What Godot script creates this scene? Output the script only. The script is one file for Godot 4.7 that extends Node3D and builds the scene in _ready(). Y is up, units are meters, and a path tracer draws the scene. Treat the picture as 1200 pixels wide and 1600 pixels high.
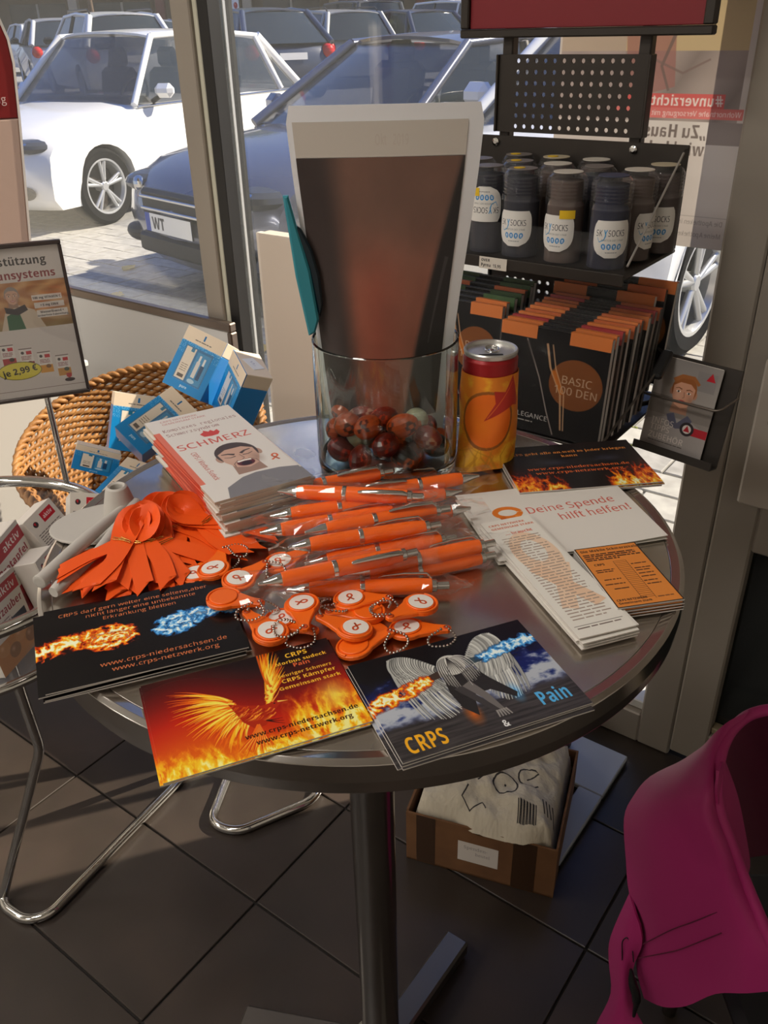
extends Node3D

const T := 0.946      # height of the bistro table's top
const ZW := -1.437    # inner face of the glazed front
const G := -0.02      # paving outside
const ROWY := 0.26    # ground of the far parking row

var rng := RandomNumberGenerator.new()
var taken := {}
var fonts := {}
var M := {}


# ---------------------------------------------------------------- small helpers
func v3(x: float, y: float, z: float) -> Vector3:
	return Vector3(x, y, z)


func R(a: float, b: float) -> float:
	return rng.randf_range(a, b)


func numbered(called: String) -> String:
	var n: int = taken.get(called, 0)
	taken[called] = n + 1
	return called if n == 0 else "%s_%03d" % [called, n]


func tag(o: Node3D, label: String, category: String, group := "", kind := "") -> Node3D:
	if label: o.set_meta("label", label)
	if category: o.set_meta("category", category)
	if group: o.set_meta("group", group)
	if kind: o.set_meta("kind", kind)
	return o


func thing(called: String, label: String, category: String, at := Vector3.ZERO, turn := 0.0, group := "") -> Node3D:
	var o := Node3D.new()
	o.name = numbered(called)
	add_child(o)
	o.position = at
	o.rotation.y = turn
	tag(o, label, category, group)
	return o


# one named mesh; m is a material or a list of materials, one for each surface
func put(called: String, mesh: Mesh, m, parent: Node = null, xf := Transform3D.IDENTITY) -> MeshInstance3D:
	var o := MeshInstance3D.new()
	o.name = numbered(called) if parent == null else called
	o.mesh = mesh
	if m is Array:
		for i in m.size():
			o.set_surface_override_material(i, m[i])
	elif m != null:
		o.material_override = m
	o.transform = xf
	o.cast_shadow = GeometryInstance3D.SHADOW_CASTING_SETTING_ON
	(self if parent == null else parent).add_child(o, true)
	return o


func struct(called: String, mesh: Mesh, m, xf := Transform3D.IDENTITY) -> MeshInstance3D:
	var o := put(called, mesh, m, null, xf)
	o.set_meta("kind", "structure")
	return o


func copy_of(src: Node3D, xf: Transform3D, label := "", group := "") -> Node3D:
	var base := String(src.name)
	var r := RegEx.create_from_string("_\\d{3}$")
	base = r.sub(base, "")
	var c: Node3D = src.duplicate()
	c.name = numbered(base)
	add_child(c)
	c.transform = xf
	if label: c.set_meta("label", label)
	if group: c.set_meta("group", group)
	return c


func at(p: Vector3, yaw := 0.0) -> Transform3D:
	return Transform3D(Basis(Vector3.UP, yaw), p)


func ax(p: Vector3, x: Vector3, y: Vector3) -> Transform3D:   # x kept, y made square to it
	x = x.normalized()
	var z := x.cross(y).normalized()
	return Transform3D(Basis(x, z.cross(x), z), p)


func rect_xf(tl: Vector3, tr: Vector3, bl: Vector3) -> Transform3D:   # centre of a face with x to the right and y up the face
	return ax((tr + bl) * 0.5, tr - tl, tl - bl)


# ---------------------------------------------------------------- materials
func mat(c: Color, rough := 0.5, metal := 0.0) -> StandardMaterial3D:
	var m := StandardMaterial3D.new()
	m.albedo_color = c
	m.roughness = rough
	m.metallic = metal
	return m


func rgb(r: int, g: int, b: int) -> Color:
	return Color(r / 255.0, g / 255.0, b / 255.0)


func print_mat(im: Image, rough := 0.4, spec := 0.5) -> StandardMaterial3D:
	var m := mat(Color.WHITE, rough)
	m.albedo_texture = ImageTexture.create_from_image(im)
	m.metallic_specular = spec
	return m


func clear_mat(c: Color, alpha: float, rough := 0.03, spec := 0.5) -> StandardMaterial3D:
	var m := mat(Color(c.r, c.g, c.b, alpha), rough)
	m.transparency = BaseMaterial3D.TRANSPARENCY_ALPHA
	m.metallic_specular = spec
	return m


func noise_tex(freq: float, a: Color, b: Color, size := 256, oct := 4, sd := 1, kind := FastNoiseLite.TYPE_SIMPLEX_SMOOTH) -> NoiseTexture2D:
	var n := FastNoiseLite.new()
	n.noise_type = kind
	n.frequency = freq
	n.fractal_octaves = oct
	n.seed = sd
	var t := NoiseTexture2D.new()
	t.width = size
	t.height = size
	t.seamless = true
	t.noise = n
	var g := Gradient.new()
	g.set_color(0, a)
	g.set_color(1, b)
	t.color_ramp = g
	return t


# ---------------------------------------------------------------- mesh builder (faces are given counter-clockwise as seen from outside)
class MB:
	var st := SurfaceTool.new()
	var smooth := -1

	func _init():
		st.begin(Mesh.PRIMITIVE_TRIANGLES)

	func sm(on: bool) -> MB:
		smooth = 0 if on else -1
		return self

	func v(p: Vector3, uv: Vector2):
		st.set_smooth_group(smooth)
		st.set_uv(uv)
		st.add_vertex(p)

	func tri(a: Vector3, b: Vector3, c: Vector3, ua := Vector2.ZERO, ub := Vector2.ZERO, uc := Vector2.ZERO):
		v(a, ua)
		v(c, uc)
		v(b, ub)

	func quad(a: Vector3, b: Vector3, c: Vector3, d: Vector3, ua := Vector2(0, 1), ub := Vector2(1, 1), uc := Vector2(1, 0), ud := Vector2(0, 0)):
		tri(a, b, c, ua, ub, uc)
		tri(a, c, d, ua, uc, ud)

	func out_tri(a: Vector3, b: Vector3, c: Vector3, mid: Vector3):
		if (b - a).cross(c - a).dot((a + b + c) / 3.0 - mid) < 0.0:
			tri(a, c, b)
		else:
			tri(a, b, c)

	func box(s: Vector3, xf := Transform3D.IDENTITY, bev := 0.0) -> MB:
		smooth = -1
		var h := s * 0.5
		bev = minf(bev, 0.45 * minf(s.x, minf(s.y, s.z)))
		var mid := xf.origin
		var p := func(q: Vector3, axis: int) -> Vector3:
			var w := q * h
			for k in 3:
				if k != axis:
					w[k] -= signf(q[k]) * bev
			return xf * w
		for axis in 3:
			var u := (axis + 1) % 3
			var w := (axis + 2) % 3
			for sg in [-1.0, 1.0]:
				var c := []
				for e in [[-1.0, -1.0], [1.0, -1.0], [1.0, 1.0], [-1.0, 1.0]]:
					var q := Vector3.ZERO
					q[axis] = sg
					q[u] = e[0]
					q[w] = e[1]
					c.append(p.call(q, axis))
				out_tri(c[0], c[1], c[2], mid)
				out_tri(c[0], c[2], c[3], mid)
			if bev > 0.0:
				for s1 in [-1.0, 1.0]:
					for s2 in [-1.0, 1.0]:
						var q1 := Vector3.ZERO
						q1[u] = s1
						q1[w] = s2
						q1[axis] = -1.0
						var q2 := q1
						q2[axis] = 1.0
						var a: Vector3 = p.call(q1, u)
						var b: Vector3 = p.call(q2, u)
						var c2: Vector3 = p.call(q2, w)
						var d: Vector3 = p.call(q1, w)
						out_tri(a, b, c2, mid)
						out_tri(a, c2, d, mid)
		if bev > 0.0:
			for sx in [-1.0, 1.0]:
				for sy in [-1.0, 1.0]:
					for sz in [-1.0, 1.0]:
						var q := Vector3(sx, sy, sz)
						out_tri(p.call(q, 0), p.call(q, 1), p.call(q, 2), mid)
		return self

	# outline (radius, height) from below upwards on the outside
	func lathe(outline: PackedVector2Array, segs: int, xf := Transform3D.IDENTITY, arc := TAU, from := 0.0) -> MB:
		smooth = 0
		var prof := PackedVector2Array()      # extra rings beside sharp corners keep long walls straight in shading
		for k in outline.size() - 1:
			prof.append(outline[k])
			var len_ := outline[k].distance_to(outline[k + 1])
			if outline.size() < 40 and len_ > 1e-6:
				var e := minf(0.12, 0.0006 / len_)
				prof.append(outline[k].lerp(outline[k + 1], e))
				prof.append(outline[k].lerp(outline[k + 1], 1.0 - e))
		prof.append(outline[outline.size() - 1])
		for i in segs:
			var a0 := from + arc * i / segs
			var a1 := from + arc * (i + 1) / segs
			for k in prof.size() - 1:
				var p := prof[k]
				var q := prof[k + 1]
				if p.distance_to(q) < 1e-7:
					continue
				var A := xf * Vector3(p.x * cos(a0), p.y, -p.x * sin(a0))
				var B := xf * Vector3(p.x * cos(a1), p.y, -p.x * sin(a1))
				var C := xf * Vector3(q.x * cos(a1), q.y, -q.x * sin(a1))
				var D := xf * Vector3(q.x * cos(a0), q.y, -q.x * sin(a0))
				var u0 := float(i) / segs
				var u1 := float(i + 1) / segs
				var w0 := 1.0 - float(k) / (prof.size() - 1)
				var w1 := 1.0 - float(k + 1) / (prof.size() - 1)
				if p.x > 1e-6:
					tri(A, B, C, Vector2(u0, w0), Vector2(u1, w0), Vector2(u1, w1))
				if q.x > 1e-6:
					tri(A, C, D, Vector2(u0, w0), Vector2(u1, w1), Vector2(u0, w1))
		return self

	func tube(pts: PackedVector3Array, r, segs := 8, closed := false, xf := Transform3D.IDENTITY, flat := 1.0) -> MB:
		smooth = 0
		var n := pts.size()
		var rings := []
		var side := Vector3.ZERO
		for i in n:
			var prev := pts[i - 1] if i > 0 else (pts[n - 1] if closed else pts[0])
			var next := pts[i + 1] if i < n - 1 else (pts[0] if closed else pts[n - 1])
			var d := (next - prev).normalized()
			if side == Vector3.ZERO:
				side = d.cross(Vector3.UP)
				if side.length() < 0.1:
					side = d.cross(Vector3.RIGHT)
			side = (side - d * side.dot(d)).normalized()
			var up := side.cross(d).normalized()
			var rr: float = r[i] if r is Array or r is PackedFloat32Array else r
			var ring := PackedVector3Array()
			for k in segs:
				var a := TAU * k / segs
				ring.append(xf * (pts[i] + (side * cos(a) + up * sin(a) * flat) * rr))
			rings.append(ring)
		var last := n if closed else n - 1
		for i in last:
			var a: PackedVector3Array = rings[i]
			var b: PackedVector3Array = rings[(i + 1) % n]
			for k in segs:
				var k1 := (k + 1) % segs
				var u0 := float(k) / segs
				var u1 := float(k + 1) / segs
				var w0 := float(i) / last
				var w1 := float(i + 1) / last
				quad(a[k], a[k1], b[k1], b[k], Vector2(w0, u0), Vector2(w0, u1), Vector2(w1, u1), Vector2(w1, u0))
		if not closed:
			smooth = -1
			for k in range(1, segs - 1):
				tri(rings[0][0], rings[0][k + 1], rings[0][k])
				tri(rings[n - 1][0], rings[n - 1][k], rings[n - 1][k + 1])
		return self

	# outline in x, y (either way round), pushed from z0 to z1
	func prism(poly: PackedVector2Array, z0: float, z1: float, xf := Transform3D.IDENTITY, bev := 0.0, round_sides := false) -> MB:
		var pts := poly
		if Geometry2D.is_polygon_clockwise(pts):
			pts = pts.duplicate()
			pts.reverse()
		var lo := Vector2(1e9, 1e9)
		var hi := -lo
		for p in pts:
			lo = lo.min(p)
			hi = hi.max(p)
		var sz := (hi - lo).max(Vector2(1e-6, 1e-6))
		var inner := pts
		if bev > 0.0:
			inner = PackedVector2Array()
			var n := pts.size()
			for i in n:
				var e0 := (pts[i] - pts[i - 1]).normalized()
				var e1 := (pts[(i + 1) % n] - pts[i]).normalized()
				var m := (Vector2(-e0.y, e0.x) + Vector2(-e1.y, e1.x)).normalized()
				inner.append(pts[i] + m * bev / maxf(0.5, m.dot(Vector2(-e0.y, e0.x))))
		var idx := Geometry2D.triangulate_polygon(inner)
		smooth = -1
		for k in range(0, idx.size(), 3):
			var a := inner[idx[k]]
			var b := inner[idx[k + 1]]
			var c := inner[idx[k + 2]]
			if (b - a).cross(c - a) < 0.0:
				var t := b
				b = c
				c = t
			var f := func(q: Vector2) -> Vector2: return Vector2((q.x - lo.x) / sz.x, 1.0 - (q.y - lo.y) / sz.y)
			tri(xf * Vector3(a.x, a.y, z1), xf * Vector3(b.x, b.y, z1), xf * Vector3(c.x, c.y, z1), f.call(a), f.call(b), f.call(c))
			tri(xf * Vector3(a.x, a.y, z0), xf * Vector3(c.x, c.y, z0), xf * Vector3(b.x, b.y, z0), f.call(a), f.call(c), f.call(b))
		smooth = 0 if round_sides else -1
		var levels := [[pts, z0], [pts, z1]]
		if bev > 0.0:
			levels = [[inner, z0], [pts, z0 + bev], [pts, z1 - bev], [inner, z1]]
		for l in levels.size() - 1:
			var P: PackedVector2Array = levels[l][0]
			var Q: PackedVector2Array = levels[l + 1][0]
			for i in pts.size():
				var j := (i + 1) % pts.size()
				quad(xf * Vector3(P[i].x, P[i].y, levels[l][1]), xf * Vector3(P[j].x, P[j].y, levels[l][1]), xf * Vector3(Q[j].x, Q[j].y, levels[l + 1][1]), xf * Vector3(Q[i].x, Q[i].y, levels[l + 1][1]))
		return self

	# a sheet through rows of points; thick gives it a back
	func sheet(rows: Array, thick := 0.0, round_it := true, xf := Transform3D.IDENTITY) -> MB:
		var nr := rows.size()
		var nc: int = rows[0].size()
		var nor := []
		for i in nr:
			var line := PackedVector3Array()
			for j in nc:
				var du: Vector3 = rows[i][mini(j + 1, nc - 1)] - rows[i][maxi(j - 1, 0)]
				var dv: Vector3 = rows[mini(i + 1, nr - 1)][j] - rows[maxi(i - 1, 0)][j]
				line.append(dv.cross(du).normalized())
			nor.append(line)
		for sidei in (2 if thick > 0.0 else 1):
			smooth = sidei if round_it else -1
			for i in nr - 1:
				for j in nc - 1:
					var q := []
					for e in [[i, j], [i + 1, j], [i + 1, j + 1], [i, j + 1]]:
						var p: Vector3 = rows[e[0]][e[1]]
						if sidei == 1:
							p -= nor[e[0]][e[1]] * thick
						q.append([xf * p, Vector2(float(e[1]) / (nc - 1), float(e[0]) / (nr - 1))])
					if sidei == 0:
						quad(q[0][0], q[1][0], q[2][0], q[3][0], q[0][1], q[1][1], q[2][1], q[3][1])
					else:
						quad(q[3][0], q[2][0], q[1][0], q[0][0], q[3][1], q[2][1], q[1][1], q[0][1])
		if thick > 0.0:
			smooth = -1
			var rim := []
			for j in nc: rim.append([0, j])
			for i in range(1, nr): rim.append([i, nc - 1])
			for j in range(nc - 2, -1, -1): rim.append([nr - 1, j])
			for i in range(nr - 2, 0, -1): rim.append([i, 0])
			for k in rim.size():
				var e: Array = rim[k]
				var f: Array = rim[(k + 1) % rim.size()]
				var a: Vector3 = rows[e[0]][e[1]]
				var b: Vector3 = rows[f[0]][f[1]]
				quad(xf * a, xf * b, xf * (b - nor[f[0]][f[1]] * thick), xf * (a - nor[e[0]][e[1]] * thick))
		return self

	func ball(r: Vector3, xf := Transform3D.IDENTITY, segs := 10, rings := 6) -> MB:
		var prof := PackedVector2Array()
		for i in rings + 1:
			var a := PI * i / rings - PI / 2
			prof.append(Vector2(maxf(cos(a), 0.0) if i > 0 and i < rings else 0.0, sin(a)))
		return lathe(prof, segs, xf * Transform3D(Basis.from_scale(r), Vector3.ZERO))

	func done(into: ArrayMesh = null) -> ArrayMesh:
		st.generate_normals()
		st.index()
		return st.commit(into) if into else st.commit()


func mbox(s: Vector3, bev := 0.0, xf := Transform3D.IDENTITY) -> ArrayMesh:
	return MB.new().box(s, xf, bev).done()


func boxat(lo: Vector3, hi: Vector3, bev := 0.0) -> ArrayMesh:
	return MB.new().box((hi - lo).abs(), Transform3D(Basis.IDENTITY, (lo + hi) * 0.5), bev).done()


func mtube(pts: Array, r, segs := 8, closed := false) -> ArrayMesh:
	return MB.new().tube(PackedVector3Array(pts), r, segs, closed).done()


func mlathe(prof: Array, segs := 32, xf := Transform3D.IDENTITY) -> ArrayMesh:
	return MB.new().lathe(PackedVector2Array(prof), segs, xf).done()


# a path with its corners rounded
func bent(pts: Array, r: float, n := 6, closed := false) -> Array:
	var o := []
	var m := pts.size()
	for i in m:
		if not closed and (i == 0 or i == m - 1):
			o.append(pts[i])
			continue
		var a: Vector3 = pts[i - 1]
		var b: Vector3 = pts[i]
		var c: Vector3 = pts[(i + 1) % m]
		var d := minf(r, 0.48 * minf(a.distance_to(b), b.distance_to(c)))
		var p := b + (a - b).normalized() * d
		var q := b + (c - b).normalized() * d
		for k in n + 1:
			var t := float(k) / n
			o.append(p.lerp(b, t).lerp(b.lerp(q, t), t))
	return o


# a sheet of paper lying flat: printed top, paper sides; x is the reading direction, z runs down the page
func leaf(w: float, d: float, thick: float, bend := 0.0) -> ArrayMesh:
	var a := MB.new()
	var b := MB.new()
	var n := 1 if bend == 0.0 else 8
	for i in n:
		var u0 := float(i) / n
		var u1 := float(i + 1) / n
		var x0 := (u0 - 0.5) * w
		var x1 := (u1 - 0.5) * w
		var y0 := thick + bend * pow(2.0 * u0 - 1.0, 2)
		var y1 := thick + bend * pow(2.0 * u1 - 1.0, 2)
		a.quad(v3(x0, y0, d / 2), v3(x1, y1, d / 2), v3(x1, y1, -d / 2), v3(x0, y0, -d / 2), Vector2(u0, 1), Vector2(u1, 1), Vector2(u1, 0), Vector2(u0, 0))
		b.quad(v3(x0, y0 - thick, d / 2), v3(x1, y1 - thick, d / 2), v3(x1, y1, d / 2), v3(x0, y0, d / 2))
		b.quad(v3(x1, y1 - thick, -d / 2), v3(x0, y0 - thick, -d / 2), v3(x0, y0, -d / 2), v3(x1, y1, -d / 2))
		b.quad(v3(x0, y0 - thick, -d / 2), v3(x1, y1 - thick, -d / 2), v3(x1, y1 - thick, d / 2), v3(x0, y0 - thick, d / 2))
	var e := thick + bend
	b.quad(v3(w / 2, e - thick, d / 2), v3(w / 2, e - thick, -d / 2), v3(w / 2, e, -d / 2), v3(w / 2, e, d / 2))
	b.quad(v3(-w / 2, e - thick, -d / 2), v3(-w / 2, e - thick, d / 2), v3(-w / 2, e, d / 2), v3(-w / 2, e, -d / 2))
	return b.done(a.done())


# an upright slab: its front (towards +z) carries the print, the rest is the second surface
func panel(w: float, h: float, thick: float) -> ArrayMesh:
	var a := MB.new()
	var b := MB.new()
	var x := w / 2
	var y := h / 2
	a.quad(v3(-x, -y, 0), v3(x, -y, 0), v3(x, y, 0), v3(-x, y, 0))
	b.quad(v3(x, -y, -thick), v3(-x, -y, -thick), v3(-x, y, -thick), v3(x, y, -thick))
	b.quad(v3(x, -y, 0), v3(x, -y, -thick), v3(x, y, -thick), v3(x, y, 0))
	b.quad(v3(-x, -y, -thick), v3(-x, -y, 0), v3(-x, y, 0), v3(-x, y, -thick))
	b.quad(v3(-x, y, 0), v3(x, y, 0), v3(x, y, -thick), v3(-x, y, -thick))
	b.quad(v3(-x, -y, -thick), v3(x, -y, -thick), v3(x, -y, 0), v3(-x, -y, 0))
	return b.done(a.done())


# ---------------------------------------------------------------- flat print
class Pad:
	var im: Image
	var w: int
	var h: int
	var host

	func _init(host_, w_: int, h_: int, c := Color.WHITE):
		host = host_
		w = w_
		h = h_
		im = Image.create(w, h, false, Image.FORMAT_RGB8)
		im.fill(c)

	func dot(x: int, y: int, c: Color, a := 1.0):
		if x < 0 or y < 0 or x >= w or y >= h:
			return
		if a >= 1.0:
			im.set_pixel(x, y, c)
		elif a > 0.0:
			im.set_pixel(x, y, im.get_pixel(x, y).lerp(c, a))

	func rect(x: float, y: float, ww: float, hh: float, c: Color) -> Pad:
		im.fill_rect(Rect2i(int(x), int(y), int(ceil(ww)), int(ceil(hh))), c)
		return self

	func grad(y0: int, y1: int, a: Color, b: Color) -> Pad:
		for y in range(y0, y1):
			im.fill_rect(Rect2i(0, y, w, 1), a.lerp(b, float(y - y0) / maxi(1, y1 - y0 - 1)))
		return self

	func poly(pts: Array, c: Color, a := 1.0) -> Pad:
		var lo := 1e9
		var hi := -1e9
		for p in pts:
			lo = minf(lo, p.y)
			hi = maxf(hi, p.y)
		for y in range(maxi(0, int(lo)), mini(h - 1, int(hi)) + 1):
			var cover := {}
			for sub in [0.25, 0.75]:
				var yy: float = y + sub
				var xs := []
				for i in pts.size():
					var p: Vector2 = pts[i]
					var q: Vector2 = pts[(i + 1) % pts.size()]
					if (p.y <= yy) != (q.y <= yy):
						xs.append(p.x + (yy - p.y) / (q.y - p.y) * (q.x - p.x))
				xs.sort()
				for k in range(0, xs.size() - 1, 2):
					var x0: float = xs[k]
					var x1: float = xs[k + 1]
					for x in range(maxi(0, int(x0)), mini(w - 1, int(x1)) + 1):
						var cv := clampf(minf(x + 1.0, x1) - maxf(float(x), x0), 0.0, 1.0)
						cover[x] = cover.get(x, 0.0) + 0.5 * cv
			for x in cover:
				dot(x, y, c, a * cover[x])
		return self

	func ell(cx: float, cy: float, rx: float, ry: float, c: Color, a := 1.0, tilt := 0.0) -> Pad:
		var pts := []
		for i in 28:
			var t := TAU * i / 28
			pts.append(Vector2(cx, cy) + Vector2(cos(t) * rx, sin(t) * ry).rotated(tilt))
		return poly(pts, c, a)

	# a stroke that tapers from w0 to w1 along a bent path
	func stroke(pts: Array, w0: float, w1: float, c: Color, a := 1.0) -> Pad:
		var l := []
		var r := []
		for i in pts.size():
			var d: Vector2 = (pts[mini(i + 1, pts.size() - 1)] - pts[maxi(i - 1, 0)]).normalized()
			var hw := lerpf(w0, w1, float(i) / (pts.size() - 1)) * 0.5
			l.append(pts[i] + Vector2(-d.y, d.x) * hw)
			r.append(pts[i] - Vector2(-d.y, d.x) * hw)
		r.reverse()
		return poly(l + r, c, a)

	# soft fall of colour round a point
	func glow(cx: float, cy: float, rx: float, ry: float, c: Color, a := 1.0) -> Pad:
		for y in range(maxi(0, int(cy - ry)), mini(h, int(cy + ry))):
			for x in range(maxi(0, int(cx - rx)), mini(w, int(cx + rx))):
				var d := Vector2((x - cx) / rx, (y - cy) / ry).length()
				if d < 1.0:
					dot(x, y, c, a * pow(1.0 - d, 1.3))
		return self

	# fire, ice or smoke along a path: ramp is a Gradient over heat 0..1
	func blaze(pts: Array, w0: float, w1: float, ramp: Gradient, sd := 1, freq := 0.03, gain := 1.0) -> Pad:
		var n := FastNoiseLite.new()
		n.seed = sd
		n.frequency = freq
		n.fractal_type = FastNoiseLite.FRACTAL_RIDGED
		n.fractal_octaves = 3
		n.domain_warp_enabled = true
		n.domain_warp_amplitude = 26.0
		n.domain_warp_frequency = freq * 0.7
		var lo := Vector2(1e9, 1e9)
		var hi := -lo
		for p in pts:
			lo = lo.min(p)
			hi = hi.max(p)
		var mw := maxf(w0, w1)
		for y in range(maxi(0, int(lo.y - mw)), mini(h, int(hi.y + mw))):
			for x in range(maxi(0, int(lo.x - mw)), mini(w, int(hi.x + mw))):
				var best := 1e9
				for i in pts.size() - 1:
					var a: Vector2 = pts[i]
					var ab: Vector2 = pts[i + 1] - a
					var t := clampf((Vector2(x, y) - a).dot(ab) / ab.length_squared(), 0.0, 1.0)
					var ww := lerpf(w0, w1, (i + t) / (pts.size() - 1))
					best = minf(best, Vector2(x, y).distance_to(a + ab * t) / ww)
				if best < 1.0:
					var v := n.get_noise_2d(x, y) * 0.5 + 0.5
					var heat := clampf(pow(1.0 - best, 0.7) * pow(v, 1.8) * 1.35 * gain, 0.0, 1.0)
					dot(x, y, ramp.sample(heat), clampf(heat * 3.0 - 0.35, 0.0, 1.0))
		return self

	# licking flames over a rectangle, hotter below
	func fire(x0: int, y0: int, x1: int, y1: int, ramp: Gradient, sd := 1, freq := 0.012, lift := 0.0) -> Pad:
		var n := FastNoiseLite.new()
		n.seed = sd
		n.frequency = freq
		n.fractal_octaves = 4
		n.fractal_type = FastNoiseLite.FRACTAL_RIDGED
		n.domain_warp_enabled = true
		n.domain_warp_amplitude = 40.0
		n.domain_warp_frequency = freq
		for y in range(maxi(0, y0), mini(h, y1)):
			for x in range(maxi(0, x0), mini(w, x1)):
				var t := float(y - y0) / (y1 - y0)
				var edge := minf(1.0, 6.0 * minf(float(x - x0), float(x1 - x)) / (x1 - x0))
				var heat := clampf((n.get_noise_2d(x * 1.6, y * 0.7) * 0.55 + 0.5) * (t + lift) * 1.6 - 0.12, 0.0, 1.0) * edge
				dot(x, y, ramp.sample(heat), clampf(heat * 2.2 - 0.2, 0.0, 1.0))
		return self

	# lettering; returns its length. opt: sx (stretch), ang (radians), mirror, font, al (0 left, 0.5 centre, 1 right), a
	func text(s: String, x: float, y: float, size: int, c: Color, bold := false, opt := {}) -> float:
		var f: Font = host.font(opt.get("font", "Droid Sans"), bold)
		var ts = TextServerManager.get_primary_interface()
		var line := TextLine.new()
		line.add_string(s, f, size)
		var glyphs: Array = ts.shaped_text_get_glyphs(line.get_rid())
		var sx: float = opt.get("sx", 1.0)
		var ang: float = opt.get("ang", 0.0)
		var alpha: float = opt.get("a", 1.0)
		var total := 0.0
		for g in glyphs:
			total += g.advance * sx
		var pen := -total * float(opt.get("al", 0.0))
		var fs := Vector2i(size, 0)
		var ex := Vector2(cos(ang), sin(ang)) * (-1.0 if opt.get("mirror", false) else 1.0)
		var ey := Vector2(-sin(ang), cos(ang))
		for g in glyphs:
			if g.font_rid.is_valid():
				ts.font_render_glyph(g.font_rid, fs, g.index)
				var r: Rect2 = ts.font_get_glyph_uv_rect(g.font_rid, fs, g.index)
				var o: Vector2 = ts.font_get_glyph_offset(g.font_rid, fs, g.index)
				if r.size.x > 0:
					var gi: Image = host.glyphs(ts, g.font_rid, fs, ts.font_get_glyph_texture_idx(g.font_rid, fs, g.index), g.index)
					var lx0 := int(floor(pen + o.x * sx))
					var lx1 := int(ceil(pen + (o.x + r.size.x) * sx))
					if ang == 0.0:
						for ly in int(r.size.y):
							for lx in range(lx0, lx1 + 1):
								var gx := (lx + 0.5 - pen) / sx - o.x
								if gx < 0.0 or gx >= r.size.x: continue
								var cov := gi.get_pixel(int(r.position.x + gx), int(r.position.y) + ly).a
								if cov > 0.02:
									dot(int(x + (-lx if opt.get("mirror", false) else lx)), int(y + o.y + ly), c, cov * alpha)
					else:
						for ly in range(int(r.size.y) * 2):
							for lx in range(int(r.size.x * sx) * 2):
								var cov := gi.get_pixel(int(r.position.x + mini(int(lx * 0.5 / sx), int(r.size.x) - 1)), int(r.position.y) + ly / 2).a
								if cov > 0.3:
									var q := Vector2(x, y) + ex * (pen + o.x * sx + lx * 0.5) + ey * (o.y + ly * 0.5)
									dot(int(q.x), int(q.y), c, cov * alpha * 0.7)
			pen += g.advance * sx
		return total

	# body text too small to read in the photograph: rows of word-long marks
	func words(x: float, y: float, ww: float, rows: int, step: float, c: Color, sd := 1, thick := 0.45) -> Pad:
		var r := RandomNumberGenerator.new()
		r.seed = sd
		for k in rows:
			var px := x
			var end := x + ww * (r.randf_range(0.55, 1.0) if k % 4 == 3 else r.randf_range(0.9, 1.0))
			while px < end:
				var l := minf(r.randf_range(step * 0.7, step * 3.0), end - px)
				rect(px, y + k * step, maxf(1.0, l), maxf(1.0, step * thick), c)
				px += l + step * 0.4
		return self


func font(family: String, bold: bool) -> Font:
	var key := family + str(bold)
	if not fonts.has(key):
		var f := SystemFont.new()
		f.font_names = PackedStringArray([family])
		f.font_weight = 700 if bold else 400
		fonts[key] = f
	return fonts[key]


var sheets := {}
func glyphs(ts, rid: RID, size: Vector2i, page: int, index: int) -> Image:
	var key := [rid, size, page]
	if not sheets.has(key):
		sheets[key] = {}
	if not sheets[key].has(index):      # the page may have grown since it was read
		var im: Image = ts.font_get_texture_image(rid, size, page)
		for k in sheets[key]:
			sheets[key][k] = im
		sheets[key][index] = im
	return sheets[key][index]


func ramp(stops: Array) -> Gradient:
	var g := Gradient.new()
	g.offsets = PackedFloat32Array()
	g.colors = PackedColorArray()
	var o := PackedFloat32Array()
	var c := PackedColorArray()
	for s in stops:
		o.append(s[0])
		c.append(s[1])
	g.offsets = o
	g.colors = c
	return g


func V(x: float, y: float) -> Vector2:
	return Vector2(x, y)


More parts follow.
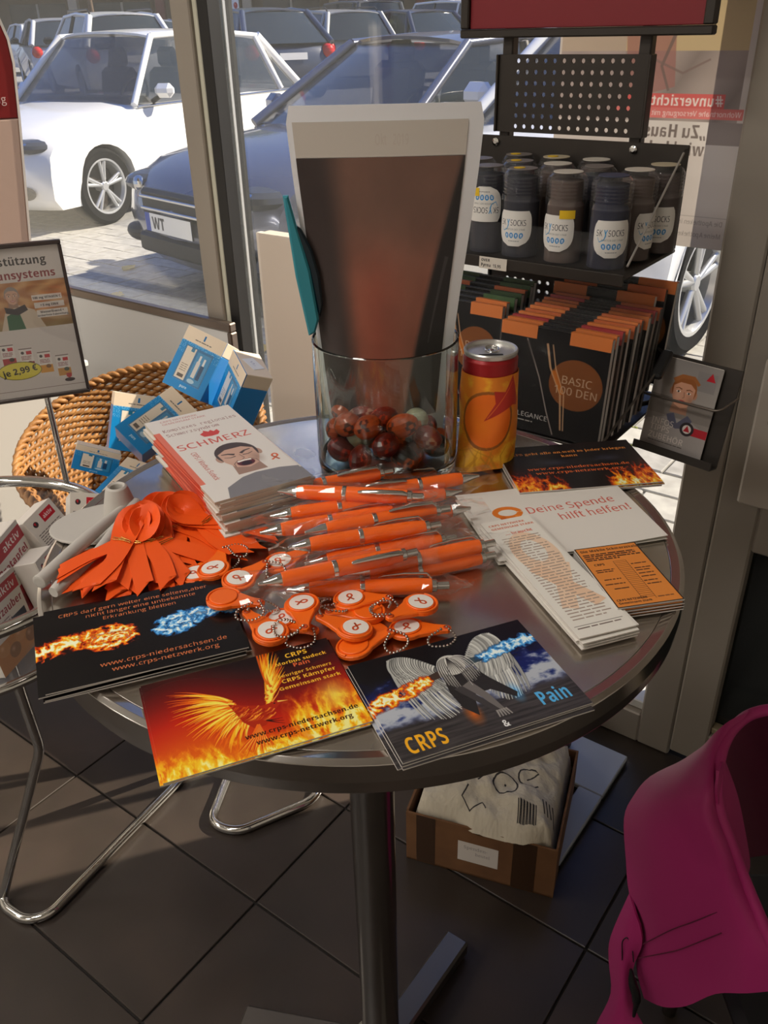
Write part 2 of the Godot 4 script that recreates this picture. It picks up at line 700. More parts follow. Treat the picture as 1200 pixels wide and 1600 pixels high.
# ================================================================ the scene
func _ready():
	rng.seed = 7
	# ---- camera
	var cam := Camera3D.new()
	cam.name = "camera"
	add_child(cam)
	cam.transform = Transform3D(Basis(Vector3.UP, deg_to_rad(36.8)) * Basis(Vector3.RIGHT, deg_to_rad(-29.6)) * Basis(Vector3.BACK, deg_to_rad(-1.3)), v3(0, 1.376, 0))
	cam.fov = rad_to_deg(2.0 * atan(800.0 / 1330.0))
	cam.near = 0.05
	cam.far = 300.0
	cam.current = true
	# ---- sky, sun, exposure
	var env := Environment.new()
	var sky_mat := ProceduralSkyMaterial.new()
	sky_mat.sky_top_color = Color(0.30, 0.47, 0.78)
	sky_mat.sky_horizon_color = Color(0.80, 0.86, 0.93)
	sky_mat.ground_bottom_color = Color(0.32, 0.31, 0.30)
	sky_mat.ground_horizon_color = Color(0.62, 0.63, 0.64)
	sky_mat.sun_angle_max = 3.0
	var sky := Sky.new()
	sky.sky_material = sky_mat
	env.background_mode = Environment.BG_SKY
	env.sky = sky
	env.background_energy_multiplier = 0.62
	env.tonemap_mode = Environment.TONE_MAPPER_LINEAR
	env.tonemap_exposure = 1.7
	env.sdfgi_enabled = true
	env.ssao_enabled = true
	env.ssil_enabled = true
	var we := WorldEnvironment.new()
	we.name = "world_environment"
	we.environment = env
	add_child(we)
	var sun := DirectionalLight3D.new()
	sun.name = "sun"
	sun.light_color = Color(1.0, 0.95, 0.86)
	sun.light_energy = 2.0
	sun.light_angular_distance = 0.6
	sun.shadow_enabled = true
	add_child(sun)
	var el := deg_to_rad(36.0)
	sun.look_at_from_position(Vector3.ZERO, -v3(0.59 * cos(el), sin(el), -0.807 * cos(el)))
	# ---- unseen ceiling lights, out of view, placed to light the shop inside: energy of each
	unseen_ceiling_lamp(v3(-0.9, 2.76, 0.55), 1.3)
	unseen_ceiling_lamp(v3(-2.9, 2.76, 0.55), 1.1)
	unseen_ceiling_lamp(v3(-0.9, 2.76, 2.3), 1.1)
	unseen_ceiling_lamp(v3(-2.9, 2.76, 2.3), 1.1)
	materials()
	room()
	front()
	outside()
	table()
	rack()
	left_side()
	table_things()
	jacket()


func unseen_ceiling_lamp(p: Vector3, energy: float):
	var l := thing("unseen_ceiling_light", "unseen square white ceiling panel light, %s the glass front on the %s side" % ["near" if p.z < 1.0 else "far from", "table" if p.x > -2.0 else "cabinet"], "light", p, 0.0, "unseen ceiling panel lights")
	var glow := mat(Color.WHITE, 0.6)
	glow.emission_enabled = true
	glow.emission = Color(1.0, 0.975, 0.94)
	glow.emission_energy_multiplier = 0.9
	put("frame", mbox(v3(0.66, 0.03, 0.66), 0.004, Transform3D(Basis.IDENTITY, v3(0, 0.02, 0))), mat(rgb(225, 225, 222), 0.5), l)
	put("diffuser", mbox(v3(0.6, 0.01, 0.6), 0.002), glow, l)
	var a := AreaLight3D.new()
	a.name = "lamp"
	a.area_size = Vector2(0.58, 0.58)
	a.light_color = Color(1.0, 0.975, 0.94)
	a.light_energy = energy
	a.area_range = 12.0
	a.area_attenuation = 2.0
	a.shadow_enabled = true
	a.rotation.x = -PI / 2
	a.position.y = -0.012
	l.add_child(a)


func materials():
	M.steel = mat(rgb(176, 172, 166), 0.24, 1.0)
	M.chrome = mat(rgb(214, 212, 208), 0.09, 1.0)
	M.dark_metal = mat(rgb(50, 44, 39), 0.45, 0.3)
	M.frame = mat(rgb(152, 143, 132), 0.42, 0.15)
	M.white = mat(rgb(228, 226, 222), 0.5)
	M.paper = mat(rgb(226, 220, 210), 0.7)
	M.orange = mat(rgb(240, 84, 14), 0.38)
	M.black = mat(rgb(18, 18, 19), 0.45)
	M.rubber = mat(rgb(22, 22, 24), 0.85)
	M.rubber.metallic_specular = 0.2
	M.glass = clear_mat(rgb(226, 236, 234), 0.03, 0.02)


func room():
	# floor: dark tiles, 52 by 26 cm
	var fl := Node3D.new()
	fl.name = "floor"
	add_child(fl)
	fl.set_meta("kind", "structure")
	put("bed", boxat(v3(-4.2, -0.06, ZW - 0.12), v3(1.3, -0.005, 3.2)), mat(rgb(34, 30, 28), 0.9), fl)
	var tiles := []
	for k in 4:
		var m := mat(Color.WHITE, 0.44)
		m.albedo_texture = noise_tex(0.011, rgb(42 + k * 3, 36 + k * 3, 32 + k * 3), rgb(58 + k * 3, 50 + k * 2, 44 + k * 2), 256, 5, 11 + k)
		m.uv1_triplanar = true
		m.uv1_world_triplanar = true
		m.uv1_scale = Vector3.ONE * 1.1
		m.roughness_texture = noise_tex(0.02, Color(0.72, 0.72, 0.72), Color(1, 1, 1), 256, 4, 31)
		m.metallic_specular = 0.45
		tiles.append(m)
	var tw := 0.525
	var td := 0.263
	var mesh := mbox(v3(tw - 0.004, 0.012, td - 0.004), 0.0012)
	for i in range(-7, 3):
		for j in range(-3, 14):
			var x0 := maxf(-0.272 + i * tw, -4.15)
			var z0 := -0.649 + j * td
			if z0 + td < ZW - 0.05: continue
			put("tile", mesh, tiles[rng.randi() % 4], fl, at(v3(-0.272 + (i + 0.5) * tw, -0.006, z0 + td / 2)))
	# ceiling and the walls behind and beside the viewer
	var wm := mat(rgb(222, 216, 206), 0.9)
	struct("ceiling", boxat(v3(-4.3, 2.8, ZW - 0.2), v3(1.4, 2.95, 3.3)), mat(rgb(232, 230, 225), 0.9))
	struct("wall_back", boxat(v3(-4.3, -0.06, 3.2), v3(1.4, 2.8, 3.35)), wm)
	struct("wall_left", boxat(v3(-4.35, -0.06, ZW - 0.2), v3(-4.2, 2.8, 3.3)), wm)
	struct("wall_right", boxat(v3(1.3, -0.06, ZW - 0.2), v3(1.45, 2.8, 3.3)), wm)


func front():
	var fm: StandardMaterial3D = M.frame
	# header over the glass
	struct("trim_1", boxat(v3(-4.2, 2.45, ZW - 0.1), v3(1.3, 2.8, ZW + 0.02)), fm)
	# left window: post, low frame, pane
	var w1 := Node3D.new()
	w1.name = "window_1"
	add_child(w1)
	w1.set_meta("kind", "structure")
	put("post", boxat(v3(-1.604, 0, ZW - 0.07), v3(-1.545, 2.45, ZW + 0.012), 0.003), fm, w1)
	put("bead", boxat(v3(-1.5445, 0, ZW - 0.05), v3(-1.53, 2.45, ZW + 0.004), 0.002), mat(rgb(196, 194, 176), 0.4), w1)
	put("gasket", boxat(v3(-1.5295, 0, ZW - 0.07), v3(-1.4985, 2.45, ZW + 0.004), 0.001), mat(rgb(20, 18, 17), 0.5), w1)
	put("edge_strip", boxat(v3(-1.4984, 0, ZW - 0.045), v3(-1.4945, 2.45, ZW - 0.037), 0.0005), mat(rgb(190, 190, 190), 0.3, 0.6), w1)
	put("bottom_rail", boxat(v3(-4.2, 0, ZW - 0.07), v3(-1.605, 0.1, ZW + 0.012), 0.003), fm, w1)
	put("far_post", boxat(v3(-4.2, 0.1, ZW - 0.07), v3(-4.1, 2.45, ZW + 0.012), 0.003), fm, w1)
	put("pane", boxat(v3(-4.1, 0.1, ZW - 0.036), v3(-1.604, 2.45, ZW - 0.028)), M.glass, w1)
	# fixed light between the post and the door
	var w2 := Node3D.new()
	w2.name = "window_2"
	add_child(w2)
	w2.set_meta("kind", "structure")
	put("bottom_rail", boxat(v3(-1.495, 0, ZW - 0.07), v3(-0.388, 0.078, ZW + 0.012), 0.003), fm, w2)
	put("sill_bead", boxat(v3(-1.495, 0.0785, ZW - 0.06), v3(-0.388, 0.1, ZW - 0.004), 0.002), mat(rgb(206, 204, 198), 0.4), w2)
	put("post", boxat(v3(-0.388, 0, ZW - 0.07), v3(-0.318, 2.45, ZW + 0.012), 0.004), fm, w2)
	put("pane", boxat(v3(-1.495, 0.1, ZW - 0.036), v3(-0.388, 2.45, ZW - 0.028)), M.glass, w2)
	# unseen low block behind the table, keeps the sun off part of the floor
	struct("unseen_sun_block_3", boxat(v3(-1.13, 0.0, ZW + 0.014), v3(-0.735, 0.66, ZW + 0.06), 0.006), M.white)
	# door leaf
	var d := Node3D.new()
	d.name = "door_1"
	add_child(d)
	d.set_meta("kind", "structure")
	put("stile", boxat(v3(-0.316, 0.02, ZW - 0.06), v3(-0.245, 2.44, ZW + 0.016), 0.004), fm, d)
	put("stile", boxat(v3(0.62, 0.02, ZW - 0.06), v3(0.7, 2.44, ZW + 0.016), 0.004), fm, d)
	put("rail", boxat(v3(-0.245, 0.02, ZW - 0.06), v3(0.62, 0.1, ZW + 0.016), 0.004), fm, d)
	put("rail", boxat(v3(-0.245, 0.545, ZW - 0.06), v3(0.62, 0.64, ZW + 0.016), 0.004), fm, d)
	put("rail", boxat(v3(-0.245, 2.34, ZW - 0.06), v3(0.62, 2.44, ZW + 0.016), 0.004), fm, d)
	put("pane", boxat(v3(-0.245, 0.1, ZW - 0.03), v3(0.62, 0.545, ZW - 0.02)), mat(rgb(30, 32, 30), 0.12), d)
	put("upper_panel", boxat(v3(-0.245, 0.64, ZW - 0.03), v3(0.62, 2.34, ZW)), fm, d)
	var bead := put("glazing_bead", boxat(v3(-0.245, 0.1, ZW - 0.02), v3(0.62, 0.113, ZW + 0.004), 0.002), mat(rgb(170, 156, 128), 0.45), d)
	put("screw", mlathe([V(0.004, 0), V(0.004, 0.0015), V(0.0, 0.002)], 10), M.dark_metal, bead, at(v3(-0.213, 0.1125, ZW - 0.006)))
	struct("wall_front", boxat(v3(0.7, -0.06, ZW - 0.1), v3(1.3, 2.45, ZW + 0.02)), fm)
	# lock box on the door leaf
	var lb := thing("letter_box", "pale grey metal lock box with a round key lock, fixed to the door", "lock box", v3(-0.105, 0.78, ZW + 0.016))
	put("body", mbox(v3(0.35, 0.26, 0.03), 0.004, at(v3(0, 0.0, 0.0155))), mat(rgb(176, 166, 154), 0.45), lb)
	put("lock", MB.new().lathe(PackedVector2Array([V(0.012, 0), V(0.012, 0.004), V(0.009, 0.006), V(0.0, 0.006)]), 20, Transform3D(Basis(Vector3.RIGHT, PI / 2), v3(-0.14, 0.03, 0.031))).done(), M.chrome, lb)
	# white board with a metal rim standing in front of the left window
	var wb := thing("window_board", "white board with a metal rim standing before the left window, behind the basket", "board", v3(-2.5, 0, ZW + 0.03))
	put("board", boxat(v3(-1.68, 0.0, 0), v3(0.995, 0.742, 0.012), 0.002), mat(rgb(214, 213, 211), 0.45), wb)
	put("top_rail", boxat(v3(-1.68, 0.7425, -0.004), v3(1.01, 0.765, 0.018), 0.003), mat(rgb(120, 108, 100), 0.3, 0.8), wb)
	put("side_rail", boxat(v3(0.9955, 0.0, -0.004), v3(1.012, 0.742, 0.018), 0.003), mat(rgb(120, 108, 100), 0.3, 0.8), wb)
	# narrow white display column before the pane
	var dc := thing("display_column", "narrow cream display column standing at the window behind the glass vase", "display", v3(-1.245, 0, ZW + 0.045))
	put("body", boxat(v3(-0.108, 0.0, -0.02), v3(0.10, 0.995, 0.02), 0.003), mat(rgb(208, 194, 180), 0.55), dc)
	put("side_flap", boxat(v3(-0.1355, 0.0, -0.02), v3(-0.109, 0.99, -0.002), 0.002), mat(rgb(220, 210, 198), 0.55), dc)


# ---------------------------------------------------------------- the car park beyond the glass
func outside():
	# paving: real blocks near the glass, laid as a running bond
	var pv := Node3D.new()
	pv.name = "pavement"
	add_child(pv)
	pv.set_meta("kind", "structure")
	var bed := mat(rgb(92, 88, 80), 0.95)
	put("bed", boxat(v3(-30, -0.35, -4.7), v3(20, G - 0.012, ZW - 0.11)), bed, pv)
	var bm := []
	for k in 4:
		var m := mat(Color.WHITE, 0.85)
		m.albedo_texture = noise_tex(0.03, rgb(140 + k * 7, 138 + k * 7, 134 + k * 6), rgb(172 + k * 6, 170 + k * 6, 165 + k * 5), 128, 4, 50 + k)
		m.uv1_triplanar = true
		m.uv1_world_triplanar = true
		m.uv1_scale = Vector3.ONE * 3.0
		bm.append(m)
	var bw := 0.24
	var bd := 0.16
	var block := mbox(v3(bw - 0.008, 0.03, bd - 0.008), 0.004)
	var rest := MB.new()
	var n := 0
	for j in 20:
		var z := ZW - 0.2 - (j + 0.5) * bd
		for i in range(-34, 6):
			var x := -0.1 + (i + (0.5 if j % 2 else 0.0)) * bw
			var xf := Transform3D(Basis.from_euler(v3(R(-0.006, 0.006), R(-0.012, 0.012), R(-0.006, 0.006))), v3(x, G - 0.0155 + R(-0.0015, 0.0015), z))
			var seen := x < z * 0.0 - 0.15 and x > z * 1.75 + 0.6 and x > -3.6 and n < 298 and j < 16
			if seen:
				n += 1
				put("paving_block", block, bm[rng.randi() % 4], pv, xf)
			else:
				rest.box(v3(bw - 0.008, 0.03, bd - 0.008), xf, 0.0)
	var far_blocks := put("paving_blocks", rest.done(), bm[1], pv)
	far_blocks.set_meta("kind", "stuff")
	# moss in the joints by the wheel
	var ms := MB.new()
	for k in 160:
		var j := rng.randi_range(8, 20)
		var p := v3(R(-1.08, -0.7), G - 0.004, ZW - 0.2 - j * bd + R(-0.006, 0.006))
		ms.ball(v3(R(0.006, 0.02), 0.008, R(0.004, 0.008)), at(p), 6, 4)
	tag(put("moss", ms.done(), mat(rgb(122, 128, 58), 0.95)), "thin green moss growing in the paving joints by the white car wheel", "moss", "", "stuff")
	var asphalt := mat(Color.WHITE, 0.9)
	asphalt.albedo_texture = noise_tex(0.05, rgb(120, 120, 120), rgb(160, 159, 157), 256, 5, 77)
	asphalt.uv1_triplanar = true
	asphalt.uv1_world_triplanar = true
	# the car park rises a little towards the far row
	var rd := MB.new()
	rd.quad(v3(-60, G - 0.004, -4.6), v3(25, G - 0.004, -4.6), v3(25, ROWY, -9.5), v3(-60, ROWY, -9.5))
	rd.quad(v3(-60, ROWY, -9.5), v3(25, ROWY, -9.5), v3(25, ROWY, -80), v3(-60, ROWY, -80))
	rd.quad(v3(-60, -0.4, -80), v3(25, -0.4, -80), v3(25, -0.4, -4.6), v3(-60, -0.4, -4.6))
	struct("road", rd.done(), asphalt)
	# unseen overhang above the shop front, darkens the reflection in the tabletop
	struct("unseen_overhang_2", boxat(v3(-5, 2.6, -2.3), v3(1.6, 2.75, ZW - 0.1)), mat(rgb(150, 140, 130), 0.7))
	# fallen leaves
	var leaf_m := mat(rgb(206, 176, 96), 0.8)
	leaf_m.backlight_enabled = true
	leaf_m.backlight = Color(0.5, 0.4, 0.15)
	var spots := [v3(-2.95, 0, -2.95), v3(-2.6, 0, -2.5), v3(-3.4, 0, -3.3), v3(-4.4, 0, -3.2), v3(-4.0, 0, -2.8), v3(-2.45, 0, -2.95), v3(-4.9, 0, -3.7)]
	for k in spots.size():
		var rows := []
		for i in 7:
			var u := i / 6.0
			var w := 0.05 * sin(PI * clampf(u * 0.92 + 0.06, 0, 1)) * (1.0 if i % 2 else 0.7)
			rows.append(PackedVector3Array([v3(-w, 0.012 + 0.01 * u, u * 0.14 - 0.07), v3(0, 0.006, u * 0.14 - 0.07), v3(w, 0.016 - 0.006 * u, u * 0.14 - 0.07)]))
		var o := put("fallen_leaf", MB.new().sheet(rows, 0.0008).done(), leaf_m, null, Transform3D(Basis(Vector3.UP, R(0, TAU)), spots[k] + v3(0, G, 0)))
		tag(o, ["dry yellow leaf lying on the paving left of the white column", "small dry leaf closest to the window post", "dry yellow leaf under the grey car's nose", "dry leaf in the sunny paving below the white car", "small yellow leaf near the window board", "dry leaf right beside the white display column", "dry leaf furthest left on the paving"][k], "leaf", "fallen leaves on the paving")
	# the three cars nose-on to the shop
	var suv := car({"l": 4.48, "w": 1.85, "h": 1.65, "hood": 1.0, "belt": 1.08, "cowl": 0.78, "roof_f": 0.2, "roof_r": -1.55, "tail": -2.1, "r": 0.35, "paint": rgb(238, 238, 236), "near": true, "rough": 0.25},
		"white_suv", "white sport utility car parked left of the window post, nose towards the shop", "car")
	suv.transform = Transform3D(Basis(Vector3.UP, deg_to_rad(7)) * Basis.from_scale(Vector3.ONE * 0.86), v3(-7.2, G, -5.75))
	var gray := car({"l": 4.36, "w": 1.62, "h": 1.47, "hood": 0.93, "belt": 1.0, "cowl": 0.92, "roof_f": 0.12, "roof_r": -1.2, "tail": -2.0, "r": 0.32, "paint": rgb(104, 108, 124), "near": true, "plate": true, "rough": 0.22, "metal": 0.55},
		"grey_car", "blue-grey metallic car facing the shop behind the glass vase", "car")
	gray.transform = Transform3D(Basis(Vector3.UP, deg_to_rad(-10)) * Basis.from_scale(Vector3.ONE * 0.92), v3(-3.54, G, -5.24))
	var wh := car({"l": 3.0, "w": 1.4, "h": 1.44, "hood": 0.93, "belt": 1.02, "cowl": 0.5, "roof_f": -0.1, "roof_r": -1.2, "tail": -1.42, "r": 0.34, "paint": rgb(226, 230, 236), "near": true, "rough": 0.25, "steer": -0.06, "nose": 0.26},
		"white_car", "white car seen behind the sock rack with one front wheel turned out", "car")
	wh.transform = Transform3D(Basis(Vector3.UP, deg_to_rad(0)), v3(-1.86, G, -4.68))
	# the row across the car park
	var rowdef := [
		[v3(-12.0, -0.2, -5.5), -100, rgb(226, 190, 40), "hatch", "bright yellow car far behind the white car, beside the red stand"],
		[v3(-21.24, 0, -15.00), -118, rgb(176, 180, 188), "hatch", "silver hatchback at the left end of the far parking row"],
		[v3(-16.23, 0, -12.53), -114, rgb(224, 226, 228), "estate", "white estate car in the far row above the white car's windscreen"],
		[v3(-23.69, 0, -19.99), -118, rgb(150, 164, 186), "hatch", "pale blue car in the far row just left of the window post"],
		[v3(-24.39, 0, -23.69), -112, rgb(84, 100, 132), "estate", "steel blue car at the back, just right of the window post"],
		[v3(-13.19, 0, -13.68), -116, rgb(52, 62, 84), "hatch", "dark blue car whose rear shows right above the white car's roof"],
		[v3(-14.46, 0, -17.24), -116, rgb(158, 160, 162), "estate", "silver estate car with red tail lamps above the grey car's windscreen"],
		[v3(-17.86, 0, -22.84), -120, rgb(66, 68, 72), "van", "dark grey people carrier standing behind the silver estate car"],
		[v3(-13.81, 0, -19.63), -114, rgb(42, 48, 66), "hatch", "navy blue hatchback with red tail lamps next to the white van"],
		[v3(-16.78, 0, -26.07), -112, rgb(232, 232, 230), "van", "white delivery van at the right end of the far row"],
		[v3(-29.00, 0, -19.59), -110, rgb(196, 200, 206), "hatch", "small light grey car far back at the left end, above the white car"],
	]
	for d in rowdef:
		var o := {"l": 4.2, "w": 1.76, "h": 1.48, "hood": 0.93, "belt": 0.98, "cowl": 0.8, "roof_f": 0.15, "roof_r": -1.35, "tail": -1.95, "r": 0.31, "paint": d[2], "near": false, "rough": 0.3}
		if d[3] == "estate":
			o.l = 4.55
			o.tail = -2.2
			o.roof_r = -1.9
			o.rails = true
		elif d[3] == "van":
			o.l = 4.5
			o.h = 1.8
			o.belt = 1.08
			o.tail = -2.22
			o.roof_r = -2.08
			o.hood = 1.05
			o.cowl = 1.0
			o.roof_f = 0.55
		var c := car(o, "parked_car", d[4], "car")
		c.transform = at(d[0] + v3(0, ROWY, 0), deg_to_rad(d[1]))
		
	shops()


func shops():
	# long shop front across the car park, turned to face us
	var b := thing("shop_building", "long shop building with dark windows and pillars across the car park", "building", v3(-26.5, ROWY, -36.0), deg_to_rad(36.8))
	put("wall", boxat(v3(-22, 2.6, -6), v3(22, 8.5, 0.2)), mat(rgb(168, 150, 128), 0.9), b)
	put("back_wall", boxat(v3(-22, G, -6), v3(22, 2.6, -1.2)), mat(rgb(120, 104, 88), 0.9), b)
	for i in 12:
		put("pillar", boxat(v3(-21.8 + i * 3.9, G, -0.25), v3(-21.4 + i * 3.9, 2.6, 0.15), 0.02), mat(rgb(172, 156, 132) if i % 3 else rgb(120, 66, 54), 0.8), b)
	for i in 11:
		var w := put("window", boxat(v3(-21.0 + i * 3.9, 0.45, -1.18), v3(-18.4 + i * 3.9, 2.4, -1.1)), mat([rgb(52, 48, 46), rgb(70, 58, 48), rgb(46, 48, 50)][i % 3], 0.2), b)
		put("frame", boxat(v3(-19.75 + i * 3.9, 0.45, -1.1), v3(-19.65 + i * 3.9, 2.4, -1.06)), mat(rgb(190, 184, 174), 0.5), w)
	put("awning", MB.new().prism(PackedVector2Array([V(0, 0), V(1.2, -0.3), V(1.2, -0.36), V(0, -0.1)]), 0, 8.0, Transform3D(Basis(Vector3.UP, -PI / 2), v3(4, 2.7, 0.2))).done(), mat(rgb(150, 70, 54), 0.8), b)
	var ap := Pad.new(self, 64, 160, rgb(232, 228, 222))
	for i in 2:
		for j in 5:
			ap.ell(17 + i * 30, 18 + j * 31, 10, 10, rgb(176, 38, 42))
			ap.ell(15 + i * 30, 15 + j * 31, 3, 3, rgb(220, 120, 110))
	var apm := print_mat(ap.im, 0.6)
	for i in 2:
		var p := thing("shop_poster", ["pale poster with rows of red apples on the shop across", "second pale apple poster further right on the shop across"][i], "poster", Vector3.ZERO)
		p.transform = Transform3D(Basis(Vector3.UP, deg_to_rad(36.8)), v3(-26.5, ROWY, -36.0)) * at(v3([-8.6, -6.6][i], 1.75, 0.32))
		put("print", panel(0.9 - 0.35 * i, 2.0, 0.04), [apm, M.paper], p)
	# street lamps and trunks
	var trunk := mat(rgb(92, 74, 60), 0.9)
	var crown := mat(rgb(96, 110, 48), 0.9)
	crown.backlight_enabled = true
	crown.backlight = Color(0.25, 0.3, 0.08)
	for k in 3:
		var p: Vector3 = [v3(-20.0, 0, -19.5), v3(-29.5, 0, -22.5), v3(-13.2, 0, -33.5)][k]
		var t := thing("street_tree", ["slim tree with a dark trunk behind the steel blue car", "slim tree standing behind the pale blue car", "slim tree beyond the white delivery van"][k], "tree", p + v3(0, ROWY, 0), k * 1.3)
		put("trunk", mtube([v3(0, 0, 0), v3(0.03, 1.5, 0), v3(-0.02, 3.2, 0.05)], PackedFloat32Array([0.13, 0.1, 0.06]), 8), trunk, t)
		var c := MB.new()
		for q in 420:
			var dir := v3(R(-1, 1), R(-1, 1), R(-1, 1))
			var xf := Transform3D(Basis.from_euler(v3(R(0, TAU), R(0, TAU), 0)), v3(0, 4.3, 0) + dir.normalized() * v3(1.5, 1.4, 1.5) * pow(R(0.2, 1), 0.5))
			c.quad(xf * v3(-0.12, 0, -0.08), xf * v3(0.12, 0, -0.08), xf * v3(0.12, 0.02, 0.08), xf * v3(-0.12, 0.02, 0.08))
		var cr := put("crown", c.done(), crown, t)
		cr.set_meta("kind", "stuff")
	for k in 2:
		var p: Vector3 = [v3(-20.5, 0, -27.0), v3(-17.2, 0, -27.3)][k]
		var l := thing("lamp_post", ["pale lamp post behind the dark grey people carrier", "pale lamp post between the navy hatchback and the white van"][k], "lamp post", p + v3(0, ROWY, 0))
		put("pole", mlathe([V(0, 0), V(0.09, 0), V(0.07, 0.3), V(0.055, 4.6), V(0, 4.6)], 12), mat(rgb(206, 204, 200), 0.5, 0.3), l)
		put("head", mbox(v3(0.5, 0.1, 0.2), 0.03, at(v3(0.2, 4.65, 0))), mat(rgb(190, 190, 190), 0.5), l)


var wheel_cache := {}

func wheel_mesh(r: float) -> Array:   # tyre, rim; axis along x, face towards +x
	if not wheel_cache.has(r):
		var turn := Transform3D(Basis(Vector3.BACK, -PI / 2), Vector3.ZERO)   # y becomes x
		var w := 0.1
		var tyre := MB.new().lathe(PackedVector2Array([V(r * 0.66, -w), V(r * 0.9, -w * 1.02), V(r * 0.98, -w * 0.8), V(r, -w * 0.5), V(r, w * 0.5), V(r * 0.98, w * 0.8), V(r * 0.9, w * 1.05), V(r * 0.72, w * 0.96), V(r * 0.69, w * 0.8), V(r * 0.66, -w)]), 36, turn).done()
		var rim := MB.new()
		rim.lathe(PackedVector2Array([V(r * 0.68, -w), V(r * 0.7, w * 0.75), V(r * 0.72, w * 0.97), V(r * 0.67, w * 0.95), V(r * 0.63, w * 0.6), V(r * 0.62, -w * 0.6)]), 36, turn)
		rim.lathe(PackedVector2Array([V(r * 0.14, -w * 0.2), V(r * 0.14, w * 0.7), V(r * 0.1, w * 0.8), V(0, w * 0.8)]), 16, turn)
		for k in 5:
			var a := TAU * k / 5
			for s in [-0.13, 0.13]:
				var p := v3(w * 0.6, cos(a) * r * 0.1, sin(a) * r * 0.1)
				var q := v3(w * 0.72, cos(a + s) * r * 0.66, sin(a + s) * r * 0.66)
				rim.tube(PackedVector3Array([p, q]), r * 0.055, 6)
		var disc := MB.new().lathe(PackedVector2Array([V(0, -w * 0.5), V(r * 0.6, -w * 0.5), V(r * 0.6, -w * 0.3), V(0, -w * 0.3)]), 20, turn).done()
		wheel_cache[r] = [tyre, rim.done(), disc]
	return wheel_cache[r]


var car_mats := {}

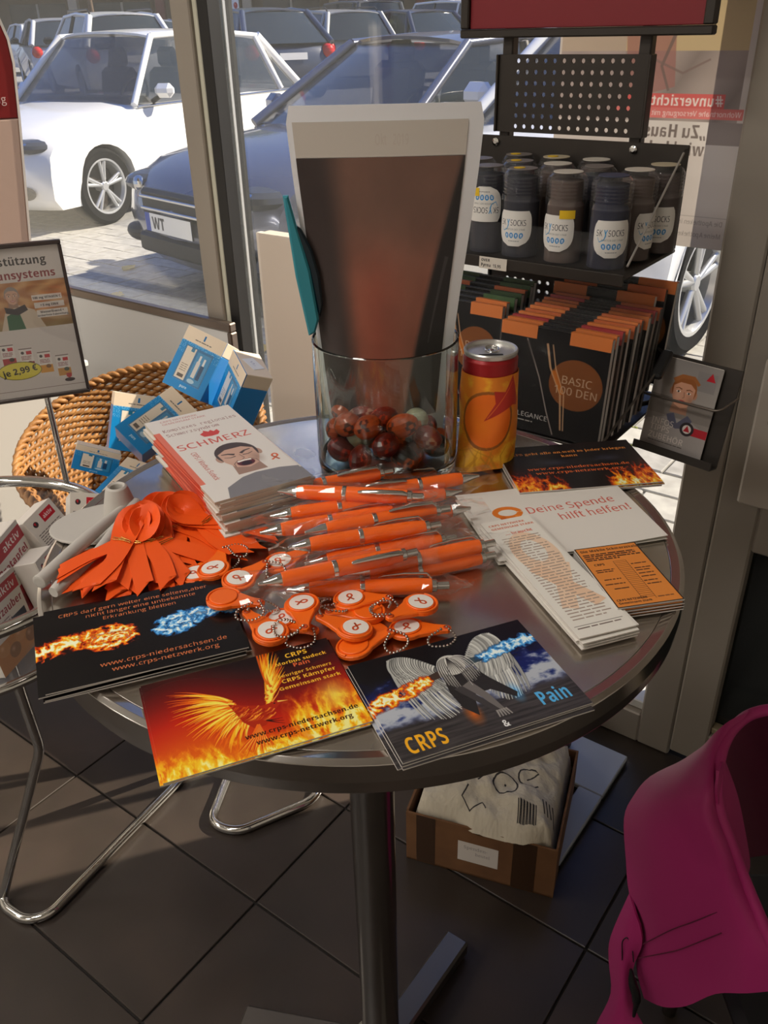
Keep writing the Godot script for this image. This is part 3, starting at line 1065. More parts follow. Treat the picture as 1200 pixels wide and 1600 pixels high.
func car(o: Dictionary, called: String, label: String, category: String) -> Node3D:
	var c := thing(called, label, category)
	var key := str(o.paint)
	if not car_mats.has(key):
		var m := mat(o.paint, o.rough, o.get("metal", 0.0))
		m.clearcoat_enabled = true
		m.clearcoat = 0.7
		m.clearcoat_roughness = 0.05
		car_mats[key] = m
	var paint: StandardMaterial3D = car_mats[key]
	var L: float = o.l
	var W: float = o.w
	var r: float = o.r
	var near: bool = o.near
	var hl := L / 2
	var zf := hl - 0.86
	var zr := -hl + 0.8
	var hood: float = o.hood
	var belt: float = o.belt
	# --- outline of the lower body in (z, y), nose to +z
	var prof := [V(-hl + 0.12, 0.24), V(-hl + 0.02, 0.42), V(-hl, 0.62), V(-hl + 0.05, belt - 0.16), V(float(o.tail) + 0.02, belt - 0.03)]
	prof.append(V(-hl * 0.45, belt + 0.005))
	prof.append(V(0.2, belt - 0.015))
	prof.append(V(float(o.cowl) + 0.02, belt - 0.035))
	prof.append(V(lerpf(o.cowl, hl, 0.4), lerpf(belt, hood, 0.62) - 0.045))
	prof.append(V(lerpf(o.cowl, hl, 0.75), hood - 0.10))
	prof.append(V(hl - 0.13, hood - 0.19))
	prof.append(V(hl - 0.03, hood - 0.3))
	prof.append(V(hl, 0.5))
	prof.append(V(hl - 0.02, 0.32))
	prof.append(V(hl - 0.12, 0.22))
	for zc in [zf, zr]:
		var ra := r * 1.16
		for k in 13:
			var a := PI * k / 12
			var p := V(zc + cos(a) * ra, r + sin(a) * ra)
			if k == 0 or k == 12: p.y = 0.22
			prof.append(p)
	var pts := PackedVector2Array(prof)
	var stations := [-1.0, -0.965, -0.85, -0.5, 0.0, 0.5, 0.85, 0.965, 1.0]
	var place := func(p: Vector2, s: float) -> Vector3:
		var q := absf(s)
		var z := p.x * (1.0 - (float(o.get("nose", 0.09)) if p.x > 0 else 0.045) * pow(q, 3.0) * smoothstep(0.55, 1.0, absf(p.x) / hl))
		var y := p.y
		if y > 0.5: y -= 0.07 * pow(q, 5.0) * smoothstep(0.5, belt, y)
		var bulge := 1.0 - 0.05 * smoothstep(0.55, 0.2, p.y) - 0.045 * smoothstep(0.75, belt, p.y)
		return v3(s * W / 2 * bulge, y, z)
	var b := MB.new()
	var n := pts.size()
	for si in stations.size() - 1:
		for i in n:
			var j := (i + 1) % n
			b.smooth = 0
			b.quad(place.call(pts[i], stations[si]), place.call(pts[i], stations[si + 1]), place.call(pts[j], stations[si + 1]), place.call(pts[j], stations[si]))
	var idx := Geometry2D.triangulate_polygon(pts)
	b.smooth = 1
	for sgn in [-1.0, 1.0]:
		for k in range(0, idx.size(), 3):
			b.out_tri(place.call(pts[idx[k]], sgn), place.call(pts[idx[k + 1]], sgn), place.call(pts[idx[k + 2]], sgn), v3(0, 0.5, pts[idx[k]].x))
	put("body", b.done(), paint, c)
	put("underbody", boxat(v3(-W * 0.36, 0.2, -hl + 0.3), v3(W * 0.36, 0.62, hl - 0.3)), M.rubber, c)
	# --- cabin: roof, pillars, panes
	var wb := W / 2 * 0.93
	var wt := W / 2 * 0.70
	var H: float = o.h
	var yb := belt - 0.06
	var F0 := V(o.cowl, yb)
	var F1 := V(o.roof_f, H - 0.045)
	var R1 := V(o.roof_r, H - 0.07)
	var R0 := V(o.tail, yb)
	var gl := clear_mat(rgb(40, 50, 56), 0.34, 0.02) if near else mat(rgb(46, 54, 60), 0.06)
	var P := func(p: Vector2, s: float, fr: float) -> Vector3:   # fr: 0 at the belt, 1 at the roof
		return v3(s * lerpf(wb, wt, fr), p.y, p.x)
	var ps := func(p: Vector2, q: Vector2, t: float, s: float) -> Vector3:
		return P.call(p, s, 0.0).lerp(P.call(q, s, 1.0), t)
	# windscreen and rear window, curved across
	for e in [[F0, F1, 1.0, "windscreen"], [R0, R1, -1.0, "rear_window"]]:
		var rows := []
		for i in 5:
			var t := i / 4.0
			var line := PackedVector3Array()
			for k in 9:
				var s: float = (k / 4.0 - 1.0) * e[2]
				var q: Vector3 = ps.call(e[0], e[1], t, s)
				q.z += e[2] * (0.14 * (1.0 - s * s) - 0.02)
				line.append(q)
			rows.append(line)
		rows.reverse()
		put(e[3], MB.new().sheet(rows, 0.004).done(), gl, c)
	# roof
	var rows2 := []
	for i in 9:
		var t := i / 8.0
		var line := PackedVector3Array()
		for k in 9:
			var s := k / 4.0 - 1.0
			var z := lerpf(F1.x + 0.12 * (1.0 - s * s), R1.x - 0.12 * (1.0 - s * s), t)
			line.append(v3(s * (wt + 0.015), lerpf(F1.y, R1.y, t) + 0.045 * sin(PI * clampf(t * 0.9 + 0.08, 0, 1)) + 0.035 * (1.0 - s * s) - 0.02 * pow(absf(s), 6), z))
		line.reverse()
		rows2.append(line)
	put("roof", MB.new().sheet(rows2, 0.02).done(), paint, c)
	if o.get("rails", false):
		for s in [-1.0, 1.0]:
			put("roof_rail", mtube(bent([v3(s * wt * 0.95, H - 0.02, F1.x - 0.1), v3(s * wt * 0.95, H + 0.05, F1.x - 0.2), v3(s * wt * 0.95, H + 0.04, R1.x + 0.2), v3(s * wt * 0.95, H - 0.03, R1.x + 0.1)], 0.06), 0.016, 6), M.dark_metal, c)
	# sides: front pane, rear pane, quarter pane between pillars
	var zb := lerpf(F0.x, R0.x, 0.47)
	var zq := lerpf(F0.x, R0.x, 0.84)
	for s in [-1.0, 1.0]:
		var side := func(z: float, t: float, out_ := 0.0) -> Vector3:
			var top_z := clampf(z, R1.x, F1.x)
			var p := v3(s * lerpf(wb, wt, t), lerpf(yb, lerpf(F1.y, R1.y, clampf((F1.x - top_z) / maxf(0.1, F1.x - R1.x), 0, 1)), t), z)
			return p + v3(s * out_, 0, 0)
		# the slanting edges of the cabin in side view
		var zfront := func(t: float) -> float: return lerpf(F0.x, F1.x, t)
		var zrear := func(t: float) -> float: return lerpf(R0.x, R1.x, t)
		for e in [[-1.0, zb + 0.03, "side_window"], [zb - 0.03, zq, "side_window"], [zq - 0.06, 1.0, "quarter_window"]]:
			var rows := []
			for i in 6:
				var t := i / 5.0
				var za: float = zfront.call(t) - 0.02 if e[0] == -1.0 else minf(e[0], zfront.call(t) - 0.02)
				var ze: float = zrear.call(t) + 0.02 if e[1] == 1.0 else maxf(e[1], zrear.call(t) + 0.02)
				if ze > za: ze = za
				var line := PackedVector3Array()
				for k in 4:
					line.append(side.call(lerpf(za, ze, k / 3.0), t))
				if s < 0: line.reverse()
				rows.append(line)
			rows.reverse()
			put(e[2], MB.new().sheet(rows, 0.004).done(), gl, c)
		# pillars and the window line
		put("pillar", mtube([side.call(F0.x + 0.03, 0.0), side.call(F1.x + 0.02, 1.0)], 0.034, 8), paint, c)
		put("pillar", mtube([side.call(zb, 0.0), side.call(minf(zb, F1.x - 0.1), 1.0)], 0.036, 8), M.black, c)
		put("pillar", mtube([side.call(zq - 0.03, 0.0), side.call(maxf(zq - 0.03, R1.x + 0.05), 1.0)], 0.04, 8), paint, c)
		put("pillar", mtube([side.call(R0.x, 0.0), side.call(R1.x, 1.0)], 0.055, 8), paint, c)
		put("roof_edge", mtube([side.call(F1.x + 0.02, 1.0), side.call(lerpf(F1.x, R1.x, 0.5), 1.0) + v3(0, 0.045, 0), side.call(R1.x, 1.0)], 0.03, 8), paint, c)
		put("window_trim", mtube([side.call(F0.x, -0.03, 0.012), side.call(R0.x, -0.03, 0.012)], 0.014, 6), M.chrome if near else M.black, c)
		# wheels
		for zc in [zf, zr]:
			var wm := wheel_mesh(r)
			var wx := Transform3D(Basis(Vector3.UP, 0.0 if s > 0 else PI), v3(s * (W / 2 - 0.115), r, zc))
			if zc == zf and o.has("steer"): wx = Transform3D(Basis(Vector3.UP, o.steer) * wx.basis, wx.origin + v3(s * 0.02, 0, 0))
			var tyre := put("tyre", wm[0], M.rubber, c, wx)
			put("rim", wm[1], mat(rgb(196, 198, 200), 0.3, 0.7), tyre)
			put("brake_disc", wm[2], M.dark_metal, tyre)
		# mirror
		var mr := put("mirror", mbox(v3(0.2, 0.13, 0.12), 0.045, Transform3D(Basis(Vector3.UP, s * 0.25), v3(s * (W / 2 + 0.07), belt + 0.05, float(o.cowl) - 0.28))), paint if near else M.black, c)
		put("mirror_foot", mtube([v3(s * (W / 2 - 0.08), belt - 0.05, float(o.cowl) - 0.25), v3(s * (W / 2 + 0.05), belt + 0.02, float(o.cowl) - 0.28)], 0.025, 6), M.black, mr)
		# lamps
		var hp := v3(s * W * 0.36, hood - 0.25, hl - 0.30)
		var head := put("headlight", MB.new().ball(v3(0.22, 0.075, 0.22), Transform3D(Basis(Vector3.UP, s * 0.45), hp), 16, 8).done(), mat(rgb(60, 62, 66), 0.08), c)
		if near:
			for q in 2:
				put("lens", MB.new().ball(v3(0.05, 0.05, 0.04), at(hp + v3(s * (0.06 - q * 0.12), 0.0, 0.15 + q * 0.03)), 12, 8).done(), M.chrome, head)
			put("fog_lamp", MB.new().ball(v3(0.12, 0.06, 0.06), at(v3(s * W * 0.36, 0.38, hl - 0.1)), 14, 8).done(), M.black, c)
		put("tail_light", MB.new().ball(v3(0.13, 0.13, 0.13), at(v3(s * W * 0.41, belt - 0.2, -hl + 0.13)), 12, 8).done(), mat(rgb(176, 24, 24), 0.2), c)
	# nose: grille with bars, plates
	var gr := put("grille", mbox(v3(W * 0.44, 0.17, 0.06), 0.02, at(v3(0, hood - 0.33, hl - 0.05))), M.black, c)
	for k in 2:
		put("bar", mbox(v3(W * 0.42, 0.02, 0.02), 0.005, at(v3(0, hood - 0.29 - 0.07 * k, hl - 0.012))), M.chrome, gr)
	put("air_intake", mbox(v3(W * 0.5, 0.12, 0.06), 0.02, at(v3(0, 0.36, hl - 0.025))), M.black, c)
	var pl := Pad.new(self, 104, 22, rgb(236, 236, 232))
	if near:
		pl.rect(0, 0, 11, 22, rgb(30, 70, 170))
		if o.get("plate", false):
			pl.text("WT", 16, 18, 19, rgb(20, 20, 20), true)
	put("number_plate", panel(0.52, 0.11, 0.012), [print_mat(pl.im), M.black], c, at(v3(0, 0.5, hl + 0.018)))
	put("number_plate", panel(0.52, 0.11, 0.012), [M.white, M.black], c, at(v3(0, 0.72, -hl - 0.018), PI))
	if near:
		# what shows through the panes
		put("cabin_floor", boxat(v3(-wb + 0.08, 0.6, R0.x + 0.1), v3(wb - 0.08, 0.68, F0.x)), M.rubber, c)
		put("dashboard", mbox(v3(wb * 1.8, 0.2, 0.4), 0.08, at(v3(0, belt - 0.1, float(o.cowl) - 0.18))), M.black, c)
		for s in [-1.0, 1.0]:
			var cl := mat(rgb(58, 58, 62), 0.85)
			var seat := put("seat", mbox(v3(0.5, 0.66, 0.16), 0.06, Transform3D(Basis(Vector3.RIGHT, -0.2), v3(s * 0.36, 0.98, float(o.cowl) - 1.02))), cl, c)
			put("headrest", mbox(v3(0.27, 0.2, 0.1), 0.045, at(v3(s * 0.36, 1.4 if H > 1.55 else 1.34, float(o.cowl) - 1.09))), cl, seat)
		put("rear_bench", mbox(v3(1.2, 0.6, 0.18), 0.06, Transform3D(Basis(Vector3.RIGHT, -0.25), v3(0, 0.95, float(o.cowl) - 1.95))), mat(rgb(50, 50, 54), 0.85), c)
		var sw := []
		for k in 20:
			sw.append(Transform3D(Basis(Vector3.RIGHT, -0.45), v3(0.36, belt + 0.0, float(o.cowl) - 0.52)) * v3(cos(TAU * k / 20) * 0.18, sin(TAU * k / 20) * 0.18, 0))
		put("steering_wheel", mtube(sw, 0.016, 6, true), M.black, c)
		put("inside_mirror", mbox(v3(0.22, 0.06, 0.03), 0.012, at(v3(0, H - 0.13, float(o.roof_f) + 0.05))), M.black, c)
	return c


func table():
	# round bistro table
	var t := thing("bistro_table", "round bistro table with a brushed stainless steel top on one steel column", "table", v3(-0.448, 0, -0.562))
	var r := 0.303
	var top := mat(rgb(204, 198, 190), 0.31, 1.0)
	top.roughness_texture = noise_tex(0.01, Color(0.65, 0.65, 0.65), Color(1, 1, 1), 256, 3, 5)
	top.heightmap_enabled = true
	top.heightmap_scale = 0.25
	top.heightmap_texture = noise_tex(0.008, Color.BLACK, Color.WHITE, 256, 3, 9)
	top.uv1_triplanar = true
	top.uv1_scale = Vector3.ONE * 2.2
	put("tabletop", mlathe([V(0, T - 0.02), V(r - 0.0125, T - 0.02), V(r - 0.0125, T - 0.0015), V(0, T - 0.0015)], 128), top, t)
	put("rim", mlathe([V(r - 0.0122, T - 0.03), V(r - 0.004, T - 0.032), V(r, T - 0.029), V(r + 0.001, T - 0.018), V(r, T - 0.003), V(r - 0.004, T + 0.0), V(r - 0.0122, T - 0.0014), V(r - 0.0122, T - 0.03)], 128), mat(rgb(200, 194, 188), 0.16, 1.0), t)
	put("column", mlathe([V(0.0, 0.03), V(0.027, 0.03), V(0.027, T - 0.031), V(0.0, T - 0.031)], 40), mat(rgb(150, 146, 142), 0.22, 1.0), t)
	put("joint_ring", mlathe([V(0.0272, 0.803), V(0.0282, 0.804), V(0.0282, 0.806), V(0.0272, 0.807)], 40), M.chrome, t)
	put("hub", mlathe([V(0, 0.018), V(0.05, 0.018), V(0.05, 0.04), V(0.034, 0.05), V(0, 0.05)], 32), M.steel, t)
	for k in 3:
		var a := deg_to_rad([91, 203, 328][k])
		var d := v3(cos(a), 0, -sin(a))
		var b := MB.new()
		b.box(v3(0.2, 0.028, 0.042), Transform3D(Basis(Vector3.UP, a) * Basis(Vector3.BACK, -0.07), d * 0.125 + v3(0, 0.027, 0)), 0.004)
		put("foot", b.done(), mat(rgb(120, 116, 112), 0.38, 1.0), t)




# ---------------------------------------------------------------- what is printed on the things
const FIRE := [[0.0, Color(0.02, 0.005, 0.0)], [0.2, Color(0.42, 0.05, 0.01)], [0.42, Color(0.9, 0.26, 0.02)], [0.66, Color(1.0, 0.66, 0.08)], [0.88, Color(1.0, 0.92, 0.4)], [1.0, Color(1, 1, 0.85)]]
const ICE := [[0.0, Color(0.0, 0.01, 0.03)], [0.25, Color(0.05, 0.2, 0.4)], [0.5, Color(0.2, 0.55, 0.85)], [0.8, Color(0.6, 0.85, 1.0)], [1.0, Color(0.95, 1, 1)]]


func print_fists() -> Image:
	var p := Pad.new(self, 560, 396, rgb(14, 12, 14))
	var o := rgb(235, 128, 74)
	p.text("CRPS darf gern weiter eine seltene,aber", 270, 44, 23, o, false, {"al": 0.5, "sx": 1.12})
	p.text("nicht länger eine unbekannte", 290, 72, 23, o, false, {"al": 0.5, "sx": 1.12})
	p.text("Erkrankung bleiben", 282, 100, 23, o, false, {"al": 0.5, "sx": 1.12})
	p.blaze([V(-20, 200), V(70, 182), V(150, 190)], 56, 50, ramp(FIRE), 3, 0.016, 1.5)
	p.blaze([V(130, 170), V(196, 164), V(240, 186), V(236, 216), V(190, 230), V(140, 222), V(140, 190)], 40, 36, ramp(FIRE), 8, 0.02, 1.5)
	p.blaze([V(150, 196), V(222, 200)], 30, 28, ramp(FIRE), 18, 0.03, 1.5)
	p.blaze([V(590, 190), V(500, 172), V(430, 176)], 36, 42, ramp(ICE), 5, 0.016, 1.35)
	p.blaze([V(450, 166), V(392, 164), V(342, 182), V(328, 210), V(356, 236), V(404, 224), V(444, 196)], 34, 32, ramp(ICE), 9, 0.02, 1.35)
	p.blaze([V(366, 202), V(424, 188)], 28, 26, ramp(ICE), 19, 0.03, 1.4)
	p.text("www.crps-niedersachsen.de", 330, 332, 25, o, false, {"al": 0.5, "sx": 1.15})
	p.text("www.crps-netzwerk.org", 330, 362, 25, o, false, {"al": 0.5, "sx": 1.15})
	return p.im


func print_phoenix() -> Image:
	var p := Pad.new(self, 560, 396, rgb(150, 24, 14))
	var bg := ramp([[0.0, Color(0.10, 0.02, 0.03)], [0.3, Color(0.42, 0.05, 0.04)], [0.6, Color(0.76, 0.13, 0.04)], [1.0, Color(0.93, 0.42, 0.06)]])
	for y in 396:
		for x in range(0, 560):
			var t := y / 396.0 + 0.12 * sin(x * 0.011 + 0.6) - 0.1 * clampf((x - 330) / 230.0, 0, 1) * (1.0 - y / 396.0)
			p.dot(x, y, bg.sample(clampf(t, 0, 1)))
	var f := ramp([[0.0, Color(0.8, 0.2, 0.02)], [0.4, Color(0.95, 0.5, 0.05)], [0.75, Color(1.0, 0.82, 0.15)], [1.0, Color(1, 0.97, 0.6)]])
	p.fire(-60, 250, 250, 410, f, 4, 0.012)
	p.fire(330, 150, 600, 400, f, 7, 0.011, 0.05)
	p.fire(200, 300, 400, 410, f, 12, 0.014)
	p.glow(500, 250, 70, 90, Color(1, 0.95, 0.4), 0.75)
	# wings of many feathers
	var r := RandomNumberGenerator.new()
	r.seed = 5
	for layer in 3:
		for k in 46:
			var t := k / 45.0
			var a := lerpf(-2.46, -4.25, t)          # from up-left to down-left
			var root := V(214, 168).lerp(V(262, 252), t) + V(r.randf_range(-8, 8), r.randf_range(-8, 8))
			var ln: float = (190.0 - 60.0 * t) * [1.0, 0.68, 0.4][layer] * r.randf_range(0.82, 1.06)
			var d := V(cos(a), sin(a))
			var mid: Vector2 = root + d * ln * 0.5 + V(-d.y, d.x) * ln * 0.18
			var c: Color = [Color(0.95, 0.42, 0.04), Color(1.0, 0.72, 0.12), Color(1.0, 0.92, 0.36)][(layer + (r.randi() % 2)) % 3]
			p.stroke(arc_pts(root, mid, root + d * ln), 13.0 - layer * 2.5, 0.8, c, 0.85)
	for layer in 3:
		for k in 34:
			var t := k / 33.0
			var a := lerpf(-0.86, -1.52, t)
			var root := V(318, 216).lerp(V(352, 118), t * 0.8) + V(r.randf_range(-7, 7), r.randf_range(-7, 7))
			var ln: float = lerpf(120.0, 212.0, t) * [1.0, 0.66, 0.4][layer] * r.randf_range(0.8, 1.05)
			var d := V(cos(a), sin(a))
			var c: Color = [Color(0.9, 0.36, 0.03), Color(1.0, 0.7, 0.1), Color(1.0, 0.92, 0.35)][(layer + (r.randi() % 2)) % 3]
			p.stroke(arc_pts(root, root + d * ln * 0.55 + V(-10, 0), root + d * ln), 13.0 - layer * 2.5, 0.8, c, 0.85)
	# body, neck, head, tail, claws
	p.poly([V(214, 176), V(250, 196), V(300, 218), V(338, 214), V(362, 218), V(346, 232), V(330, 246), V(312, 268), V(292, 296), V(262, 300), V(236, 262)], rgb(176, 40, 14))
	for k in 60:
		var q := V(r.randf_range(225, 330), 0)
		q.y = lerpf(186, 226, (q.x - 225) / 105.0) + r.randf_range(0, 50)
		p.stroke([q, q + V(-10, 9), q + V(-26, 12)], 4, 0.5, [rgb(226, 96, 20), rgb(150, 26, 10), rgb(250, 170, 50)][k % 3], 0.8)
	p.stroke([V(330, 214), V(352, 190), V(366, 168)], 5, 1, rgb(250, 150, 60))
	p.stroke([V(344, 218), V(372, 224)], 7, 1, rgb(250, 206, 90))
	p.ell(334, 222, 2.5, 2.5, rgb(40, 8, 4))
	for k in 26:
		var a := lerpf(1.15, 2.5, k / 25.0)
		p.stroke([V(272, 286), V(268, 306) + V(cos(a), sin(a)) * 30, V(262, 312) + V(cos(a), sin(a)) * r.randf_range(55, 95)], 8, 1, [rgb(214, 44, 18), rgb(244, 120, 24), rgb(255, 200, 70)][k % 3], 0.8)
	for k in 3:
		p.stroke([V(296, 280), V(318, 284 + k * 6), V(340, 286 + k * 12)], 4, 1, rgb(60, 16, 8))
	var y1 := rgb(250, 196, 50)
	for e in [["CRPS", 452, 46, 27], ["Morbus sudeck", 458, 72, 20], ["Pain", 454, 93, 23], ["Feuriger Schmerz", 454, 126, 18], ["CRPS Kämpfer", 458, 152, 22], ["Gemeinsam stark", 454, 180, 20]]:
		p.text(e[0], e[1], e[2], e[3], rgb(226, 104, 52) if e[0] == "Pain" else y1, true, {"al": 0.5, "sx": 1.08})
	p.text("www.crps-niedersachsen.de", 386, 330, 24, rgb(58, 22, 8), true, {"al": 0.5, "sx": 0.98})
	p.text("www.crps-netzwerk.org", 384, 360, 24, rgb(58, 22, 8), true, {"al": 0.5, "sx": 0.98})
	return p.im


func print_angel() -> Image:
	var p := Pad.new(self, 600, 424, rgb(14, 16, 24))
	var n := FastNoiseLite.new()
	n.seed = 6
	n.frequency = 0.012
	n.fractal_octaves = 5
	for y in 424:
		for x in 600:
			var t := y / 424.0
			var v := n.get_noise_2d(x, y * 1.6)
			var c := Color(0.03, 0.035, 0.06).lerp(Color(0.06, 0.12, 0.38), smoothstep(0.2, 0.42, t + v * 0.1))
			var cloud := smoothstep(0.36, 0.62, t + v * 0.32) * smoothstep(0.78, 0.62, t + v * 0.08)
			c = c.lerp(Color(0.72, 0.74, 0.78), cloud)
			var ground := smoothstep(0.66, 0.74, t + v * 0.05)
			c = c.lerp(Color(0.2, 0.185, 0.19).lerp(Color(0.3, 0.28, 0.28), n.get_noise_2d(x * 0.4, y * 6.0) + 0.3), ground)
			p.dot(x, y, c)
	# wings: fans of long feathers
	var r := RandomNumberGenerator.new()
	r.seed = 9
	for side in 2:
		var fx := func(u: float) -> float: return (u if side == 0 else 1.0 - u) * 600.0
		for layer in 3:
			for k in 20:
				var t := k / 19.0
				var ln: float = [1.0, 0.62, 0.36][layer]
				var root := V(fx.call(lerpf(0.41, 0.21, t)), lerpf(0.24, 0.05, sin(t * 1.9)) * 424)
				var far := V(fx.call(lerpf(0.42, 0.215, t * t) + r.randf_range(-0.008, 0.008)), (0.46 + 0.30 * sin(0.3 + t * 1.9)) * 424)
				var tip := root.lerp(far, ln)
				var bend := root.lerp(tip, 0.5) + V(-34.0 if side == 0 else 34.0, 0)
				var g := r.randf_range(0.55, 0.9)
				p.stroke(arc_pts(root, bend, tip), 15 - layer * 3, 3, Color(g, g, g * 0.97), 0.95)
				p.stroke(arc_pts(root + V(6, 0), bend + V(6, 0), tip + V(3, 0)), 2.5, 1, Color(0.14, 0.14, 0.15), 0.75)
	# arms of fire and ice
	p.stroke([V(262, 140), V(200, 152), V(140, 176)], 30, 20, rgb(66, 52, 46))
	p.stroke([V(340, 126), V(400, 124), V(450, 118)], 28, 20, rgb(60, 76, 84))
	p.blaze([V(190, 156), V(110, 180), V(-20, 196)], 30, 44, ramp(FIRE), 13, 0.02, 1.5)
	p.blaze([V(400, 124), V(490, 106), V(590, 92)], 28, 38, ramp(ICE), 14, 0.02, 1.45)
	p.glow(262, 330, 34, 60, Color(1.0, 0.45, 0.1), 0.8)
	p.glow(418, 300, 26, 54, Color(0.3, 0.7, 1.0), 0.8)
	# kneeling body, forearms, hair
	p.poly([V(250, 150), V(352, 148), V(378, 214), V(424, 300), V(412, 318), V(356, 260), V(300, 262), V(276, 344), V(246, 300), V(238, 230)], rgb(40, 37, 37))
	p.stroke([V(300, 210), V(330, 280), V(346, 346)], 34, 18, rgb(112, 106, 104))
	p.stroke([V(268, 214), V(306, 290), V(336, 352)], 28, 16, rgb(62, 58, 58))
	for k in 5:
		p.stroke([V(330 + k * 7, 344), V(326 + k * 10, 372)], 7, 4, rgb(150, 144, 140))
	p.ell(296, 118, 44, 46, rgb(206, 203, 196))
	for k in 40:
		var t := k / 39.0
		var root := V(296, 84) + V((t - 0.5) * 16, 0)
		var sd := 1.0 if t > 0.4 else -1.0
		var spread := absf(t - 0.4) / 0.6
		p.stroke(arc_pts(root, root + V(sd * (16 + 46 * spread), -14 + 20 * (1.0 - spread)), V(296 + sd * (14 + 58 * spread), 176 + 40 * (1.0 - spread) + r.randf_range(-14, 14))), 5.0, 1.2, [rgb(226, 224, 218), rgb(150, 147, 142), rgb(60, 58, 56)][k % 3], 0.9)
	for k in 9:
		p.stroke(arc_pts(V(296, 82), V(286 + k * 3, 120), V(262 + k * 9, 168)), 2.6, 1, rgb(40, 38, 38), 0.8)
	p.text("CRPS", 30, 404, 84, rgb(246, 178, 34), true, {"sx": 0.62})
	p.text("Pain", 460, 378, 78, rgb(86, 178, 236), true, {"sx": 0.66})
	p.text("&", 318, 412, 36, rgb(236, 236, 236), true, {"sx": 0.8})
	return p.im


func arc_pts(a: Vector2, b: Vector2, c: Vector2) -> Array:
	var o := []
	for k in 11:
		var t := k / 10.0
		o.append(a.lerp(b, t).lerp(b.lerp(c, t), t))
	return o


func print_firecard() -> Image:
	var p := Pad.new(self, 480, 336, rgb(16, 12, 16))
	p.fire(-90, 150, 190, 350, ramp(FIRE), 21, 0.016, -0.1)
	p.fire(290, 150, 580, 350, ramp(FIRE), 22, 0.016)
	p.fire(-40, 20, 90, 340, ramp(FIRE), 25, 0.02, -0.25)
	p.fire(400, 10, 520, 340, ramp(FIRE), 26, 0.02, -0.2)
	p.glow(170, 140, 100, 46, rgb(90, 100, 130), 0.45)
	p.glow(360, 130, 90, 40, rgb(90, 100, 130), 0.45)
	var o := rgb(244, 150, 60)
	p.text("CRPS geht alle an,weil es jeder kriegen", 240, 70, 23, o, true, {"al": 0.5, "sx": 0.95, "font": "Droid Serif"})
	p.text("kann", 240, 102, 23, o, true, {"al": 0.5, "font": "Droid Serif"})
	p.text("www.crps-niedersachsen.de", 246, 190, 25, rgb(226, 104, 40), true, {"al": 0.5, "font": "Droid Serif"})
	p.text("www.crps-netzwerk.org", 240, 222, 25, rgb(226, 104, 40), true, {"al": 0.5, "font": "Droid Serif"})
	return p.im


# an awareness loop of ribbon
func draw_loop(p: Pad, x: float, y: float, s: float, c: Color, ang := 0.0):
	var pts := []
	for k in 13:
		var t := lerpf(-0.25, PI + 0.25, k / 12.0)
		pts.append(V(x, y) + V(cos(t) * 0.55, -sin(t) * 0.8 - 0.3).rotated(ang) * s)
	p.stroke([V(x, y) + V(-0.75, 1.5).rotated(ang) * s] + pts.slice(0, 13), s * 0.42, s * 0.42, c)
	p.stroke([pts[12], V(x, y) + V(0.75, 1.5).rotated(ang) * s], s * 0.42, s * 0.42, c.darkened(0.18))


func print_donation() -> Image:
	var p := Pad.new(self, 480, 360, rgb(228, 222, 214))
	p.text("Deine Spende", 166, 150, 48, rgb(206, 88, 72), false, {"sx": 0.9})
	p.text("hilft helfen!", 242, 204, 48, rgb(206, 88, 72), false, {"sx": 0.88})
	# broad loop of ribbon at the left
	var pts := []
	for k in 20:
		var t := TAU * k / 19
		pts.append(V(112 + cos(t) * 36, 130 + sin(t) * 26))
	p.stroke(pts, 17, 17, rgb(226, 122, 40))
	p.stroke([V(88, 150), V(100, 190), V(130, 214)], 18, 16, rgb(208, 104, 34))
	p.stroke([V(136, 148), V(124, 178), V(112, 200)], 14, 14, rgb(238, 140, 54))
	return p.im


func print_bookmark() -> Image:
	var p := Pad.new(self, 150, 550, rgb(232, 227, 218))
	p.text("CRPS NETZWERK", 14, 30, 14, rgb(206, 112, 84), true)
	p.text("GEMEINSAM STARK", 14, 48, 14, rgb(206, 112, 84), true)
	# pale ribbon behind the text
	p.ell(78, 190, 62, 110, rgb(236, 205, 178))
	p.ell(78, 176, 30, 56, rgb(232, 227, 218))
	p.stroke([V(116, 250), V(70, 360), V(40, 440)], 46, 40, rgb(236, 205, 178))
	p.stroke([V(40, 250), V(86, 360), V(124, 440)], 46, 40, rgb(234, 198, 168))
	p.text("... braucht", 40, 82, 17, rgb(206, 88, 64), true)
	p.words(20, 98, 116, 32, 12.4, rgb(166, 146, 132), 3, 0.28)
	p.rect(10, 508, 128, 1.5, rgb(120, 110, 104))
	p.words(14, 516, 120, 1, 12, rgb(120, 104, 96), 5, 0.3)
	return p.im


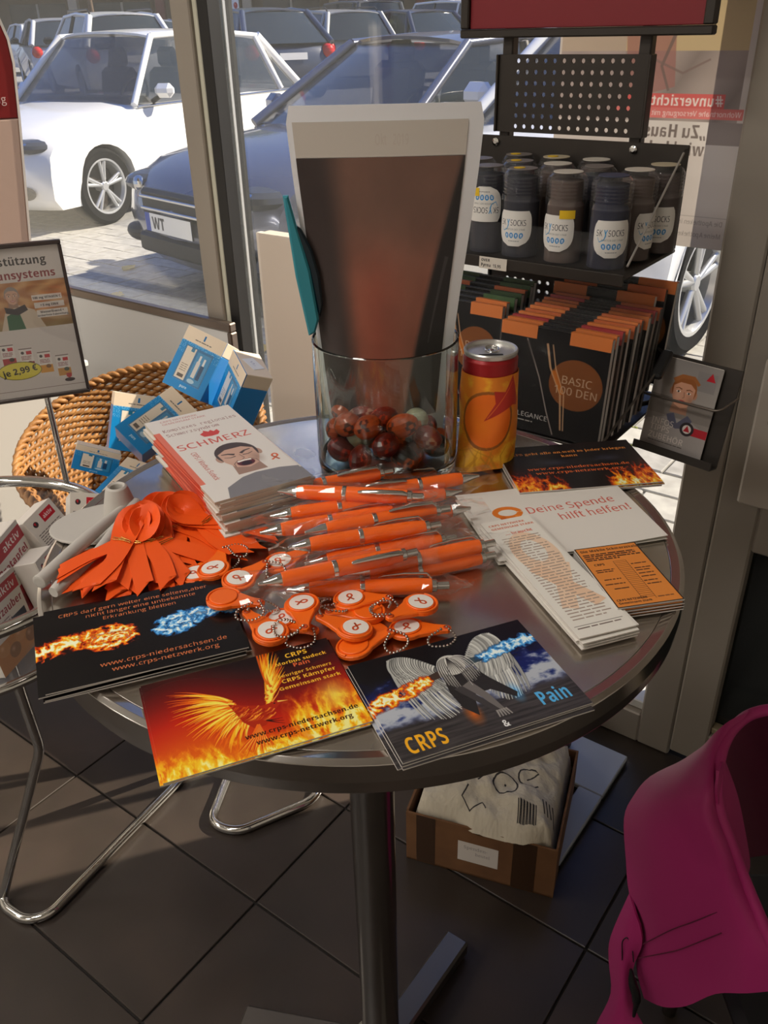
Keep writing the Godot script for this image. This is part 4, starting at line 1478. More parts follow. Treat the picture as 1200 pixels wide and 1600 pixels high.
func print_scale_card() -> Image:
	var p := Pad.new(self, 170, 262, rgb(30, 24, 22))
	p.rect(3, 3, 164, 256, rgb(226, 138, 60))
	p.text("Die Mobile Schmerzskala", 10, 22, 14, rgb(52, 30, 20), true, {"sx": 0.95})
	p.words(10, 32, 150, 4, 8.5, rgb(66, 38, 24), 8, 0.5)
	p.text("CRPS", 20, 86, 12, rgb(52, 30, 20), true)
	for k in 22:
		p.rect(74, 74 + k * 7.6, 34, 1, rgb(66, 38, 24))
	p.rect(74, 74, 1, 168, rgb(66, 38, 24))
	p.rect(108, 74, 1, 168, rgb(66, 38, 24))
	for e in [[14, 104, 50], [14, 112, 46], [18, 146, 48], [12, 166, 56], [26, 186, 40], [114, 92, 44], [114, 112, 46], [114, 122, 40], [114, 136, 40], [114, 150, 44], [112, 168, 38], [114, 182, 40]]:
		p.words(e[0], e[1], e[2], 1, 7, rgb(80, 46, 28), int(e[1]), 0.5)
	p.text("CRPS NETZWERK", 10, 238, 10, rgb(52, 30, 20), true)
	p.text("Gemeinsam stark", 10, 250, 10, rgb(52, 30, 20), true)
	p.words(114, 236, 44, 1, 7, rgb(120, 70, 40), 3, 0.5)
	return p.im


# a painted head: x, y at the middle of the face
func draw_head(p: Pad, x: float, y: float, s: float, skin: Color, hair: Color, shout := false):
	p.poly([V(x - 0.5 * s, y + 0.5 * s), V(x + 0.42 * s, y + 0.5 * s), V(x + 0.5 * s, y + 1.35 * s), V(x - 0.6 * s, y + 1.35 * s)], skin.darkened(0.22))
	p.ell(x - 0.74 * s, y + 0.02 * s, 0.13 * s, 0.24 * s, skin.darkened(0.12))
	p.ell(x + 0.74 * s, y + 0.02 * s, 0.13 * s, 0.24 * s, skin.darkened(0.12))
	p.ell(x, y - 0.22 * s, 0.78 * s, 0.86 * s, hair)
	p.poly([V(x - 0.68 * s, y - 0.35 * s), V(x - 0.3 * s, y - 0.62 * s), V(x + 0.35 * s, y - 0.62 * s), V(x + 0.68 * s, y - 0.35 * s), V(x + 0.66 * s, y + 0.3 * s), V(x + 0.42 * s, y + 0.82 * s), V(x, y + 1.0 * s), V(x - 0.42 * s, y + 0.82 * s), V(x - 0.66 * s, y + 0.3 * s)], skin)
	p.glow(x - 0.36 * s, y + 0.2 * s, 0.4 * s, 0.5 * s, skin.lightened(0.2), 0.5)
	p.glow(x + 0.5 * s, y + 0.4 * s, 0.35 * s, 0.6 * s, skin.darkened(0.3), 0.6)
	for e in [-1.0, 1.0]:
		if shout:
			p.stroke([V(x + e * 0.12 * s, y - 0.12 * s), V(x + e * 0.32 * s, y - 0.26 * s), V(x + e * 0.56 * s, y - 0.3 * s)], 0.13 * s, 0.05 * s, hair)
			p.stroke([V(x + e * 0.14 * s, y + 0.02 * s), V(x + e * 0.34 * s, y + 0.05 * s), V(x + e * 0.54 * s, y - 0.04 * s)], 0.06 * s, 0.03 * s, skin.darkened(0.6))
			p.stroke([V(x + e * 0.2 * s, y + 0.36 * s), V(x + e * 0.42 * s, y + 0.56 * s), V(x + e * 0.44 * s, y + 0.78 * s)], 0.04 * s, 0.03 * s, skin.darkened(0.4))
		else:
			p.stroke([V(x + e * 0.14 * s, y - 0.2 * s), V(x + e * 0.34 * s, y - 0.27 * s), V(x + e * 0.54 * s, y - 0.2 * s)], 0.06 * s, 0.03 * s, hair.darkened(0.3))
			p.ell(x + e * 0.33 * s, y - 0.03 * s, 0.13 * s, 0.065 * s, Color(0.95, 0.93, 0.9))
			p.ell(x + e * 0.33 * s, y - 0.03 * s, 0.065 * s, 0.065 * s, Color(0.25, 0.2, 0.16))
	p.stroke([V(x + 0.03 * s, y - 0.05 * s), V(x + 0.1 * s, y + 0.26 * s), V(x, y + 0.33 * s)], 0.04 * s, 0.05 * s, skin.darkened(0.28))
	if shout:
		p.ell(x, y + 0.62 * s, 0.33 * s, 0.25 * s, rgb(96, 34, 34))
		p.ell(x, y + 0.68 * s, 0.2 * s, 0.14 * s, rgb(40, 14, 16))
		p.stroke([V(x - 0.26 * s, y + 0.48 * s), V(x, y + 0.44 * s), V(x + 0.26 * s, y + 0.48 * s)], 0.1 * s, 0.1 * s, rgb(240, 236, 226))
	else:
		p.ell(x, y + 0.56 * s, 0.26 * s, 0.1 * s, rgb(170, 70, 66))
		p.stroke([V(x - 0.2 * s, y + 0.54 * s), V(x, y + 0.57 * s), V(x + 0.2 * s, y + 0.54 * s)], 0.06 * s, 0.06 * s, rgb(246, 242, 236))


func print_booklet() -> Image:
	var p := Pad.new(self, 260, 520, rgb(226, 218, 210))
	p.rect(0, 86, 16, 340, rgb(226, 118, 92))
	p.text("CRPS NETZWERK", 40, 26, 15, rgb(190, 120, 110), false)
	p.text("GEMEINSAM STARK", 40, 44, 15, rgb(190, 120, 110), false)
	p.text("Komplexes regionales", 26, 92, 25, rgb(150, 106, 98), false, {"font": "Droid Sans Mono", "sx": 0.74})
	p.text("Schmerzsyndrom", 26, 124, 25, rgb(150, 106, 98), false, {"font": "Droid Sans Mono", "sx": 0.74})
	p.poly([V(116, 172), V(110, 152), V(124, 142), V(126, 132), V(138, 146), V(146, 138), V(152, 150), V(164, 142), V(166, 160), V(156, 174), V(136, 176)], rgb(206, 66, 56))
	p.text("SCHMERZ", 130, 222, 48, rgb(204, 78, 62), false, {"al": 0.5, "sx": 1.02})
	p.text("CRPS / Morbus Sudeck", 44, 246, 19, rgb(196, 120, 108), false, {"ang": PI / 2, "sx": 0.9})
	# shirt and face
	p.poly([V(40, 520), V(56, 470), V(110, 438), V(150, 430), V(214, 436), V(260, 452), V(260, 520)], rgb(128, 124, 126))
	draw_head(p, 152, 322, 74, rgb(206, 164, 142), rgb(74, 58, 52), true)
	draw_loop(p, 232, 374, 13, rgb(214, 96, 46), 0.3)
	return p.im


func print_leg() -> Image:   # blurred photograph of a reddened leg on a dark ground
	var p := Pad.new(self, 300, 420, rgb(60, 48, 44))
	var n := FastNoiseLite.new()
	n.seed = 3
	n.frequency = 0.006
	for y in 420:
		for x in 300:
			var t := y / 420.0
			var l := lerpf(60, 84, t)
			var r := lerpf(296, 206, t)
			var m := smoothstep(l - 26, l + 30, x) * smoothstep(r + 8, r - 10, x)
			var v := n.get_noise_2d(x, y)
			var skin := rgb(112, 82, 70).lerp(rgb(142, 86, 68), smoothstep(0.15, 0.55, t)).lerp(rgb(150, 98, 78), smoothstep(0.7, 1.0, t))
			skin = skin.lerp(rgb(150, 72, 56), clampf(1.0 - absf(x - 140) / 70.0, 0, 1) * smoothstep(0.2, 0.55, t) * 0.55)
			var dark := rgb(62, 52, 50).lerp(rgb(84, 76, 74), smoothstep(0.3, 0.8, t) * smoothstep(80, 0, x))
			if x > r: dark = rgb(34, 30, 30)
			p.dot(x, y, dark.lerp(skin, m) * (1.0 + v * 0.12))
	p.stroke([V(286, 150), V(262, 290)], 8, 3, rgb(88, 84, 86), 0.5)
	return p.im
func table_things():
	var deck := T + 0.0004
	# --- stacks of cards: [print, width, depth, thickness, centre, turn, count, spread, name, label of the top one, label of the rest, category, group]
	card_stack(print_fists(), 0.152, 0.107, 0.0011, v3(-0.4925, deck, -0.3272), 56.2, 6, 0.006, "postcard",
		"black postcard with a fiery and an icy fist, top of the left pile", "black fist postcard, %s from the top of the left pile", "postcard", "fist postcards in the left pile", 0.25)
	card_stack(print_phoenix(), 0.147, 0.103, 0.0011, v3(-0.3615, deck, -0.3188), 58.2, 3, 0.0025, "postcard",
		"fiery red postcard with a phoenix, jutting over the table edge", "red phoenix postcard, %s from the top of its pile", "postcard", "phoenix postcards", 0.25)
	card_stack(print_angel(), 0.148, 0.1075, 0.0011, v3(-0.2437, deck, -0.4225), 58.2, 5, 0.003, "postcard",
		"dark postcard with a kneeling winged figure, CRPS & Pain, top of its pile", "winged figure postcard, %s from the top of its pile", "postcard", "winged figure postcards", 0.25)
	card_stack(print_firecard(), 0.156, 0.107, 0.0011, v3(-0.333, deck, -0.8007), 43.4, 5, 0.002, "postcard",
		"black postcard with flames in its corners, top of the pile beside the can", "black flame postcard, %s from the top of the pile beside the can", "postcard", "flame postcards beside the can", 0.25)
	card_stack(print_scale_card(), 0.0595, 0.093, 0.0012, v3(-0.2013, deck, -0.6210), 47.6, 8, 0.0012, "pain_scale_card",
		"orange printed card with a scale of boxes, topmost of its pad", "orange scale card, %s from the top at the right table edge", "card", "orange scale cards at the right edge", 0.45)
	# folded donation leaflet, slightly sprung
	var dn := thing("donation_leaflet", "cream folded leaflet reading Deine Spende hilft helfen, right of the pens", "leaflet", v3(-0.302, deck, -0.6915), deg_to_rad(50.0))
	put("back_leaf", leaf(0.171, 0.128, 0.0005), M.paper, dn)
	put("front_leaf", leaf(0.171, 0.128, 0.0005, 0.0015), [print_mat(print_donation(), 0.6), M.paper], dn, Transform3D(Basis(Vector3.RIGHT, 0.012), v3(0, 0.003, 0)))
	card_stack(print_bookmark(), 0.0515, 0.19, 0.0011, v3(-0.259, deck + 0.0006, -0.591), 54.6, 7, 0.004, "bookmark",
		"long cream bookmark full of small print, top of its pile on the leaflet", "long cream bookmark, %s from the top of the pile on the leaflet", "bookmark", "bookmarks in the pile on the leaflet", 0.6)
	grey_funnel()
	booklets()
	vase_and_folder()
	money_can()
	ribbons()
	pens_and_keyrings()


func card_stack(im: Image, w: float, d: float, th: float, p: Vector3, deg: float, n: int, spread: float, called: String, top: String, rest: String, cat: String, group: String, rough: float):
	var face := print_mat(im, rough)
	var mesh := leaf(w, d, th)
	var sides := mat(rgb(206, 198, 190), 0.7)
	var nth := ["", "second", "third", "fourth", "fifth", "sixth", "seventh", "eighth"]
	for k in n:
		var last := k == n - 1
		var off := v3(R(-1, 1), 0, R(-1, 1)) * (0.0 if last else spread)
		var xf := at(p + v3(0, k * (th + 0.0003), 0) + off, deg_to_rad(deg + (0.0 if last else R(-1, 1) * spread * 320)))
		var o := put(called, mesh, [face, sides], null, xf)
		tag(o, top if last else rest % nth[n - 1 - k], cat, group)


func pens_and_keyrings():
	var pens := [
		[v3(-0.4512, 0.9920, -0.5516), 28.1, "orange ballpoint pen in cellophane, uppermost of the heap, behind the other long pens"],
		[v3(-0.4538, 0.9800, -0.5458), 46.6, "orange pen in cellophane lying half under the uppermost pen"],
		[v3(-0.4488, 0.9760, -0.5254), 49.4, "orange pen in cellophane reaching furthest left, against the booklets"],
		[v3(-0.4118, 0.9800, -0.5446), 54.2, "orange pen in cellophane with its silver clicker pointing left, in mid heap"],
		[v3(-0.4046, 0.9800, -0.5148), 50.4, "orange pen in cellophane crossing the middle of the heap, clip upwards"],
		[v3(-0.3915, 0.9660, -0.5213), 50.3, "orange pen in cellophane whose silver tip points right at the leaflet"],
		[v3(-0.3946, 0.9770, -0.4649), 54.9, "orange pen in cellophane lying second from the front, tip towards the keyrings"],
		[v3(-0.3557, 0.9645, -0.5332), 54.6, "orange pen in cellophane with its clicker just below the leaflet's ribbon"],
		[v3(-0.3536, 0.9538, -0.5319), 54.9, "orange pen in cellophane whose clicker touches the bookmarks"],
		[v3(-0.3765, 0.9545, -0.4801), 37.8, "orange pen in cellophane at the very front of the heap, above the keyrings"],
		[v3(-0.5055, 0.9740, -0.5836), 56.3, "orange pen in cellophane at the back, pointing up at the vase"],
		[v3(-0.4407, 0.9645, -0.6412), -128.5, "orange pen in cellophane at the back right, tip near the flame postcards"],
		[v3(-0.4475, 0.9538, -0.6197), -127.0, "orange pen in cellophane lowest on the right side below the back pens"],
		[v3(-0.4130, 0.9645, -0.5765), -130.5, "orange pen in cellophane buried in the right half of the heap"],
		[v3(-0.4826, 0.9538, -0.6504), 46.6, "orange pen in cellophane at the very back under the vase's edge"],
	]
	var keys := [
		[v3(-0.3225, 0.9590, -0.4788), -104.7, 1, "orange keyring with a white ribbon disc, furthest right on the bare steel"],
		[v3(-0.3199, 0.9490, -0.4554), 28.9, 1, "orange keyring mostly hidden under the rightmost keyring"],
		[v3(-0.3494, 0.9560, -0.4239), -171.2, 2, "orange keyring with its disc half swung out, just above the phoenix card"],
		[v3(-0.3410, 0.9490, -0.4127), 63.2, 0, "orange chip without emblem sticking out below the swung keyring"],
		[v3(-0.3779, 0.9550, -0.4552), 34.6, 1, "orange keyring lying edge-on right under the front pen"],
		[v3(-0.3574, 0.9520, -0.4522), -142.7, 0, "thin orange keyring seen from its edge, left of the edge-on one"],
		[v3(-0.4023, 0.9600, -0.4210), -45.4, 1, "orange keyring with white disc upright, in the middle of the front row"],
		[v3(-0.4041, 0.9540, -0.3841), 169.7, 1, "orange keyring with white disc nearest the phoenix feathers"],
		[v3(-0.4745, 0.9580, -0.4196), 87.7, 1, "orange keyring with white disc at left, above the blank one"],
		[v3(-0.4627, 0.9600, -0.3904), 22.8, 0, "blank orange keyring showing its back on the black fist card"],
		[v3(-0.4675, 0.9540, -0.4654), 71.4, 1, "orange keyring with white disc tucked below the pens and booklets"],
		[v3(-0.5070, 0.9560, -0.4206), 120.6, 1, "orange keyring with white disc leaning on the ribbons"],
		[v3(-0.5203, 0.9510, -0.4105), 98.4, 1, "orange keyring with white disc furthest left, half under its neighbour"],
		[v3(-0.4117, 0.9500, -0.4050), 7.6, 1, "orange keyring half hidden between the two front ones"],
	]
	var proto := make_pen()
	for i in pens.size():
		var d: Array = pens[i]
		var xf := Transform3D(Basis(Vector3.UP, deg_to_rad(d[1])) * Basis(Vector3.BACK, R(-0.03, 0.03) if d[0].y > 0.96 else 0.0) * Basis(Vector3.RIGHT, R(-1.2, 1.2)), d[0])
		if i == 0:
			proto.transform = xf
			proto.set_meta("label", d[2])
		else:
			copy_of(proto, xf, d[2])
	var made := {}
	for d in keys:
		var xf := Transform3D(Basis(Vector3.UP, deg_to_rad(d[1])) * Basis(Vector3.RIGHT, R(-0.12, 0.12)) * Basis(Vector3.BACK, R(0.0, 0.1)), d[0])
		if not made.has(d[2]):
			made[d[2]] = make_keyring(d[2])
			made[d[2]].transform = xf
			made[d[2]].set_meta("label", d[3])
		else:
			copy_of(made[d[2]], xf, d[3])


func make_pen() -> Node3D:    # lies along x, tip at -x
	var t := thing("ballpoint_pen", "", "pen", Vector3.ZERO, 0.0, "orange pens heaped on the table")
	var turn := Transform3D(Basis(Vector3.BACK, -PI / 2), Vector3.ZERO)     # height runs along +x
	var shiny := mat(rgb(250, 104, 12), 0.22)
	put("barrel", mlathe([V(0, -0.052), V(0.0062, -0.052), V(0.0072, -0.044), V(0.0074, -0.008), V(0, -0.008)], 20, turn), shiny, t)
	put("barrel", mlathe([V(0, -0.004), V(0.0074, -0.004), V(0.0073, 0.04), V(0.0062, 0.054), V(0, 0.054)], 20, turn), shiny, t)
	put("ring", mlathe([V(0, -0.008), V(0.0077, -0.008), V(0.0077, -0.004), V(0, -0.004)], 20, turn), M.chrome, t)
	put("tip", mlathe([V(0, -0.072), V(0.0014, -0.072), V(0.0022, -0.068), V(0.0056, -0.056), V(0.006, -0.052), V(0, -0.052)], 16, turn), M.chrome, t)
	put("clicker", mlathe([V(0, 0.054), V(0.0056, 0.054), V(0.0056, 0.058), V(0.0036, 0.059), V(0.0036, 0.069), V(0, 0.070)], 16, turn), M.chrome, t)
	put("clip", MB.new().tube(PackedVector3Array([v3(0.054, 0.006, 0), v3(0.05, 0.0105, 0), v3(0.03, 0.011, 0), v3(0.012, 0.0095, 0), v3(0.008, 0.0085, 0)]), PackedFloat32Array([0.0022, 0.0026, 0.0026, 0.002, 0.0012]), 8, false, Transform3D.IDENTITY, 0.55).done(), M.chrome, t)
	# crinkled sleeve, flattened and pinched at both ends
	var film := clear_mat(rgb(240, 240, 244), 0.008, 0.03, 0.62)
	var r := RandomNumberGenerator.new()
	r.seed = 44
	var b := MB.new()
	var rings := []
	for i in 25:
		var u := i / 24.0
		var x := lerpf(-0.089, 0.089, u)
		var pinch := smoothstep(0.0, 0.13, u) * smoothstep(1.0, 0.87, u)
		var ring := PackedVector3Array()
		for k in 14:
			var a := TAU * k / 14
			var wob := r.randf_range(-1, 1)
			var y := sin(a) * lerpf(0.0006, 0.0092, pinch) + 0.0026 * wob * (1.0 - 0.75 * pinch)
			var z := cos(a) * lerpf(0.0155, 0.0115, pinch) + 0.0011 * r.randf_range(-1, 1)
			ring.append(v3(x + 0.001 * wob, y, z))
		rings.append(ring)
	b.smooth = -1
	for i in 24:
		for k in 14:
			var k1 := (k + 1) % 14
			b.quad(rings[i][k], rings[i][k1], rings[i + 1][k1], rings[i + 1][k])
	put("cellophane", b.done(), film, t)
	return t


func make_keyring(kind: int) -> Node3D:   # disc at the origin, tail towards +x; kind 0 shows its blank back, 2 has the disc swung out
	var t := thing("ribbon_keyring", "", "keyring", Vector3.ZERO, 0.0, "orange ribbon keyrings")
	var om := mat(rgb(246, 106, 20), 0.4)
	var flat := Transform3D(Basis(Vector3.RIGHT, -PI / 2), Vector3.ZERO)     # drawn in x, y; thickness upwards
	var ol := PackedVector2Array()
	var rad := 0.0150
	for k in 19:
		var a := lerpf(0.75, TAU - 0.75, k / 18.0)
		ol.append(V(cos(a), sin(a)) * rad)
	ol.append_array(PackedVector2Array([V(0.022, -0.0062), V(0.028, -0.0046), V(0.0335, -0.0042), V(0.036, -0.002), V(0.036, 0.002), V(0.0335, 0.0042), V(0.028, 0.0046), V(0.022, 0.0062)]))
	put("holder", MB.new().prism(ol, -0.002, 0.002, flat, 0.0007).done(), om, t)
	# raised lip that grips the chip
	var lip := []
	for k in 15:
		var a := lerpf(-0.9, 2.2, k / 14.0) + PI / 2
		lip.append(v3(cos(a) * 0.0138, 0.0022, -sin(a) * 0.0138))
	put("lip", mtube(lip, 0.0011, 6), om, t)
	var eye := []
	for k in 12:
		eye.append(v3(0.0325 + cos(TAU * k / 12) * 0.0022, 0.002, sin(TAU * k / 12) * 0.0022))
	put("eyelet", mtube(eye, 0.0008, 5, true), mat(rgb(180, 60, 12), 0.5), t)
	var cx := v3(0, 0.002, 0) if kind != 2 else v3(-0.001, 0.002, 0)
	var chip := put("chip", mlathe([V(0, 0), V(0.0116, 0), V(0.0118, 0.0008), V(0.0113, 0.0013), V(0, 0.0013)], 28), om, t, at(cx))
	if kind != 0:
		var face := Pad.new(self, 96, 96, rgb(236, 228, 220))
		draw_loop(face, 48, 44, 17, rgb(204, 74, 26), 0.35)
		var d := MB.new()
		d.smooth = -1
		for k in 28:
			var a := TAU * k / 28
			var b := TAU * (k + 1) / 28
			d.tri(v3(0, 0, 0), v3(cos(a), 0, -sin(a)) * 0.0104, v3(cos(b), 0, -sin(b)) * 0.0104, V(0.5, 0.5), V(0.5 + cos(a) * 0.5, 0.5 - sin(a) * 0.5), V(0.5 + cos(b) * 0.5, 0.5 - sin(b) * 0.5))
		var disc := put("emblem", d.done(), keyface(face), chip, at(v3(0, 0.0016, 0), 0.6))
		disc.set_meta("label", "white disc with an orange ribbon")
	if kind == 2:
		var sw := PackedVector2Array()
		for k in 24:
			sw.append(V(cos(TAU * k / 24), sin(TAU * k / 24)) * 0.0122)
		put("swing_chip", MB.new().prism(sw, -0.0065, -0.0035, flat * Transform3D(Basis.IDENTITY, v3(-0.011, -0.013, 0)), 0.0006).done(), om, t)
		for s in [-1.0, 1.0]:
			put("arm", mtube([v3(-0.011 + s * 0.0135, -0.004, 0.006), v3(-0.011 + s * 0.0148, -0.004, 0.013), v3(-0.011 + s * 0.0125, -0.004, 0.02)], PackedFloat32Array([0.0014, 0.0022, 0.0022]), 8), om, t)
	# ball chain looping through the eyelet
	var path := bent([v3(0.0325, 0.003, 0.001), v3(0.042, 0.0, 0.012), v3(0.036, -0.001, 0.024), v3(0.02, -0.001, 0.025), v3(0.018, 0.002, 0.016), v3(0.03, 0.005, 0.006)], 0.01, 8)
	var b2 := MB.new()
	var run := 0.0
	for i in range(1, path.size()):
		var seg: float = path[i - 1].distance_to(path[i])
		while run < seg:
			b2.ball(Vector3.ONE * 0.00125, at(path[i - 1].lerp(path[i], run / seg)), 7, 5)
			run += 0.0030
		run -= seg
	put("ball_chain", b2.done(), mat(rgb(200, 190, 180), 0.2, 1.0), t)
	return t


var key_face_mat: StandardMaterial3D
func keyface(p: Pad) -> StandardMaterial3D:
	if key_face_mat == null:
		key_face_mat = print_mat(p.im, 0.35)
	return key_face_mat


func ribbons():
	# every ribbon is a folded strip with a crossing, tails cut on the slant
	var sat := mat(rgb(245, 88, 10), 0.55)
	sat.backlight_enabled = true
	sat.backlight = Color(0.25, 0.08, 0.01)
	var gold := mat(rgb(214, 170, 90), 0.25, 1.0)
	var half := 0.0085
	var protos := []
	for v in 3:
		# centre line, loop towards -z, tails towards +z
		var c := [v3(-0.026 + v * 0.004, 0.0012, 0.066), v3(-0.014, 0.0016, 0.036), v3(0.0, 0.0022, 0.004), v3(0.0085, 0.0045, -0.014), v3(0.0095, 0.009 + v * 0.002, -0.026), v3(0.0, 0.0105 + v * 0.003, -0.033), v3(-0.0095, 0.0095 + v * 0.002, -0.026), v3(-0.0085, 0.0065, -0.014), v3(0.0, 0.0042, 0.004), v3(0.015, 0.0032, 0.036), v3(0.029 - v * 0.003, 0.0016, 0.064 + v * 0.004)]
		var pts := []
		for i in c.size() - 1:
			for k in 4:
				pts.append(Vector3(c[i]).cubic_interpolate(c[i + 1], c[maxi(i - 1, 0)], c[mini(i + 2, c.size() - 1)], k / 4.0))
		pts.append(c[-1])
		var rows := []
		for i in pts.size():
			var d: Vector3 = (pts[mini(i + 1, pts.size() - 1)] - pts[maxi(i - 1, 0)]).normalized()
			# the strip stands up in the loop and lies flat in the tails
			var u := float(i) / (pts.size() - 1)
			var stand := smoothstep(0.30, 0.46, u) * smoothstep(0.70, 0.54, u)
			var side := d.cross(Vector3.UP).normalized()
			side = (side * (1.0 - stand) + (Vector3.UP * 0.8 + side * 0.45) * stand).normalized()
			var slant := 0.0
			if i == 0: slant = -0.010
			if i == pts.size() - 1: slant = 0.010
			rows.append(PackedVector3Array([pts[i] - side * half - d * slant, pts[i], pts[i] + side * half + d * slant]))
		var t := thing("awareness_ribbon", "", "ribbon", Vector3.ZERO, 0.0, "orange ribbons in the pile")
		put("strip", MB.new().sheet(rows, 0.0004).done(), sat, t)
		put("safety_pin", mtube(bent([v3(-0.007, 0.006, 0.003), v3(0.006, 0.0062, 0.004), v3(0.0085, 0.0062, 0.0062), v3(-0.006, 0.0062, 0.0066)], 0.002), 0.0005, 5), gold, t)
		protos.append(t)
	var where := ["at the left end", "just right of the leftmost", "third from the left", "on top beside the grey tube", "in the front row", "on top at the centre", "with its loop standing up", "below the topmost loop", "at the front middle", "near the text of the fist card", "under the middle loops", "half buried at the centre", "at the right front", "pointing at the keyrings", "lying over the right tails", "at the back with a tall loop", "against the booklets", "beneath the back loop", "right of the tall loop", "lowest on the right", "deep in the pile at the back", "last beside the booklets"]
	for i in where.size():
		var first: bool = i < 15
		var f := i / 14.0 if first else (i - 15) / 6.0
		# tails of the first group fan out from the lower left to the right; the second group lies behind it
		var yaw := lerpf(-8.0, 88.0, f) if first else lerpf(52.0, 104.0, f)
		var p := v3(lerpf(-0.612, -0.576, f), T + 0.002 + 0.0010 * ((i * 7) % 15), lerpf(-0.396, -0.430, f)) if first else v3(lerpf(-0.618, -0.566, f), T + 0.004 + 0.0016 * (i - 15), lerpf(-0.448, -0.474, f))
		p += v3(R(-0.008, 0.008), 0, R(-0.008, 0.008))
		var xf := Transform3D(Basis(Vector3.UP, deg_to_rad(yaw + R(-5, 5))) * Basis(Vector3.RIGHT, R(0.0, 0.10)), p)
		var label := "orange satin awareness ribbon %s of the ribbon pile" % where[i]
		if where[i].begins_with("last") or where[i].begins_with("pointing") or where[i].begins_with("against") or where[i].begins_with("near"):
			label = "orange satin awareness ribbon %s" % where[i]
		if i < 3:
			protos[i].transform = xf
			protos[i].set_meta("label", label)
		else:
			copy_of(protos[i % 3], xf, label)


func grey_funnel():
	var gm := mat(rgb(188, 182, 174), 0.6)
	var t := thing("drinking_tube_set", "grey plastic funnel on a flat base with a smooth and a ribbed tube", "plastic tubes", v3(-0.667, T, -0.440))
	var ol := PackedVector2Array()
	for k in 28:
		var a := TAU * k / 28
		ol.append(V(cos(a) * 0.058, sin(a) * 0.04) + V(-0.012, 0.0))
	put("base_plate", MB.new().prism(ol, 0.0, 0.003, Transform3D(Basis(Vector3.UP, deg_to_rad(52)) * Basis(Vector3.RIGHT, -PI / 2), v3(0.006, 0.0005, 0.0)), 0.0008).done(), gm, t)
	put("cone", mlathe([V(0.0175, 0.003), V(0.0165, 0.012), V(0.0125, 0.028), V(0.0105, 0.034), V(0.0085, 0.0355), V(0.0065, 0.034), V(0.0055, 0.02), V(0.0, 0.018)], 32, at(v3(-0.004, 0, -0.008))), gm, t)
	var o := v3(-0.667, T, -0.440)
	put("tube", mtube(bent([v3(-0.618, T + 0.0125, -0.318) - o, v3(-0.642, T + 0.014, -0.385) - o, v3(-0.660, T + 0.016, -0.447) - o], 0.05), PackedFloat32Array([0.0062, 0.0064, 0.0064, 0.0064, 0.0063, 0.0062, 0.0058, 0.0054, 0.0034]), 14), gm, t)
	put("tube_mouth", MB.new().lathe(PackedVector2Array([V(0.0, 0), V(0.0045, 0), V(0.0064, 0.0005), V(0.0067, 0.003)]), 14, Transform3D(Basis(Quaternion(Vector3.UP, v3(-0.33, 0.02, -0.94).normalized())), v3(-0.6175, T + 0.0125, -0.3165) - o)).done(), gm, t)
	var path := bent([v3(-0.600, T + 0.008, -0.318) - o, v3(-0.612, T + 0.009, -0.368) - o, v3(-0.640, T + 0.011, -0.42) - o, v3(-0.662, T + 0.016, -0.468) - o], 0.04, 14)
	var rr := PackedFloat32Array()
	var fine := []
	for i in path.size() - 1:
		for k in 3:
			fine.append(path[i].lerp(path[i + 1], k / 3.0))
	for i in fine.size():
		var u := float(i) / fine.size()
		rr.append(0.0056 + (0.0012 if i % 2 else -0.0006) * (1.0 if u < 0.3 else 0.25))
	put("ribbed_hose", mtube(fine, rr, 12), gm, t)


func booklets():
	var cover := print_mat(print_booklet(), 0.45)
	var spine := Pad.new(self, 4, 128, rgb(196, 186, 170))
	spine.rect(0, 20, 4, 86, rgb(198, 62, 34))
	var sm := print_mat(spine.im, 0.5)
	var pages := mat(rgb(198, 186, 168), 0.75)
	var w := 0.0995
	var d := 0.217
	var th := 0.0028
	var a := MB.new()
	a.quad(v3(-w / 2, th, d / 2), v3(w / 2, th, d / 2), v3(w / 2, th, -d / 2), v3(-w / 2, th, -d / 2))
	var b := MB.new()
	b.smooth = -1
	b.quad(v3(-w / 2, 0, -d / 2), v3(-w / 2, 0, d / 2), v3(-w / 2, th, d / 2), v3(-w / 2, th, -d / 2), V(0, 0), V(0, 1), V(1, 1), V(1, 0))
	var c := MB.new()
	c.quad(v3(-w / 2, 0, d / 2), v3(w / 2, 0, d / 2), v3(w / 2, th, d / 2), v3(-w / 2, th, d / 2))
	c.quad(v3(w / 2, 0, -d / 2), v3(-w / 2, 0, -d / 2), v3(-w / 2, th, -d / 2), v3(w / 2, th, -d / 2))
	c.quad(v3(w / 2, 0, d / 2), v3(w / 2, 0, -d / 2), v3(w / 2, th, -d / 2), v3(w / 2, th, d / 2))
	c.quad(v3(-w / 2, 0, -d / 2), v3(w / 2, 0, -d / 2), v3(w / 2, 0, d / 2), v3(-w / 2, 0, d / 2))
	var mesh := c.done(b.done(a.done()))
	var n := 17
	var nth := ["", "second", "third", "fourth", "fifth", "sixth", "seventh", "eighth", "ninth", "tenth", "eleventh", "twelfth", "thirteenth", "fourteenth", "fifteenth", "sixteenth", "lowest"]
	for k in n:
		var u := float(k) / (n - 1)
		var p := v3(-0.620, T + 0.0005 + k * (th + 0.0002), -0.548) + v3(0.8, 0, -0.6) * 0.012 * (1.0 - u)
		var last := k == n - 1
		if not last: p += v3(R(-1, 1), 0, R(-1, 1)) * 0.0022
		var o := put("booklet", mesh, [cover, sm, pages], null, at(p, deg_to_rad(67.0 + (0.0 if last else R(-1.6, 1.6)))))
		tag(o, "pale booklet headed SCHMERZ with a shouting man, top of the stack" if last else "booklet with a red spine, %s from the top of the SCHMERZ stack" % nth[n - 1 - k], "booklet", "SCHMERZ booklets in the stack")


